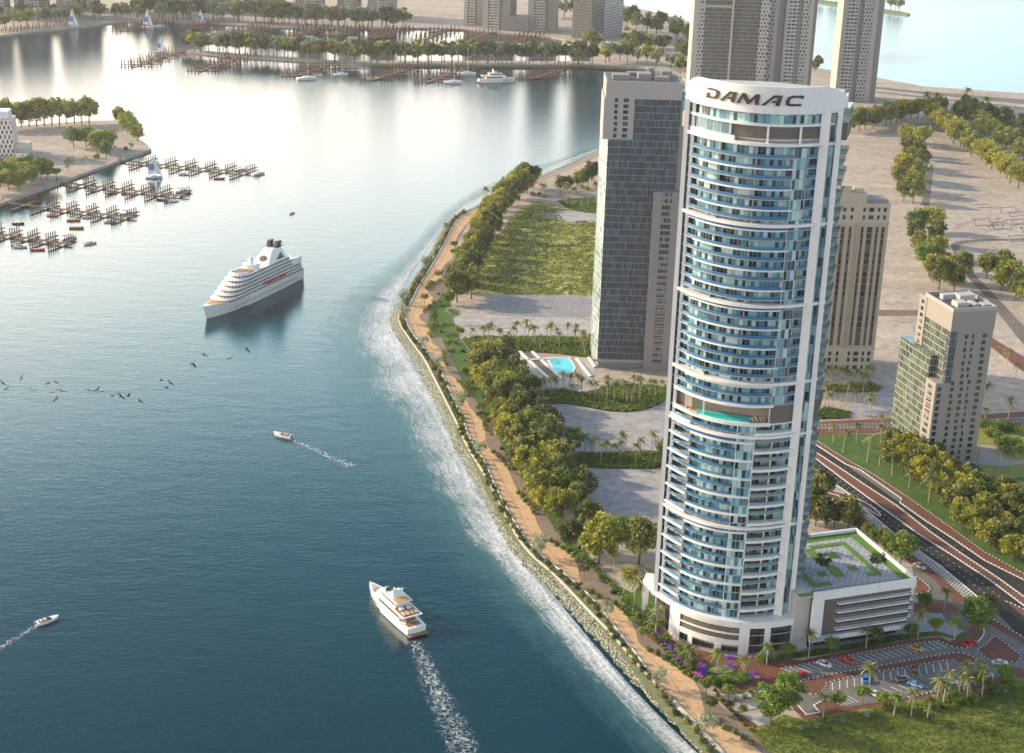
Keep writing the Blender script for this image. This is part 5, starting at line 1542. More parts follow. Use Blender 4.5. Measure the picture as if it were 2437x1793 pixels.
# shrubs scattered on the lawn strip
lw = [p for p, t in along(GP('e 690,560 660,700 700,800 790,900 850,1050 930,1200 980,1330 1050,1450 1120,1590 | h 420,180 540,330 720,580 860,730'), n=34)]
for i, p in enumerate(lw):
    SHR[i % 3].place(Vector((p.x + rv.uniform(-3, 3), p.y + rv.uniform(-3, 3), LZ)), 0, rv.uniform(1.0, 1.6), 'small shrub on the narrow lawn between the brown path and the tree belt', 'shrub', 'shrubs on the narrow lawn')
hed = [p for p, t in along(GP('h 720,570 860,720 960,830 | o 1100,740 1300,850'), step=2.4)]
for i, p in enumerate(hed):
    SHR[2].place(Vector((p.x, p.y, LZ)), 0, 1.2, 'clipped green shrub in the hedge left of the podium garden', 'shrub', 'hedge left of the podium')

# palm groves
g1 = [(300, 470), (395, 480), (450, 470), (530, 455), (548, 465), (625, 500), (680, 455), (775, 430), (812, 440), (850, 470), (875, 450), (925, 525), (990, 440), (1022, 470), (1085, 445), (1103, 510), (1180, 430), (1248, 470), (1255, 440), (1320, 500), (1345, 570), (1330, 520), (700, 430), (480, 430), (1395, 540)]
plant(PA, [G('p', x, y) for x, y in g1], 1.05, '{} palm from the left in the grove above the pool terrace', 'palm tree', 'palms above the pool terrace')
g2 = [(957, 985), (930, 950), (1018, 945), (1052, 945), (1075, 925), (1145, 915), (1212, 930), (1235, 970), (1278, 945), (1308, 960), (1388, 975), (1440, 965), (1508, 985), (1548, 1015), (1608, 1015), (1622, 985), (1700, 1005), (1735, 1025), (1780, 1025), (1768, 990), (1850, 985), (1865, 955), (1945, 930), (2052, 940), (1560, 960), (1680, 940), (1800, 940), (2000, 960)]
plant(PA, [G('p', x, y) for x, y in g2], 1.05, '{} palm of the crescent grove in front of the dark glass tower', 'palm tree', 'palms of the crescent grove')
g3 = [(1405, 1510), (1435, 1520), (1492, 1585), (1545, 1520), (1605, 1565), (1665, 1555), (1692, 1525), (1820, 1590), (1858, 1520), (1965, 1500), (1250, 1560), (1340, 1500)]
plant(PA, [G('p', x, y) for x, y in g3], 1.1, '{} palm of the third grove left of the curved tower', 'palm tree', 'palms of the third grove')
g4 = [(985, 1150), (1040, 1160), (1075, 1150), (1100, 1170), (1145, 1140), (1175, 1150), (1215, 1160), (1245, 1130), (935, 1170), (945, 1270), (1000, 1290), (1045, 1290), (1085, 1260), (1145, 1280), (1240, 1340), (960, 1310), (1110, 1230), (1190, 1220)]
plant(PA, [G('f', x, y) for x, y in g4], 1.1, '{} palm of the grove at the foot of the cream stone tower', 'palm tree', 'palms below the cream tower')
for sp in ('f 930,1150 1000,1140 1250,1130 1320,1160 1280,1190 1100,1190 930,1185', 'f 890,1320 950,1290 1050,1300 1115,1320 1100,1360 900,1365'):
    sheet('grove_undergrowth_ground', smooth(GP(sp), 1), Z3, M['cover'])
sheet('pale_sand', smooth(GP('f 1250,1180 1400,1150 1400,1340 900,1370 1100,1280'), 1), Z2, M['pale_sand'])
g5 = [(315, 395), (405, 495), (530, 405), (752, 330), (625, 575), (735, 615), (852, 705), (1008, 820), (1190, 940), (1700, 250), (1910, 230), (660, 160), (750, 420)]
plant(PA, [G('n', x, y) for x, y in g5], 1.15, '{} palm from the left on the lawn beside the highway', 'palm tree', 'palms on the highway lawn')
g6 = [('f', 2060, 980), ('f', 2130, 1030), ('f', 2190, 1100), ('f', 1995, 1270), ('n', 1835, 660), ('n', 1940, 665)]
plant(PA, [G(*q) for q in g6], 1.1, '{} palm in the open ground round the stepped apartment block', 'palm tree', 'palms round the apartment block')
# low undergrowth in the groves: uncountable
for spec, nq in (('p 190,420 260,510 530,540 900,545 1180,570 1400,600 1430,410 1100,405 700,400 350,400', 1500), ('p 830,965 900,905 1130,890 1300,930 1480,900 1700,870 2100,870 2100,1000 1900,1090 1700,1105 1540,1090 1200,1030 1000,1030', 1900),
                 ('p 1150,1540 1300,1495 1600,1490 2110,1480 2100,1630 1700,1635 1200,1620', 1200), ('f 930,1150 1250,1130 1320,1160 1280,1190 930,1185', 500), ('f 890,1320 950,1290 1115,1320 1100,1360 900,1365', 350), ('b 1440,1310 1600,1290 1900,1290 1900,1400 1650,1395', 500)):
    pl = GP(spec)
    xs = [p.x for p in pl]; ys = [p.y for p in pl]
    mb = MB(); c_ = 0

    def inside(x, y):
        r = False
        for i in range(len(pl)):
            a, b = pl[i], pl[i - 1]
            if (a.y > y) != (b.y > y) and x < (b.x - a.x) * (y - a.y) / (b.y - a.y) + a.x: r = not r
        return r
    while c_ < nq:
        x, y = rv.uniform(min(xs), max(xs)), rv.uniform(min(ys), max(ys))
        if not inside(x, y): continue
        c_ += 1
        tone = rv.random(); r = rv.uniform(.4, .9)
        for j in range(9):
            leaf_quad(mb, Vector((x + rv.uniform(-r, r), y + rv.uniform(-r, r), LZ + rv.uniform(.1, r * 1.3))), .42, rv, tone, rv.random())
    tag(mb.build('undergrowth', M['leaf_green']), kind='stuff')

# belts on the right-hand side
plant(TG + TO, rowpts('n 850,640 1010,700 1190,850 1400,1060 1560,1240 1750,1370 1900,1440 2080,1530', 15), 1.2, 'golden tree in the row nearest the highway, {} from the far end', 'tree', 'belt of trees right of the highway', 1.0)
plant(TG + TG + TO, rowpts('n 880,520 1050,610 1250,760 1450,930 1620,1090 1800,1230 1960,1340 2100,1420', 15), 1.25, 'yellow-green tree in the middle row right of the highway, {} from the far end', 'tree', 'belt of trees right of the highway', 1.0)
plant(TO + TN, rowpts('n 1000,500 1180,600 1330,700 1500,830 1650,960 1850,1120 2100,1290', 12), 1.1, 'olive tree in the back row right of the highway, {} from the far end', 'tree', 'belt of trees right of the highway', 1.0)
plant(TG + TO, rowpts('n 1650,900 1800,960 1950,1040 2100,1110 2200,1150', 7), 1.15, 'tree of the short rear belt at the right edge, {} from its left end', 'tree', 'rear belt at the right edge', 1.5)
plant(TO + TD, [G('n', x, y) for x, y in ((120, 1000), (170, 1060), (150, 1160), (260, 1190), (340, 1170), (400, 1130), (440, 1190), (210, 930), (60, 1120))], 1.25, 'olive tree in the clump between curved tower and highway, {} from the left', 'tree', 'clump behind the roof garden', 1.0)
plant(TO + TN, [G('n', x, y) for x, y in ((560, 1240), (640, 1290), (720, 1350), (790, 1410), (850, 1450))], 0.8, '{} small tree along the back edge of the roof garden block', 'tree', 'trees behind the roof garden')
PD[0].place(G('n', 550, 1190), 0, 1.2, 'bushy palm beside the clump behind the roof garden', 'palm tree')
plant(TO + TG, rowpts('c 1120,865 1220,845 1320,825 1420,800 1550,770', 12), 1.85, 'tree of the short row just right of the crown, {} from the left', 'tree', 'short row right of the crown', 2)
plant(TO + TG, rowpts('c 1620,790 1720,870 1800,940 1870,1000 1960,1050 2050,1110 2120,1170 2200,1230', 17), 1.95, 'tree in the front row of the diagonal belt, {} from its far end', 'tree', 'diagonal belt at the upper right', 2)
plant(TO + TO + TG, rowpts('c 1700,780 1830,800 1920,850 2030,930 2140,990 2246,1060', 13), 1.95, 'tree in the back row of the diagonal belt, {} from its far end', 'tree', 'diagonal belt at the upper right', 2)
plant(TO + TD, rowpts('c 1840,760 1960,800 2060,840 2170,900 2280,980', 10), 1.9, 'hazy tree of the upper right cluster, {} from its left end', 'tree', 'upper right cluster', 3)
plant(TG + TO, [G('c', x, y) for x, y in ((1480, 930), (1560, 955), (1470, 1010), (1565, 1040), (1480, 1090), (1570, 1120), (1460, 1170), (1545, 1200), (1445, 1240), (1520, 1270), (1450, 1310), (1510, 1330))], 1.8, 'tree of the upright clump on the sand, {} from its far end', 'tree', 'upright clump on the sand', 1.5)
plant(TG + TO + TN, [G('f', x, y) for x, y in ((1540, 140), (1630, 140), (1530, 220), (1650, 230), (1560, 300), (1650, 320), (1600, 390), (1690, 400), (1650, 470), (1730, 470), (1800, 480), (1700, 520), (1780, 530))], 1.65, 'tree of the clump behind the apartment block, {} from its far end', 'tree', 'clump behind the apartment block', 1.5)
plant(TO + TG, [G('f', x, y) for x, y in ((2000, 450), (2080, 440), (2090, 520), (2170, 510), (2190, 590), (2250, 560), (2260, 640))], 1.8, 'tree of the clump on the right edge, {} from its left end', 'tree', 'clump on the right edge', 1.5)
plant(PA, [G('c', x, y) for x, y in ((1140, 840), (1600, 770), (1660, 760), (1870, 700), (2140, 840), (1990, 790))], 2.2, 'tall palm poking out of the upper right trees, {} from the left', 'palm tree', 'tall palms at the upper right')
plant(TO, [G('c', x, y) for x, y in ((905, 440), (880, 470))], 1.4, 'tree between the slab towers by the lake, {} from the left', 'tree', 'trees by the lake')
plant(TM + TF, [G('c', x, y) for x, y in ((1400, 72), (1440, 78), (1370, 66), (930, 10), (980, 14), (1030, 20))], 2.0, 'pale tree on the spit in the lake, {} from the right end', 'tree', 'trees on the lake spit', 3)
# park behind the apartment block
plant([BIGS[0]], [G('n', 1690 + 75 * i % 380, 260 + (i * 53) % 60) for i in range(10)] + [G('n', x, y) for x, y in ((1800, 400), (1860, 430), (1930, 420), (2000, 410), (1960, 480), (2040, 470), (1900, 510), (1840, 370))], 1.3, '{} round bush in the park right of the apartment block', 'bush', 'bushes in the park', 2)

# car park surroundings
pk = [('m', 283, 715), ('m', 805, 625), ('m', 1278, 545), ('m', 1610, 550), ('g', 1500, 850), ('m', 415, 1255), ('m', 830, 1060), ('m', 1060, 1235), ('m', 1215, 1250), ('m', 1365, 1265), ('m', 1438, 1170), ('m', 1510, 1115), ('m', 1645, 1095), ('m', 1722, 1115), ('m', 1858, 1085), ('m', 1835, 945), ('m', 1690, 1000), ('m', 1560, 1040)]
lb = ['on the lawn strip by the side wall of the car park block', 'in front of the middle of the car park block', 'on the lawn strip near the right end of the car park block', 'beside the dark tree at the entrance', 'at the junction behind the car park entrance', 'on the near left corner of the parking bays']
for i, q in enumerate(pk):
    l = ('palm ' + lb[i]) if i < 6 else '%s palm from the left along the near edge of the car park' % nth(i - 5)
    (PA + PD[1:])[i % 4].place(G(*q), rv.uniform(0, 6), rv.uniform(1.05, 1.2), l, 'palm tree', 'palms round the car park')
ck = [('m', 90, 735), ('m', 488, 690), ('m', 895, 600), ('m', 1205, 555), ('m', 1430, 500), ('g', 1385, 840), ('m', 535, 1190), ('m', 775, 1130), ('m', 2045, 940), ('m', 1330, 290), ('m', 1800, 1000), ('m', 960, 1190)]
for i, q in enumerate(ck):
    TL[1].place(G(*q), rv.uniform(0, 6), 1.35, 'round headed small tree by the car park, %s in order from its far left' % nth(i + 1), 'tree', 'small round trees by the car park')
# entrance garden
for i, (x, y) in enumerate(((1150, 600), (1480, 720), (1800, 750), (2040, 640), (770, 290))):
    PD[i % 2].place(G('o', x, y), rv.uniform(0, 6), 1.05, '%s feathery palm in the entrance garden under the tower' % ('leftmost of the group', 'second', 'third', 'rightmost', 'seaward')[i], 'palm tree', 'palms of the entrance garden')
plant(PA, [G('h', x, y) for x, y in ((915, 755), (970, 830), (1100, 960), (860, 640), (1050, 700), (1020, 760))], 1.05, '{} palm beside the left corner of the podium', 'palm tree', 'palms left of the podium')
for i, (x, y) in enumerate(((1430, 850), (1570, 850), (1740, 830), (1060, 500), (1080, 560), (870, 370), (1990, 600), (1160, 690))):
    BIGS[0].place(G('o', x, y), rv.uniform(0, 6), 1.1, 'round glossy bush in the entrance garden, %s of the group' % nth(i + 1), 'bush', 'round bushes of the entrance garden')
plant(TL, [G('o', x, y) for x, y in ((1995, 970), (1605, 1030), (1765, 1230), (1175, 700), (1345, 960), (1395, 1180))], 0.95, 'small clipped tree in the terraces left of the car park, {} from the back', 'tree', 'clipped trees of the terraces')
fl = [p for p, t in along(GP('o 700,270 800,300 900,430 1000,530 1100,600'), n=12)] + [p for p, t in along(GP('o 1220,620 1290,660 1310,740 1270,760'), n=8)]
for i, p in enumerate(fl):
    FLW[0].place(Vector((p.x + rv.uniform(-.5, .5), p.y + rv.uniform(-.5, .5), LZ)), rv.uniform(0, 6), rv.uniform(.8, 1.2), 'purple flower bush on the border between the brown path and the entrance garden', 'flower bush', 'purple flower border')
for i, (x, y) in enumerate(((1640, 560), (1600, 640), (1660, 650), (1820, 820), (1900, 760), (1880, 740), (1590, 560))):
    FLW[0].place(G('o', x, y), rv.uniform(0, 6), .9, 'purple flower bush among the palms before the lobby doors', 'flower bush', 'purple flowers by the lobby')
for i, (x, y) in enumerate(((1210, 740), (1280, 780), (1240, 770), (1850, 560), (1940, 790))):
    FLP[0].place(G('o', x, y), rv.uniform(0, 6), .9, 'pink flower bush in the entrance garden, %s from the front' % nth(i + 1), 'flower bush', 'pink flowers')
hg = [p for p, t in along(GP('o 1450,940 1520,1040 1700,1230 1860,1390'), step=2.6)] + [p for p, t in along(GP('o 1600,1080 1800,1020 2000,980'), step=3)] + [p for p, t in along(GP('o 1450,880 1700,960 1860,960'), step=3.2)]
for i, p in enumerate(hg):
    SHR[i % 3].place(Vector((p.x, p.y, LZ)), 0, rv.uniform(.9, 1.2), 'low hedge shrub lining the terraces beside the brown path', 'shrub', 'hedges of the terraces')
for i, (x, y) in enumerate(((365, 1340), (470, 1300), (595, 1290), (820, 1240), (225, 1360), (1960, 1030), (2075, 1030))):
    AGV[0].place(G('m', x, y), rv.uniform(0, 6), 1.3, 'grey spiky agave in the meadow below the car park, %s of the scatter' % nth(i + 1), 'agave', 'agaves in the meadow')
nb = [p for p, t in along(GP('m 1020,1180 1200,1200 1400,1220 1600,1150 1800,1110 2000,1000 2200,940'), n=26)]
for i, p in enumerate(nb):
    (SHR + BIGS)[i % 4].place(Vector((p.x + rv.uniform(-2, 2), p.y + rv.uniform(-2, 2), LZ)), 0, rv.uniform(.9, 1.5), 'leafy bush under the palms between car park and meadow', 'bush', 'bushes under the car park palms')
for i, q in enumerate(rowpts('m 20,715 250,690 600,640 900,590 1200,530 1400,500', 34, 0.5)[::2]):
    SHR[0].place(q, 0, rv.uniform(.8, 1.3), 'dark low bush in the bed at the foot of the car park block', 'shrub', 'bed below the car park block')
# roof garden trees
for i, (x, y) in enumerate(((11, 31), (9.5, 12.5), (27.5, 8.5))):
    p = BLKM @ Vector((x, y, ZR + 0.55))
    TX[0].place(p, i * 2.0, 1.0, 'dark sparse tree on the roof garden, %s' % ('farthest of three', 'middle one by the tower', 'rightmost near the front edge')[i], 'tree', 'trees on the roof garden')

# peninsula trees
pt = [(205, 460), (315, 455), (430, 445), (535, 440), (648, 430), (757, 430), (866, 430), (972, 405), (1083, 400), (1190, 400), (1300, 400), (100, 470), (0, 480), (-110, 490)]
plant(TF[1:2] + TM + TO, [G('s', x, y) for x, y in pt], 2.15, 'tall brown-green tree in the peninsula back row, {} counted rightward from the hotel', 'tree', 'back row on the peninsula', 0, 0.1)
for i, (x, y, s_) in enumerate(((1760, 420, 1.6), (1830, 480, 1.6), (1900, 560, 1.5), (1960, 600, 1.4), (2005, 655, 1.3), (1860, 530, 1.5))):
    (TG + TN)[i % 4].place(G('s', x, y), i, s_, 'yellow-green tree on the tip of the peninsula, %s from the top' % nth(i + 1), 'tree', 'trees on the peninsula tip')
for i, (x, y, s_) in enumerate(((1075, 745, 1.6), (1258, 735, 1.7), (1425, 825, 1.7), (1465, 815, 1.8), (1550, 905, 1.4), (1600, 780, 1.6))):
    (TN + TG)[i % 4].place(G('s', x, y), i, s_, 'leafy tree in the clump at the middle of the peninsula, %s from the left' % nth(i + 1), 'tree', 'clump on the peninsula')
for i, (x, y, s_) in enumerate(((130, 1370, 1.5), (270, 1370, 1.5), (460, 1300, 1.5), (600, 1210, 1.6), (680, 1210, 1.5), (230, 1180, 1.6), (60, 1250, 1.6), (400, 1150, 1.5), (330, 1250, 1.5), (500, 1150, 1.4), (-30, 1300, 1.6), (-60, 1420, 1.5))):
    (TG + TN)[i % 4].place(G('s', x, y), i, s_, 'green tree at the near end of the peninsula, %s of the clump' % nth(i + 1), 'tree', 'near clump on the peninsula')
for i, (x, y, k, s_) in enumerate(((820, 1230, TL[0], 2.0), (1000, 1120, TS[0], 1.9), (1235, 1020, TS[0], 1.2), (1410, 900, BIGS[0], 1.4), (1690, 860, PA[1], 1.0), (1825, 780, BIGS[0], 1.0), (1910, 780, TS[0], 0.9))):
    k.place(G('s', x, y), i, s_, 'small tree or bush near the peninsula shore, %s from the left' % nth(i + 1), 'tree', 'small plants on the peninsula shore')

# strip island across the bay
q1 = [G('a', 1240 + 0, 338)]
isl = rowpts('a 1235,332 1320,342 1500,352 1700,370 1900,382 2246,402 | b 100,408 300,410 500,412 800,412 1100,412 1400,414 1650,418', 92, 4)
plant(TF + TF + TM, isl, 2.1, 'tree on the narrow strip across the bay, {} from its left tip', 'tree', 'trees on the strip across the bay', 2, 0.18)
plant(TM + TF, rowpts('b 1700,420 1850,400 2000,420 2100,440 2246,480', 12, 5), 2.0, 'tree where the strip joins the land, {} from the left', 'tree', 'trees at the end of the strip', 5)
plant(TF + TO, rowpts('b 1650,330 1750,330 1900,340 2000,300 2120,360 2246,400', 12, 10), 2.2, 'tree on the slope behind the end of the strip, {} from the left', 'tree', 'trees behind the end of the strip', 6)
plant(TF + TO, rowpts('b 1870,150 1950,200 2050,230 2150,220 2246,260 2330,300', 12, 12), 2.3, 'tree of the park beside the white grid tower, {} from the left', 'tree', 'park by the white grid tower', 6)
plant(TF + TO, rowpts('b 1440,110 1520,120 1600,140 1680,60 1580,70', 9, 14), 2.3, 'tree between the trio and the white grid tower, {} from the left', 'tree', 'trees behind the trio', 8)
# far shore
plant(TF, rowpts('a 0,190 200,172 400,148 500,128 700,118 850,118', 30, 5), 1.75, 'tree on the far left shore above the long pier, {} from the left edge', 'tree', 'far left shore', 5, 0.2)
plant(TF, rowpts('a 0,120 200,120 400,110 600,100 850,95', 22, 8), 1.45, 'tree in the second row of the far left shore, {} from the left edge', 'tree', 'far left shore', 8, 0.2)
plant(TF + TO[:1], rowpts('a 870,118 1100,124 1300,130 1500,138 1700,146 1900,160 2246,176 | b 150,178 300,180 420,182', 70, 6), 2.3, 'tree in the long front row of the far shore, {} from its left end', 'tree', 'front row of the far shore', 5, 0.2)
plant(TF, rowpts('a 880,80 1200,70 1500,80 1800,90 1880,110', 34, 10), 1.7, 'tree in the back row of the far shore, {} from its left end', 'tree', 'back row of the far shore', 10, 0.2)
plant(PA, rowpts('a 560,120 1000,122 1750,140 2050,170 | b 60,180 300,182 460,186', 12, 5), 2.2, 'palm rising among the far shore trees, {} from the left', 'palm tree', 'palms on the far shore', 5)
# far side trees of grove near the sandy bay
plant(TO + TD + PA[:1], rowpts('b 1420,1260 1500,1270 1580,1230 1650,1200 1720,1180 1800,1200', 12, 4), 1.35, 'tree of the grove between the sandy beach and the scrub field, {} from the left', 'tree', 'grove above the scrub field', 3)
plant(PA, [G('b', x, y) for x, y in ((1500, 1330), (1545, 1340), (1600, 1345), (1640, 1350), (1690, 1320), (970, 1330))], 1.5, 'palm near the upper edge of the scrub field, {} from the left', 'palm tree', 'palms above the scrub field')
for i, (x, y, k, s_) in enumerate(((1345, 1255, TS[0], 1.1), (1285, 1275, BIGS[0], 1.0), (1360, 1290, BIGS[0], .9), (1325, 1270, BIGS[0], .8))):
    k.place(G('b', x, y), i, s_, 'small bush on the bare ground above the scrub field, %s of four' % nth(i + 1), 'bush', 'bushes above the scrub field')
for i, (fr_, x, y, k, s_) in enumerate((('e', 760, 745, TS[0], 1.5), ('e', 800, 850, TL[1], 1.6), ('e', 735, 620, TN[0], 0.8))):
    k.place(G(fr_, x, y), i, s_, 'single small tree in the gap between the two promenade belts, %s from the far side' % nth(i + 1), 'tree', 'trees in the gap')


# rough grass standing in the meadow and the scrub field: uncountable
def tufts(name, spec, n_, s_, mat, seed, cl=0.5):
    rg = random.Random(seed)
    pl = GP(spec)
    x0, x1, y0, y1 = min(p.x for p in pl), max(p.x for p in pl), min(p.y for p in pl), max(p.y for p in pl)
    mb = MB(); c = 0
    while c < n_:
        x, y = rg.uniform(x0, x1), rg.uniform(y0, y1)
        r_ = False
        for i in range(len(pl)):
            a, b = pl[i], pl[i - 1]
            if (a.y > y) != (b.y > y) and x < (b.x - a.x) * (y - a.y) / (b.y - a.y) + a.x: r_ = not r_
        if not r_: continue
        c += 1
        tone = rg.random() * .6 + .4 * (math.sin(x * .11 + 2 * math.sin(y * .07)) * .5 + .5)
        for j in range(3):
            leaf_quad(mb, Vector((x + rg.uniform(-cl, cl), y + rg.uniform(-cl, cl), LZ + .1 + rg.uniform(.05, s_ * .7))), s_ * rg.uniform(.6, 1.2), rg, tone, rg.random())
    tag(mb.build(name, mat), kind='stuff')


tufts('rough_grass', 'o 1880,1430 | m 60,1260 240,1300 420,1270 900,1180 1500,1100 2000,1020 2400,960 2400,1600 -100,1600 | h 1780,1670', 9000, .22, leaf_mat('meadow_grass', [(0.1, (0.03, 0.05, 0.010)), (0.5, (0.07, 0.09, 0.018)), (0.9, (0.15, 0.15, 0.03))]), 5)
tufts('rough_scrub', 'e 900,545 870,480 950,340 1020,150 | b 1070,1530 1150,1420 1290,1330 1400,1340 1500,1460 | F 1390,470 1400,640 | e 1690,555 1300,550', 4200, .8, leaf_mat('scrub_leaves', [(0.1, (0.05, 0.06, 0.016)), (0.5, (0.13, 0.14, 0.03)), (0.9, (0.28, 0.27, 0.07))]), 6, 1.0)

# ================================================================== SHIPS AND BOATS
M['hull_white'] = plain('hull_paint', (0.82, 0.81, 0.78), 0.35, 0.03, 0.1)
M['hull_blue'] = plain('blue_paint', (0.05, 0.12, 0.35), 0.35)
M['hull_orange'] = plain('orange_paint', (0.62, 0.20, 0.05), 0.4)
M['hull_red'] = plain('red_paint', (0.55, 0.04, 0.03), 0.4)
M['hull_dark'] = plain('dark_paint', (0.05, 0.035, 0.03), 0.5)
M['teak'] = plain('teak', (0.30, 0.15, 0.07), 0.6, 0.2, 1)
M['deck_orange'] = plain('deck_orange', (0.60, 0.32, 0.10), 0.6, 0.1, 0.5)
M['ship_win'] = facade('ship_windows', 1.9, 2.3, 0.78, 0.55, off=(0, -7.15 / 2.3), wall=(0.80, 0.79, 0.76), glass=[(0, (0.02, 0.025, 0.03)), (0.7, (0.10, 0.10, 0.10))], grough=0.1, wrough=0.4)
M['port'] = facade('port_holes', 2.2, 2.6, 0.25, 0.22, (0.80, 0.79, 0.76), [(0, (0.03, 0.03, 0.035))], 0.2, wrough=0.4)
M['black'] = plain('black_metal', (0.02, 0.02, 0.022), 0.4)
M['cushion'] = plain('cushion', (0.62, 0.48, 0.33), 0.8)


def hull_mesh(L, B, zd, zb, sheer, entry=0.55, n=18, m=0, draft=0.8, flare=0.75):
    """lofted hull, bow on +x; zd = deck height aft, zb = extra height at bow"""
    mb = MB()
    secs = []
    for i in range(n + 1):
        k = i / n
        x = -L / 2 + L * k
        w = B / 2 * (1.0 if k < entry else math.cos((k - entry) / (1 - entry) * math.pi / 2) ** 0.8)
        w *= 0.88 + 0.12 * min(1, k / 0.2)
        w = max(w, 0.04)
        z = zd + zb * max(0, (k - 0.5) / 0.5) ** 1.6
        rake = L * 0.05 * max(0, (k - 0.75) / 0.25)
        wl = w * (flare if k > entry else 0.92)
        secs.append([(x - rake, -wl * .8, -draft), (x - rake * .6, -wl, 0.3), (x, -w, z), (x, w, z), (x - rake * .6, wl, 0.3), (x - rake, wl * .8, -draft)])
    mb.loft(secs, m)
    return mb, secs


def outline(x0, x1, hb, nose, n=8):
    """deckhouse outline with a rounded front at x1"""
    p = [(x0, hb), (x0, -hb)]
    for i in range(n + 1):
        a = -math.pi / 2 + math.pi * i / n
        p.append((x1 - nose + nose * math.cos(a), hb * math.sin(a)))
    return p


def seg(fr_, x0, y0, x1, y1):
    a, b = G(fr_, x0, y0, 0), G(fr_, x1, y1, 0)
    return (a + b) / 2, math.atan2(b.y - a.y, b.x - a.x), (b - a).length


c_, a_, L_ = seg('S', 722, 652, 490, 762)
cs = empty('cruise_ship', (c_.x - 2.5, c_.y - 4, 0), a_)
cs.scale = (0.93, 0.93, 0.82)
tag(cs, 'large white cruise ship with tiered decks and twin black funnels in the bay', 'cruise ship')
mb, secs = hull_mesh(L_, 15.5, 7.2, 2.4, 0, 0.66)
hull = mb.build('hull', M['hull_white'], cs)
for z, x0, x1 in ((3.6, -38, 30),):
    for sy in (-1, 1):
        for x in range(int(x0), int(x1), 3):
            mb = MB(); mb.box((x, sy * 7.72, z), (0.9, 0.25, 0.6)); mb.build('porthole', M['black'], hull)
            if len([c for c in hull.children if c.name.startswith('porthole')]) > 60: break
mb = MB(); mb.face([(s[3][0], s[3][1] * .9, s[3][2] + .06) for s in secs[11:18]] + [(s[2][0], s[2][1] * .9, s[2][2] + .06) for s in reversed(secs[11:18])]); mb.build('bow_deck', M['deck_orange'], cs)
tiers = [(-47, 35, 7.5), (-45.5, 31, 7.4), (-43.5, 27.5, 7.3), (-41, 24, 7.1), (-37.5, 20.5, 6.9), (-33.5, 17, 6.3)]
z = 7.2
for i, (x0, x1, hb) in enumerate(tiers):
    mb = MB(); mb.prism(outline(x0, x1, hb, 7.0), z + 0.05, z + 2.0, 0, bottom=False); mb.build('deckhouse', M['ship_win'], cs)
    mb = MB(); mb.prism(outline(x0 - 0.8, x1 + 1.1, hb + 0.3, 7.6), z + 2.0, z + 2.3, 0); mb.build('deck', M['hull_white'], cs)
    z += 2.3
zt = z + 0.2
mb = MB(); mb.prism(outline(3.5, 15.5, 5.3, 5.5), zt - .2, zt + 0.1, 0); mb.build('sun_deck', M['teak'], cs)
mb = MB(); o1 = outline(2.5, 16.8, 6.1, 6.2); o2 = outline(3.2, 16.0, 5.6, 5.8)
for i in range(2, len(o1) - 1):
    mb.prism([o1[i], o1[i + 1], o2[i + 1], o2[i]], zt - .2, zt + 1.3, 0)
mb.build('windbreak', M['hull_white'], cs)
mb = MB(); mb.prism(outline(-3, 3, 4.6, 2.5), zt - .2, zt + 3.0, 0); mb.build('radar_house', M['hull_white'], cs)
mb = MB(); mb.loft([[(-1.8, -1, zt + 3), (1.2, -1, zt + 3), (1.2, 1, zt + 3), (-1.8, 1, zt + 3)], [(-1.6, -.4, zt + 8), (-.4, -.4, zt + 8), (-.4, .4, zt + 8), (-1.6, .4, zt + 8)]]); mb.box((-.9, 0, zt + 5.4), (1.2, 5.0, .3)); mb.box((-1, 0, zt + 7.4), (.8, 3.4, .3)); mb.build('mast', M['hull_white'], cs)
fh = zt - .2
fun = MB(); fun.loft([[(-31, -6.0, fh), (-11, -5.6, fh), (-11, 5.6, fh), (-31, 6.0, fh)], [(-29, -4.4, fh + 6), (-17, -3.9, fh + 6), (-17, 3.9, fh + 6), (-29, 4.4, fh + 6)], [(-28, -3.6, fh + 8), (-20, -3.2, fh + 8), (-20, 3.2, fh + 8), (-28, 3.6, fh + 8)]])
fn = fun.build('funnel_house', M['hull_white'], cs)
mb = MB()
pts_ = [(-13.6 + 1.5 * math.cos(a) * .0 - 0.9 * math.sin(a) * 1.0, 2.1 * math.cos(a), fh + 2.9 + 1.7 * math.sin(a)) for a in [i * math.pi / 8 for i in range(16)]]
mb.loft([pts_, [(p[0] - .8, p[1], p[2] - .1) for p in pts_]]); 
mb.face([(p[0] + .55, p[1] * .95, p[2]) for p in pts_][::-1]); mb.build('round_grille', M['louvre'], fn)
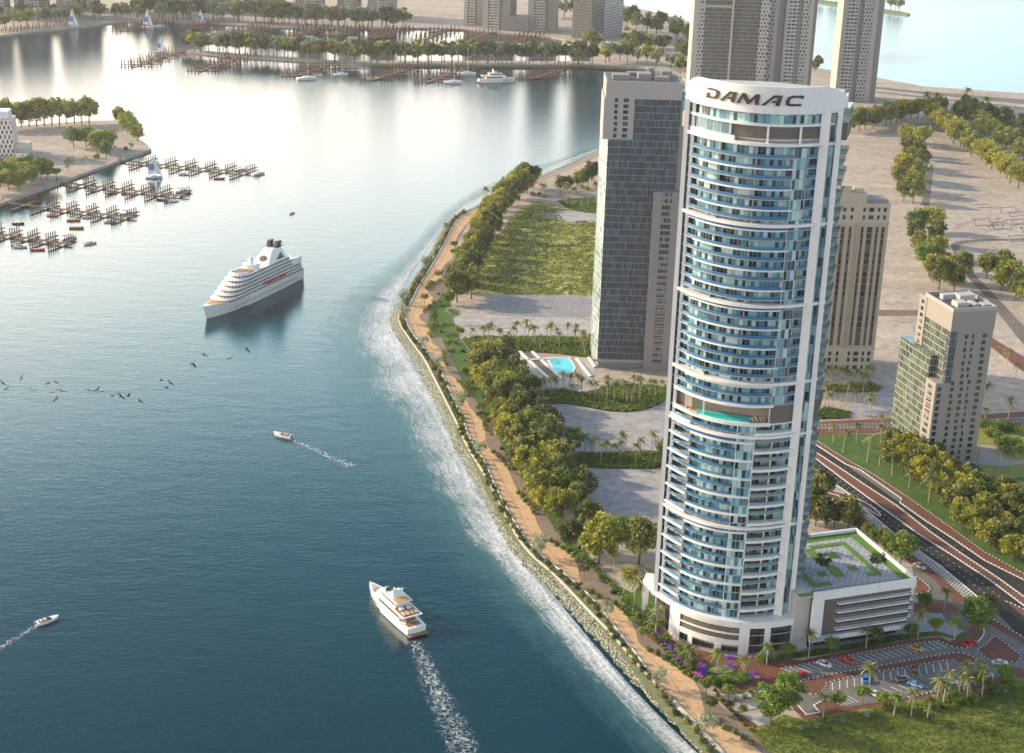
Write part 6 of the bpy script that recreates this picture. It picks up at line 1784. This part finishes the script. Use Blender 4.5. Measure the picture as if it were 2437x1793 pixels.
for sy in (-1, 1):
    mb = MB(); mb.face([(-28.5, sy * 5.75, fh + 0.8), (-19.5, sy * 5.65, fh + 0.8), (-26.0, sy * 4.75, fh + 5.0)][::sy]); mb.build('side_grille', M['louvre'], fn)
    mb = MB(); mb.loft([[(-28, sy * 2.6 - 1.1, fh + 7.9), (-23.5, sy * 2.6 - 1.1, fh + 7.9), (-23.5, sy * 2.6 + 1.1, fh + 7.9), (-28, sy * 2.6 + 1.1, fh + 7.9)], [(-28.5, sy * 2.8 - .9, fh + 12.3), (-25.2, sy * 2.8 - .9, fh + 12.3), (-25.2, sy * 2.8 + .9, fh + 12.3), (-28.5, sy * 2.8 + .9, fh + 12.3)]])
    for zz, w in ((fh + 8.6, 3.6), (fh + 10.4, 3.0), (fh + 11.8, 2.4)):
        mb.box((-27.2, sy * 2.7, zz), (6.4 - (zz - fh - 8) * .6, w, .35))
    mb.build('funnel', M['black'], fn)
    mb = MB(); mb.prism([(-47, sy * 6.5), (-33, sy * 6.5), (-36, sy * 7.3), (-44, sy * 7.3)], 11, 18.0, 0); mb.build('side_screen', M['hull_white'], cs)
    for x in (-22, -14, -6):
        mb, s_ = hull_mesh(6.6, 2.2, 1.2, 0.3, 0, 0.6, 8, draft=0.4)
        lb_ = MB(); lb_.v = [(v[0] + x, v[1] + sy * 8.1, v[2] + 10.4) for v in mb.v]; lb_.f, lb_.m, lb_.uv = mb.f, mb.m, mb.uv
        lb_.build('lifeboat', M['hull_red'] if x != -14 else plain('lifeboat_paint', (0.45, 0.16, 0.10), 0.5), cs)
mb = MB(); mb.prism(outline(-32, -26, 5.6, 2), zt - 1.9, zt + 1.2, 0); mb.build('aft_house', M['ship_win'], cs)

# motor yacht
c_, a_, L_ = seg('S', 992, 1512, 880, 1408)
ya = empty('motor_yacht', (c_.x, c_.y, 0), a_)
tag(ya, 'white three deck motor yacht trailing a foamy wake in the dark water', 'yacht')
L_ = 31.0
ya.scale = (1.12, 1.12, 1.12)
mb, secs = hull_mesh(L_, 7.2, 2.6, 1.0, 0, 0.60, 18, draft=.6); hull = mb.build('hull', M['hull_white'], ya)
mb = MB(); mb.face([(s[3][0], s[3][1] * .88, s[3][2] + .05) for s in secs[:17]] + [(s[2][0], s[2][1] * .88, s[2][2] + .05) for s in reversed(secs[:17])]); mb.build('main_deck', M['hull_white'], ya)
for i in range(7):
    for sy in (-1, 1):
        k = 6.4 - i * .0
        mb = MB(); xx = 10.5 - i * 0.95; ww = 3.6 * (math.cos(max(0, ((xx + 15.5) / 31 - .6)) / .4 * math.pi / 2) ** .8); mb.box((xx, sy * (ww * .90 + .02), 1.5), (.45, .3, .35)); mb.build('porthole', M['black'], hull)
mb = MB(); mb.prism(outline(-9.5, 7.5, 2.9, 3.2), 2.6, 4.9, 0); mb.build('saloon', M['hull_white'], ya)
mb = MB(); mb.prism(outline(-9.3, 6.6, 2.98, 3.2), 3.5, 4.25, 0); mb.build('saloon_window', M['black'], ya)
mb = MB(); mb.prism(outline(-13.0, 6.5, 3.35, 3.4), 4.9, 5.2, 0); mb.build('upper_deck', M['hull_white'], ya)
mb = MB(); mb.prism(outline(-12.4, -6.4, 2.8, .1), 5.2, 5.28, 0); mb.build('deck_boards', M['teak'], ya)
for y in (-2.0, -0.7, 0.6, 1.9):
    mb = MB(); mb.box((-10.8, y, 5.3), (2.0, .75, .3)); mb.build('sun_lounger', M['cushion'], ya)
for y in (-1.2, 1.2):
    mb = MB(); mb.box((-8.0, y, 5.3), (1.2, 1.4, .5)); mb.build('sofa', M['hull_white'], ya)
mb = MB(); mb.prism(outline(-6.4, 4.2, 2.5, 3.0), 5.2, 7.1, 0); mb.build('bridge', M['hull_white'], ya)
mb = MB(); mb.prism(outline(-6.2, 4.35, 2.55, 3.0), 6.0, 6.6, 0); mb.build('bridge_window', M['black'], ya)
mb = MB(); mb.prism(outline(-7.6, 3.6, 2.8, 3.0), 7.1, 7.35, 0); mb.build('flybridge', M['hull_white'], ya)
mb = MB(); mb.prism([(-7.2, -2.3), (-4.6, -2.3), (-4.6, 2.3), (-7.2, 2.3)], 7.35, 7.5, 0); mb.build('fly_deck_cushion', M['deck_orange'], ya)
mb = MB(); mb.prism(outline(-2.8, 1.2, 1.9, 1.2), 7.35, 8.0, 0); mb.build('helm_console', M['hull_white'], ya)
mb = MB(); mb.prism(outline(-0.2, 2.0, 1.9, 1.2), 7.4, 8.3, 0); mb.build('windscreen', M['dark_glass'], ya)
mb = MB(); mb.box((-3.2, 0, 7.35), (.5, 3.6, 2.2)); mb.box((-3.2, 0, 9.4), (1.2, 1.6, .3)); mb.build('radar_arch', M['hull_white'], ya)
mb = MB(); mb.blob((-3.2, 1.0, 10.0), (.45, .45, .5)); mb.build('radar_dome', M['hull_white'], ya, True)
mb = MB(); mb.box((8.6, -.2, 3.3), (1.6, 2.6, .45)); mb.build('bow_seat', M['cushion'], ya)
mb = MB(); mb.box((9.5, .9, 3.35), (.8, 1.2, .35)); mb.build('bow_table', M['teak'], ya)
mb = MB(); mb.prism([(11.0, -1.2), (13.4, -.5), (13.4, .5), (11.0, 1.2)], 3.2, 3.45, 0); mb.build('fore_hatch', M['concrete'], ya)
mb = MB(); mb.box((-15.9, 0, .5), (2.0, 6.2, .35)); mb.box((-15.2, 0, .86), (.5, 6.2, .1)); mb.build('swim_platform', M['teak'], ya)
mb = MB(); mb.box((-13.2, 0, 2.66), (2.2, 4.4, .06)); mb.box((-11.2, 0, 2.7), (1.0, 3.4, .9)); mb.build('aft_sofa', M['teak'], ya)
for sy in (-1, 1):
    for i in range(4):
        mb = MB(); mb.box((-14.2 - i * .4, sy * 2.6, 2.2 - i * .4), (.4, .8, .2)); mb.build('stair_step', M['concrete'], ya)


def motorboat(L=7.5):
    r = empty('speedboat')
    mb, s = hull_mesh(L, L * .33, L * .12, L * .05, 0, 0.5, 12, draft=.3); mb.build('hull', M['hull_white'], r)
    mb = MB(); mb.prism(outline(-L * .35, L * .1, L * .11, L * .05), L * .12, L * .135, 0); mb.build('cockpit', M['hull_dark'], r)
    mb = MB(); mb.loft([[(L * .05, -L * .12, L * .12), (L * .22, -L * .05, L * .12), (L * .22, L * .05, L * .12), (L * .05, L * .12, L * .12)], [(-L * .02, -L * .1, L * .2), (L * .06, -L * .05, L * .2), (L * .06, L * .05, L * .2), (-L * .02, L * .1, L * .2)]]); mb.build('windscreen', M['dark_glass'], r)
    for x in (-.08, -.26):
        mb = MB(); mb.box((L * x, 0, L * .135), (L * .08, L * .18, L * .05)); mb.build('seat', M['cushion'], r)
    mb = MB(); mb.box((-L * .5, 0, L * .05), (L * .06, L * .08, L * .12)); mb.build('outboard_motor', M['black'], r)
    return Kind(r)


def sailboat(sails=True):
    r = empty('sailing_boat')
    mb, s = hull_mesh(10, 3.0, 1.1, .4, 0, 0.45, 12, draft=.4); mb.build('hull', M['hull_white'], r)
    mb = MB(); mb.prism(outline(-2, 2.2, .8, 1.2), 1.1, 1.7, 0); mb.build('cabin', M['hull_white'], r)
    mb = MB(); mb.tube((.6, 0, 1), (.6, 0, 14.5), .09, .06, 5); mb.tube((.6, 0, 2.3), (-3.8, 0, 2.4), .07, .06, 5); mb.build('mast', M['hull_white'], r)
    if sails:
        mb = MB()
        for k in range(6):
            z0, z1 = 2.6 + k * 1.9, 2.6 + (k + 1) * 1.9
            f0, f1 = (1 - k / 6) ** .8, (1 - (k + 1) / 6) ** .8
            mb.face([(.5, 0.05, z0), (.5, .05, z1), (.5 - 4.1 * f1, .45 * f1, z1), (.5 - 4.1 * f0, .45 * f0, z0)], 1 if k in (1, 2) else 0)
        mb.build('main_sail', [M['hull_white'], plain('blue_sail', (0.12, 0.25, 0.5), 0.7)], r)
        mb = MB(); mb.face([(.7, 0, 12.5), (4.6, 0, 1.5), (1.2, .5, 2.2)]); mb.build('jib', M['hull_white'], r)
    else:
        mb = MB(); mb.tube((.3, 0, 2.55), (-3.7, 0, 2.65), .22, .16, 6); mb.build('furled_sail', M['hull_blue'], r)
        mb = MB(); mb.tube((.6, 0, 14.2), (4.9, 0, 1.5), .04, .04, 4); mb.build('forestay', M['black'], r)
    return Kind(r)


def dinghy(mat):
    r = empty('rowing_boat')
    mb, s = hull_mesh(5.5, 1.8, .6, .25, 0, 0.5, 10, draft=.2); mb.build('hull', mat, r)
    mb = MB(); mb.prism(outline(-2.3, 1.4, .6, .9), .6, .66, 0); mb.build('floor', M['teak'], r)
    for x in (-1.2, .2):
        mb = MB(); mb.box((x, 0, .66), (.35, 1.3, .1)); mb.build('thwart', M['hull_white'], r)
    return Kind(r)


MBT, SLS, SLN = motorboat(), sailboat(True), sailboat(False)
DG = {'orange': dinghy(M['hull_orange']), 'red': dinghy(M['hull_red']), 'dark': dinghy(M['hull_dark']), 'white': dinghy(M['hull_white'])}


def boat(k, fr_, x, y, ang_, sc, label, cat, z=0.0):
    k.place(G(fr_, x, y, 0) + Vector((0, 0, z)), ang_, sc, label, cat)


c_, a_, L_ = seg('d', 1895, 1490, 1790, 1465)
MBT.place(c_, a_, 1.25, 'white speedboat with dark stripe left of the surf below the cruise ship', 'speedboat')
c_, a_, L_ = seg('S', 92, 1487, 133, 1474)
MBT.place(c_, a_, 1.1, 'small white speedboat near the lower left edge of the bay', 'speedboat')
c_, a_, L_ = seg('a', 1890, 1400, 1925, 1385)
MBT.place(c_, a_, .8, 'tiny pale boat alone in the water above the cruise ship', 'boat')
c_, a_, L_ = seg('b', 935, 530, 1160, 525)
by = copy_tree(ya); by.location = c_ + Vector((0, -8, 0)); by.rotation_euler = (0, 0, a_); by.scale = (1.25, 1.25, 1.3)
tag(by, 'white yacht moored in dark reflections among the far piers', 'yacht')
nb_ = 0
for k, fr_, x, y, an, sc, lab, cat in (
        (SLS, 'a', 1005, 1160, .2, 1.25, 'sailing boat with blue and white sails between the two uppermost near piers', 'sailing boat'),
        (SLN, 'a', 1195, 1252, .5, 1.1, 'white boat with bare mast at the second near pier', 'sailing boat'),
        (SLN, 'a', 1685, 1138, .9, 1.2, 'white boat with tall bare mast off the tip of the top near pier', 'sailing boat'),
        (SLN, 'a', 1570, 1112, .4, 1.0, 'white boat with bare mast berthed near the end of the top near pier', 'sailing boat'),
        (SLN, 'a', 450, 1560, .7, 1.1, 'white boat with bare mast at the lowest near pier', 'sailing boat'),
        (SLN, 'a', 835, 1395, .5, 1.0, 'white boat with bare mast at the third near pier', 'sailing boat'),
        (SLS, 'a', 475, 182, .1, 1.6, 'sailing boat with hoisted sails by the long far left pier', 'sailing boat'),
        (SLS, 'a', 962, 184, .1, 1.6, 'sailing boat with hoisted sails at the pier left of the strip', 'sailing boat'),
        (SLS, 'a', 1308, 160, .1, 1.3, 'small sailing boat in the channel behind the strip', 'sailing boat'),
        (SLN, 'a', 1040, 175, .1, 1.4, 'bare masted boat by the pier left of the strip tip', 'sailing boat'),
        (SLS, 'a', 1048, 345, .1, 1.2, 'small sail boat behind the leftmost pier of the strip', 'sailing boat'),
        (SLN, 'a', 2000, 520, .2, 2.0, 'large white boat with leaning masts at the third pier of the strip', 'sailing boat'),
        (SLN, 'b', 762, 545, .1, 1.9, 'white masted boat left of the moored yacht at the far piers', 'sailing boat'),
        (SLN, 'b', 850, 490, .1, 2.0, 'white masted boat just left of the moored yacht, nearer the strip', 'sailing boat'),
        (SLN, 'b', 30, 492, .2, 1.5, 'bare masted boat between the third and fourth piers of the strip', 'sailing boat'),
        (SLN, 'b', 640, 210, .1, 1.5, 'tall masted boat in the channel left of the trio of towers', 'sailing boat'),
        (MBT, 'a', 430, 182, .1, 1.8, 'low white motor boat beside the sails on the far left', 'motor boat'),
        (MBT, 'a', 590, 1590, .8, 1.1, 'white motor boat with blue trim off the tip of the lowest near pier', 'motor boat'),
        (MBT, 'a', 720, 1448, .3, 1.1, 'white motor boat below the third near pier', 'motor boat'),
        (MBT, 'a', 570, 1422, .2, .9, 'white motor boat between the fingers of the third near pier', 'motor boat'),
        (MBT, 'a', 1200, 1140, .2, 1.0, 'white motor boat at the middle of the top near pier', 'motor boat'),
        (MBT, 'a', 620, 1245, .2, .9, 'white motor boat at the start of the second near pier', 'motor boat'),
        (MBT, 'a', 135, 1612, .2, 1.1, 'white motor boat below the lowest near pier', 'motor boat'),
        (DG['red'], 'a', 1430, 1168, .2, 1.5, 'red rowing boat below the top near pier', 'rowing boat'),
        (DG['orange'], 'a', 480, 1440, .1, 1.6, 'orange rowing boat below the third near pier', 'rowing boat'),
        (DG['orange'], 'a', 500, 1490, .1, 1.7, 'orange rowing boat alone between the third and lowest near piers', 'rowing boat'),
        (DG['dark'], 'a', 120, 1462, .1, 1.4, 'dark rowing boat alone above the lowest near pier', 'rowing boat'),
        (DG['dark'], 'a', 830, 1267, .1, 1.5, 'dark rowing boat under the second near pier', 'rowing boat'),
        (DG['dark'], 'a', 1062, 1306, .1, 1.6, 'dark rowing boat near the tip of the second near pier', 'rowing boat'),
        (DG['white'], 'a', 1130, 1315, .4, 1.4, 'pale rowing boat nearest the tip of the second near pier', 'rowing boat'),
        (DG['orange'], 'a', 730, 1262, .1, 1.4, 'orange rowing boat under the second near pier', 'rowing boat'),
        (DG['red'], 'a', 250, 1632, .1, 1.5, 'red rowing boat below the lowest near pier', 'rowing boat'),
        (DG['orange'], 'a', 345, 1410, .1, 1.4, 'orange rowing boat at the inner end of the third near pier', 'rowing boat'),
        (MBT, 't', 603, 228, .1, 1.6, 'white motor boat in the channel behind the middle of the strip', 'motor boat'),
        (MBT, 't', 875, 236, .1, 1.6, 'white motor boat in the channel behind the right half of the strip', 'motor boat'),
        (MBT, 'b', 235, 518, .1, 1.8, 'white motor boat at the tip of the fourth strip pier', 'motor boat'),
        (MBT, 't', 655, 465, .1, 1.5, 'white motor boat right of the third strip pier', 'motor boat')):
    boat(k, fr_, x, y, an + rv.uniform(-.2, .2), sc, lab, cat)

# ================================================================== PIERS
t = NT('pier_boards')
_f = t.noise(0.8, t.pos(), 4)
M['boards'] = t.P(col=t.ramp(_f, [(0.3, (0.07, 0.04, 0.025)), (0.5, (0.17, 0.105, 0.06)), (0.68, (0.30, 0.21, 0.13))]), rough=0.85)
M['pile'] = plain('pile_wood', (0.07, 0.035, 0.02), 0.85, 0.25, 1)
M['pile_red'] = plain('red_pile_wood', (0.17, 0.075, 0.045), 0.85, 0.2, 1)
PILE = {}


def pile_mesh(h, r, mat):
    k = (h, r, mat)
    if k not in PILE:
        mb = MB(); mb.tube((0, 0, -1.2), (0, 0, h), r, r, 6)
        PILE[k] = mb.mesh('pile', M[mat])
    return PILE[k]


def pier(fr_, x0, y0, x1, y1, fx, fy, nf, lead, label, npile=5, h=4.4, r=0.34, mat='pile', wd=2.4, flen=None):
    a, b = G(fr_, x0, y0, 0), G(fr_, x1, y1, 0)
    d = (b - a); L = d.length; d.normalize()
    e = empty('pier', (a.x, a.y, 0), math.atan2(d.y, d.x))
    tag(e, label, 'pier', 'wooden piers')
    ca, sa = d.x, d.y
    # finger direction in local frame
    mid = a.lerp(b, .5)
    px_ = lambda v: Vector((v.x * ca + v.y * sa, -v.x * sa + v.y * ca, 0))
    if flen is None:
        fv = G(fr_, (x0 + x1) / 2 + fx, (y0 + y1) / 2 + fy, 0) - G(fr_, (x0 + x1) / 2, (y0 + y1) / 2, 0)
    else:
        fv = Vector((fx, fy, 0)).normalized() * flen
    fl_ = px_(fv); fL = fl_.length; fd = fl_.normalized()
    mb = MB(); mb.box((L / 2, 0, 1.0), (L, wd, .35)); mb.build('walkway', M['boards'], e)
    pm = pile_mesh(h, r, mat)
    rp = random.Random(int(x0 + y0))

    def pl(x, y):
        o = bpy.data.objects.new('pile', pm); COL.objects.link(o); o.parent = e
        o.location = (x, y, rp.uniform(-.5, .3))
    np_ = 0
    for i in range(nf):
        cx_ = L * (lead + (1 - lead) * (i + .5) / nf)
        c = Vector((cx_, 0, 0))
        mb = MB()
        ang_ = math.atan2(fd.y, fd.x)
        mb.box((cx_, 0, 1.02), (fL * 2, wd * 1.0, .32), ang_)
        mb.build('finger', M['boards'], e)
        for s in (-1, 1):
            for j in range(npile):
                if np_ >= 98: break
                q = c + fd * s * fL * (0.18 + 0.82 * (j + .5) / npile) + Vector((-fd.y, fd.x, 0)) * (wd * .5)
                pl(q.x, q.y); np_ += 1
    if lead > .08:
        pl(1.5, wd * .7); pl(1.5, -wd * .7)


near = 'uppermost', 'second', 'third', 'lowest'
for i, (x0, y0, x1, y1) in enumerate(((770, 1058, 1655, 1138), (372, 1198, 1228, 1292), (0, 1328, 885, 1432), (-330, 1490, 470, 1606))):
    pier('a', x0, y0, x1, y1, 90, -32 if i else -30, 6, .12, '%s of the four timber piers near the peninsula on the left' % near[i], 5)
for i, (fr_, x0, y0, x1, y1) in enumerate((('a', 1215, 330, 860, 440), ('a', 1600, 366, 1300, 470), ('a', 2190, 412, 1920, 505), ('b', 545, 432, 240, 528), ('b', 880, 438, 590, 545), ('b', 1550, 436, 1270, 520))):
    pier(fr_, x0, y0, x1, y1, 1, .15, 6, .05, 'reddish timber pier in front of the strip across the bay, %s from the left' % nth(i + 1), 4, 6.0, .5, 'pile_red', 3.0, flen=17)
for i, (fr_, x0, y0, x1, y1) in enumerate((('a', 400, 178, -60, 232), ('a', 1085, 145, 790, 205), ('a', 1440, 150, 1225, 198), ('a', 1760, 172, 1550, 235), ('a', 2110, 180, 1925, 232), ('b', 150, 190, -30, 236), ('b', 450, 190, 250, 255), ('b', 745, 192, 560, 268), ('b', 1010, 210, 850, 282), ('b', 1330, 225, 1140, 288))):
    pier(fr_, x0, y0, x1, y1, 1, .15, 6, .05, 'distant reddish pier along the far shore, %s from the left' % nth(i + 1), 3, 6.5, .55, 'pile_red', 3.4, flen=17)

# ================================================================== CARS
def car(colr, kind='sedan'):
    r = empty('parked_car')
    m = NT('car_paint_' + colr[0]).P(col=colr[1], rough=0.25, spec=0.6)
    hh = 0.62 if kind != 'pickup' else .8
    lo = 0.95 if kind != 'pickup' else 1.1
    secs = []
    for x, w, z in ((-2.25, .80, .72), (-2.1, .88, .90), (-1.2, .90, lo), (0.6, .90, .92), (1.5, .88, .82), (2.1, .80, .70), (2.25, .70, .55)):
        secs.append([(x, -w, .28), (x, -w - .02, .55), (x, -w + .06, z), (x, w - .06, z), (x, w + .02, .55), (x, w, .28)])
    mb = MB(); mb.loft(secs); mb.build('body', m, r)
    x0, x1, x2, x3 = (-1.75, -1.05, .35, 1.05) if kind == 'sedan' else ((-.5, -.4, .6, 1.1))
    zt_ = 1.40 if kind == 'sedan' else 1.7
    mb = MB(); mb.loft([[(x0, -.78, .88), (x3, -.78, .88), (x3, .78, .88), (x0, .78, .88)], [(x1, -.62, zt_), (x2, -.62, zt_), (x2, .62, zt_), (x1, .62, zt_)]]); mb.build('cabin_glass', M['dark_glass'], r)
    mb = MB(); mb.box(((x1 + x2) / 2, 0, zt_), (x2 - x1 + .1, 1.26, .05)); mb.build('roof', m, r)
    if kind == 'pickup':
        mb = MB(); mb.box((-1.35, 0, 1.1), (1.6, 1.5, .12)); mb.build('cargo_bed', M['teak'], r)
    for x in (-1.35, 1.35):
        for y in (-.84, .84):
            mb = MB(); mb.tube((x, y - .1, .33), (x, y + .1, .33), .33, .33, 10); mb.build('wheel', M['black'], r)
    for y in (-.6, .6):
        mb = MB(); mb.box((2.2, y, .55), (.12, .3, .14)); mb.build('headlight', M['white'], r)
    return r


for fr_, x0, y0, x1, y1, colr, kd, lab in (
        ('m', 262, 860, 140, 912, ('red', (0.55, 0.03, 0.02)), 'sedan', 'red sports car in the left bend of the car park lane'),
        ('m', 372, 765, 478, 805, ('white', (0.7, 0.7, 0.7)), 'sedan', 'white car in the back row of bays near the tower'),
        ('m', 582, 728, 700, 775, ('red', (0.55, 0.04, 0.02)), 'sedan', 'red car in the back row of bays'),
        ('m', 1205, 620, 1318, 660, ('orange', (0.55, 0.26, 0.06)), 'sedan', 'orange car in the back row of bays'),
        ('m', 1700, 610, 1812, 585, ('red', (0.6, 0.03, 0.04)), 'sedan', 'red sports car at the car park exit'),
        ('m', 1248, 868, 1248, 798, ('brown', (0.13, 0.05, 0.03)), 'pickup', 'dark brown pickup at the middle island'),
        ('m', 805, 950, 792, 885, ('blue', (0.06, 0.25, 0.55)), 'sedan', 'bright blue car parked at the middle island'),
        ('m', 1075, 930, 1198, 910, ('grey', (0.25, 0.24, 0.23)), 'sedan', 'grey car driving in the front aisle'),
        ('m', 1190, 950, 1312, 992, ('sky', (0.22, 0.42, 0.68)), 'sedan', 'light blue car in the front aisle'),
        ('m', 845, 1042, 935, 1080, ('white2', (0.7, 0.7, 0.7)), 'sedan', 'white car in the front row beside a palm'),
        ('m', 1520, 925, 1632, 955, ('white3', (0.65, 0.66, 0.68)), 'sedan', 'white car half hidden by palms at the right of the car park'),
        ('m', 1960, 772, 2095, 775, ('silver', (0.5, 0.5, 0.5)), 'sedan', 'silver car on the lane below the triangular island'),
        ('m', 1800, 880, 1990, 890, ('silver2', (0.55, 0.55, 0.55)), 'sedan', 'silver car behind the palms at the right end'),
        ('n', 1065, 1520, 1150, 1565, ('cream', (0.6, 0.57, 0.5)), 'sedan', 'cream car in the shade on the side road beyond the roof garden')):
    c0, an, l_ = seg(fr_, x0, y0, x1, y1)
    c = car(colr, kd)
    c.location = (c0.x, c0.y, LZ + .2)
    c0 = G(fr_, (x0 + x1) / 2, (y0 + y1) / 2); c.location = (c0.x, c0.y, LZ + .19)
    c.rotation_euler = (0, 0, an); c.scale = (1.12, 1.12, 1.12)
    tag(c, lab, 'car', 'cars in and around the car park')

# street lamps along the highway
def lamp():
    r = empty('street_lamp')
    mb = MB(); mb.tube((0, 0, 0), (0, 0, 9), .12, .07, 6); mb.build('post', M['concrete'], r)
    for s in (-1, 1):
        mb = MB(); mb.tube((0, 0, 8.8), (s * 1.6, 0, 9.3), .06, .04, 5); mb.build('arm', M['concrete'], r)
        mb = MB(); mb.box((s * 1.9, 0, 9.2), (.8, .3, .12)); mb.build('lamp_head', M['white'], r)
    return Kind(r)


# ================================================================== BIRDS
M['bird'] = plain('dark_feathers', (0.012, 0.012, 0.014), 0.8)
bl_ = [(45, 1165, 30), (20, 1130, 0), (140, 1098, 70), (208, 1170, 10), (318, 1132, -20), (368, 1128, 80), (350, 1193, 15), (405, 1183, 5), (365, 1236, 60), (585, 1178, -15), (635, 1170, 40), (658, 1187, 30), (735, 1212, -30), (790, 1218, -45), (838, 1212, -70), (915, 1248, -55), (1053, 1112, -60), (1112, 1128, -40), (1087, 1160, -75), (1268, 1018, -50), (1255, 1003, 0), (1335, 950, -40), (1503, 967, 20), (1612, 915, -50)]
for i, (x, y, rot) in enumerate(bl_):
    mb = MB()
    d_ = rv.uniform(.25, .6)
    span = rv.uniform(.75, .95)
    mb.blob((0, 0, 0), (.34, .085, .08), nu=6, nv=6)
    for s in (-1, 1):
        w = [Vector((.10, 0, .02)), Vector((.16, s * span * .45, d_ * .45)), Vector((-.08, s * span, d_ * .30)), Vector((-.10, s * span * .45, d_ * .40)), Vector((-.14, 0, .02))]
        mb.face([w[0], w[1], w[3], w[4]]); mb.face([w[1], w[2], w[3]])
        mb.face([q + Vector((0, 0, -.03)) for q in (w[4], w[3], w[1], w[0])]); mb.face([q + Vector((0, 0, -.03)) for q in (w[3], w[2], w[1])])
    mb.face([(-.28, -.03, 0), (-.52, -.12, 0), (-.52, .12, 0), (-.28, .03, 0)])
    o = mb.build('bird', M['bird'])
    o.location = ray('d', x, y, rv.uniform(215, 245))
    o.rotation_euler = (rv.uniform(.2, .7) * (1 if i % 2 else -1), rv.uniform(-.3, .3), R(rot + 90 + rv.uniform(-15, 15)))
    s_ = rv.uniform(.8, 1.0); o.scale = (s_, s_, s_)
    tag(o, 'dark bird gliding over the bay, %s of the flock from the left edge' % nth(i + 1), 'bird', 'flock of birds over the bay')

# ------------------------------------------------------------------ haze
mb = MB()
mb.prism([(-2600, -60), (2600, -60), (2600, 4200), (-2600, 4200)], -1.5, 275)
hz = NT('haze_air')
hz.t.nodes.remove(hz.b)
pv = hz.n('VolumePrincipled', ins={'Density': 0.00005, 'Anisotropy': 0.55})
pv.inputs['Color'].default_value = (0.97, 0.95, 0.95, 1)
hz.t.links.new(pv.outputs[0], hz.out.inputs['Volume'])
tag(mb.build('haze', hz.mat), kind='stuff')
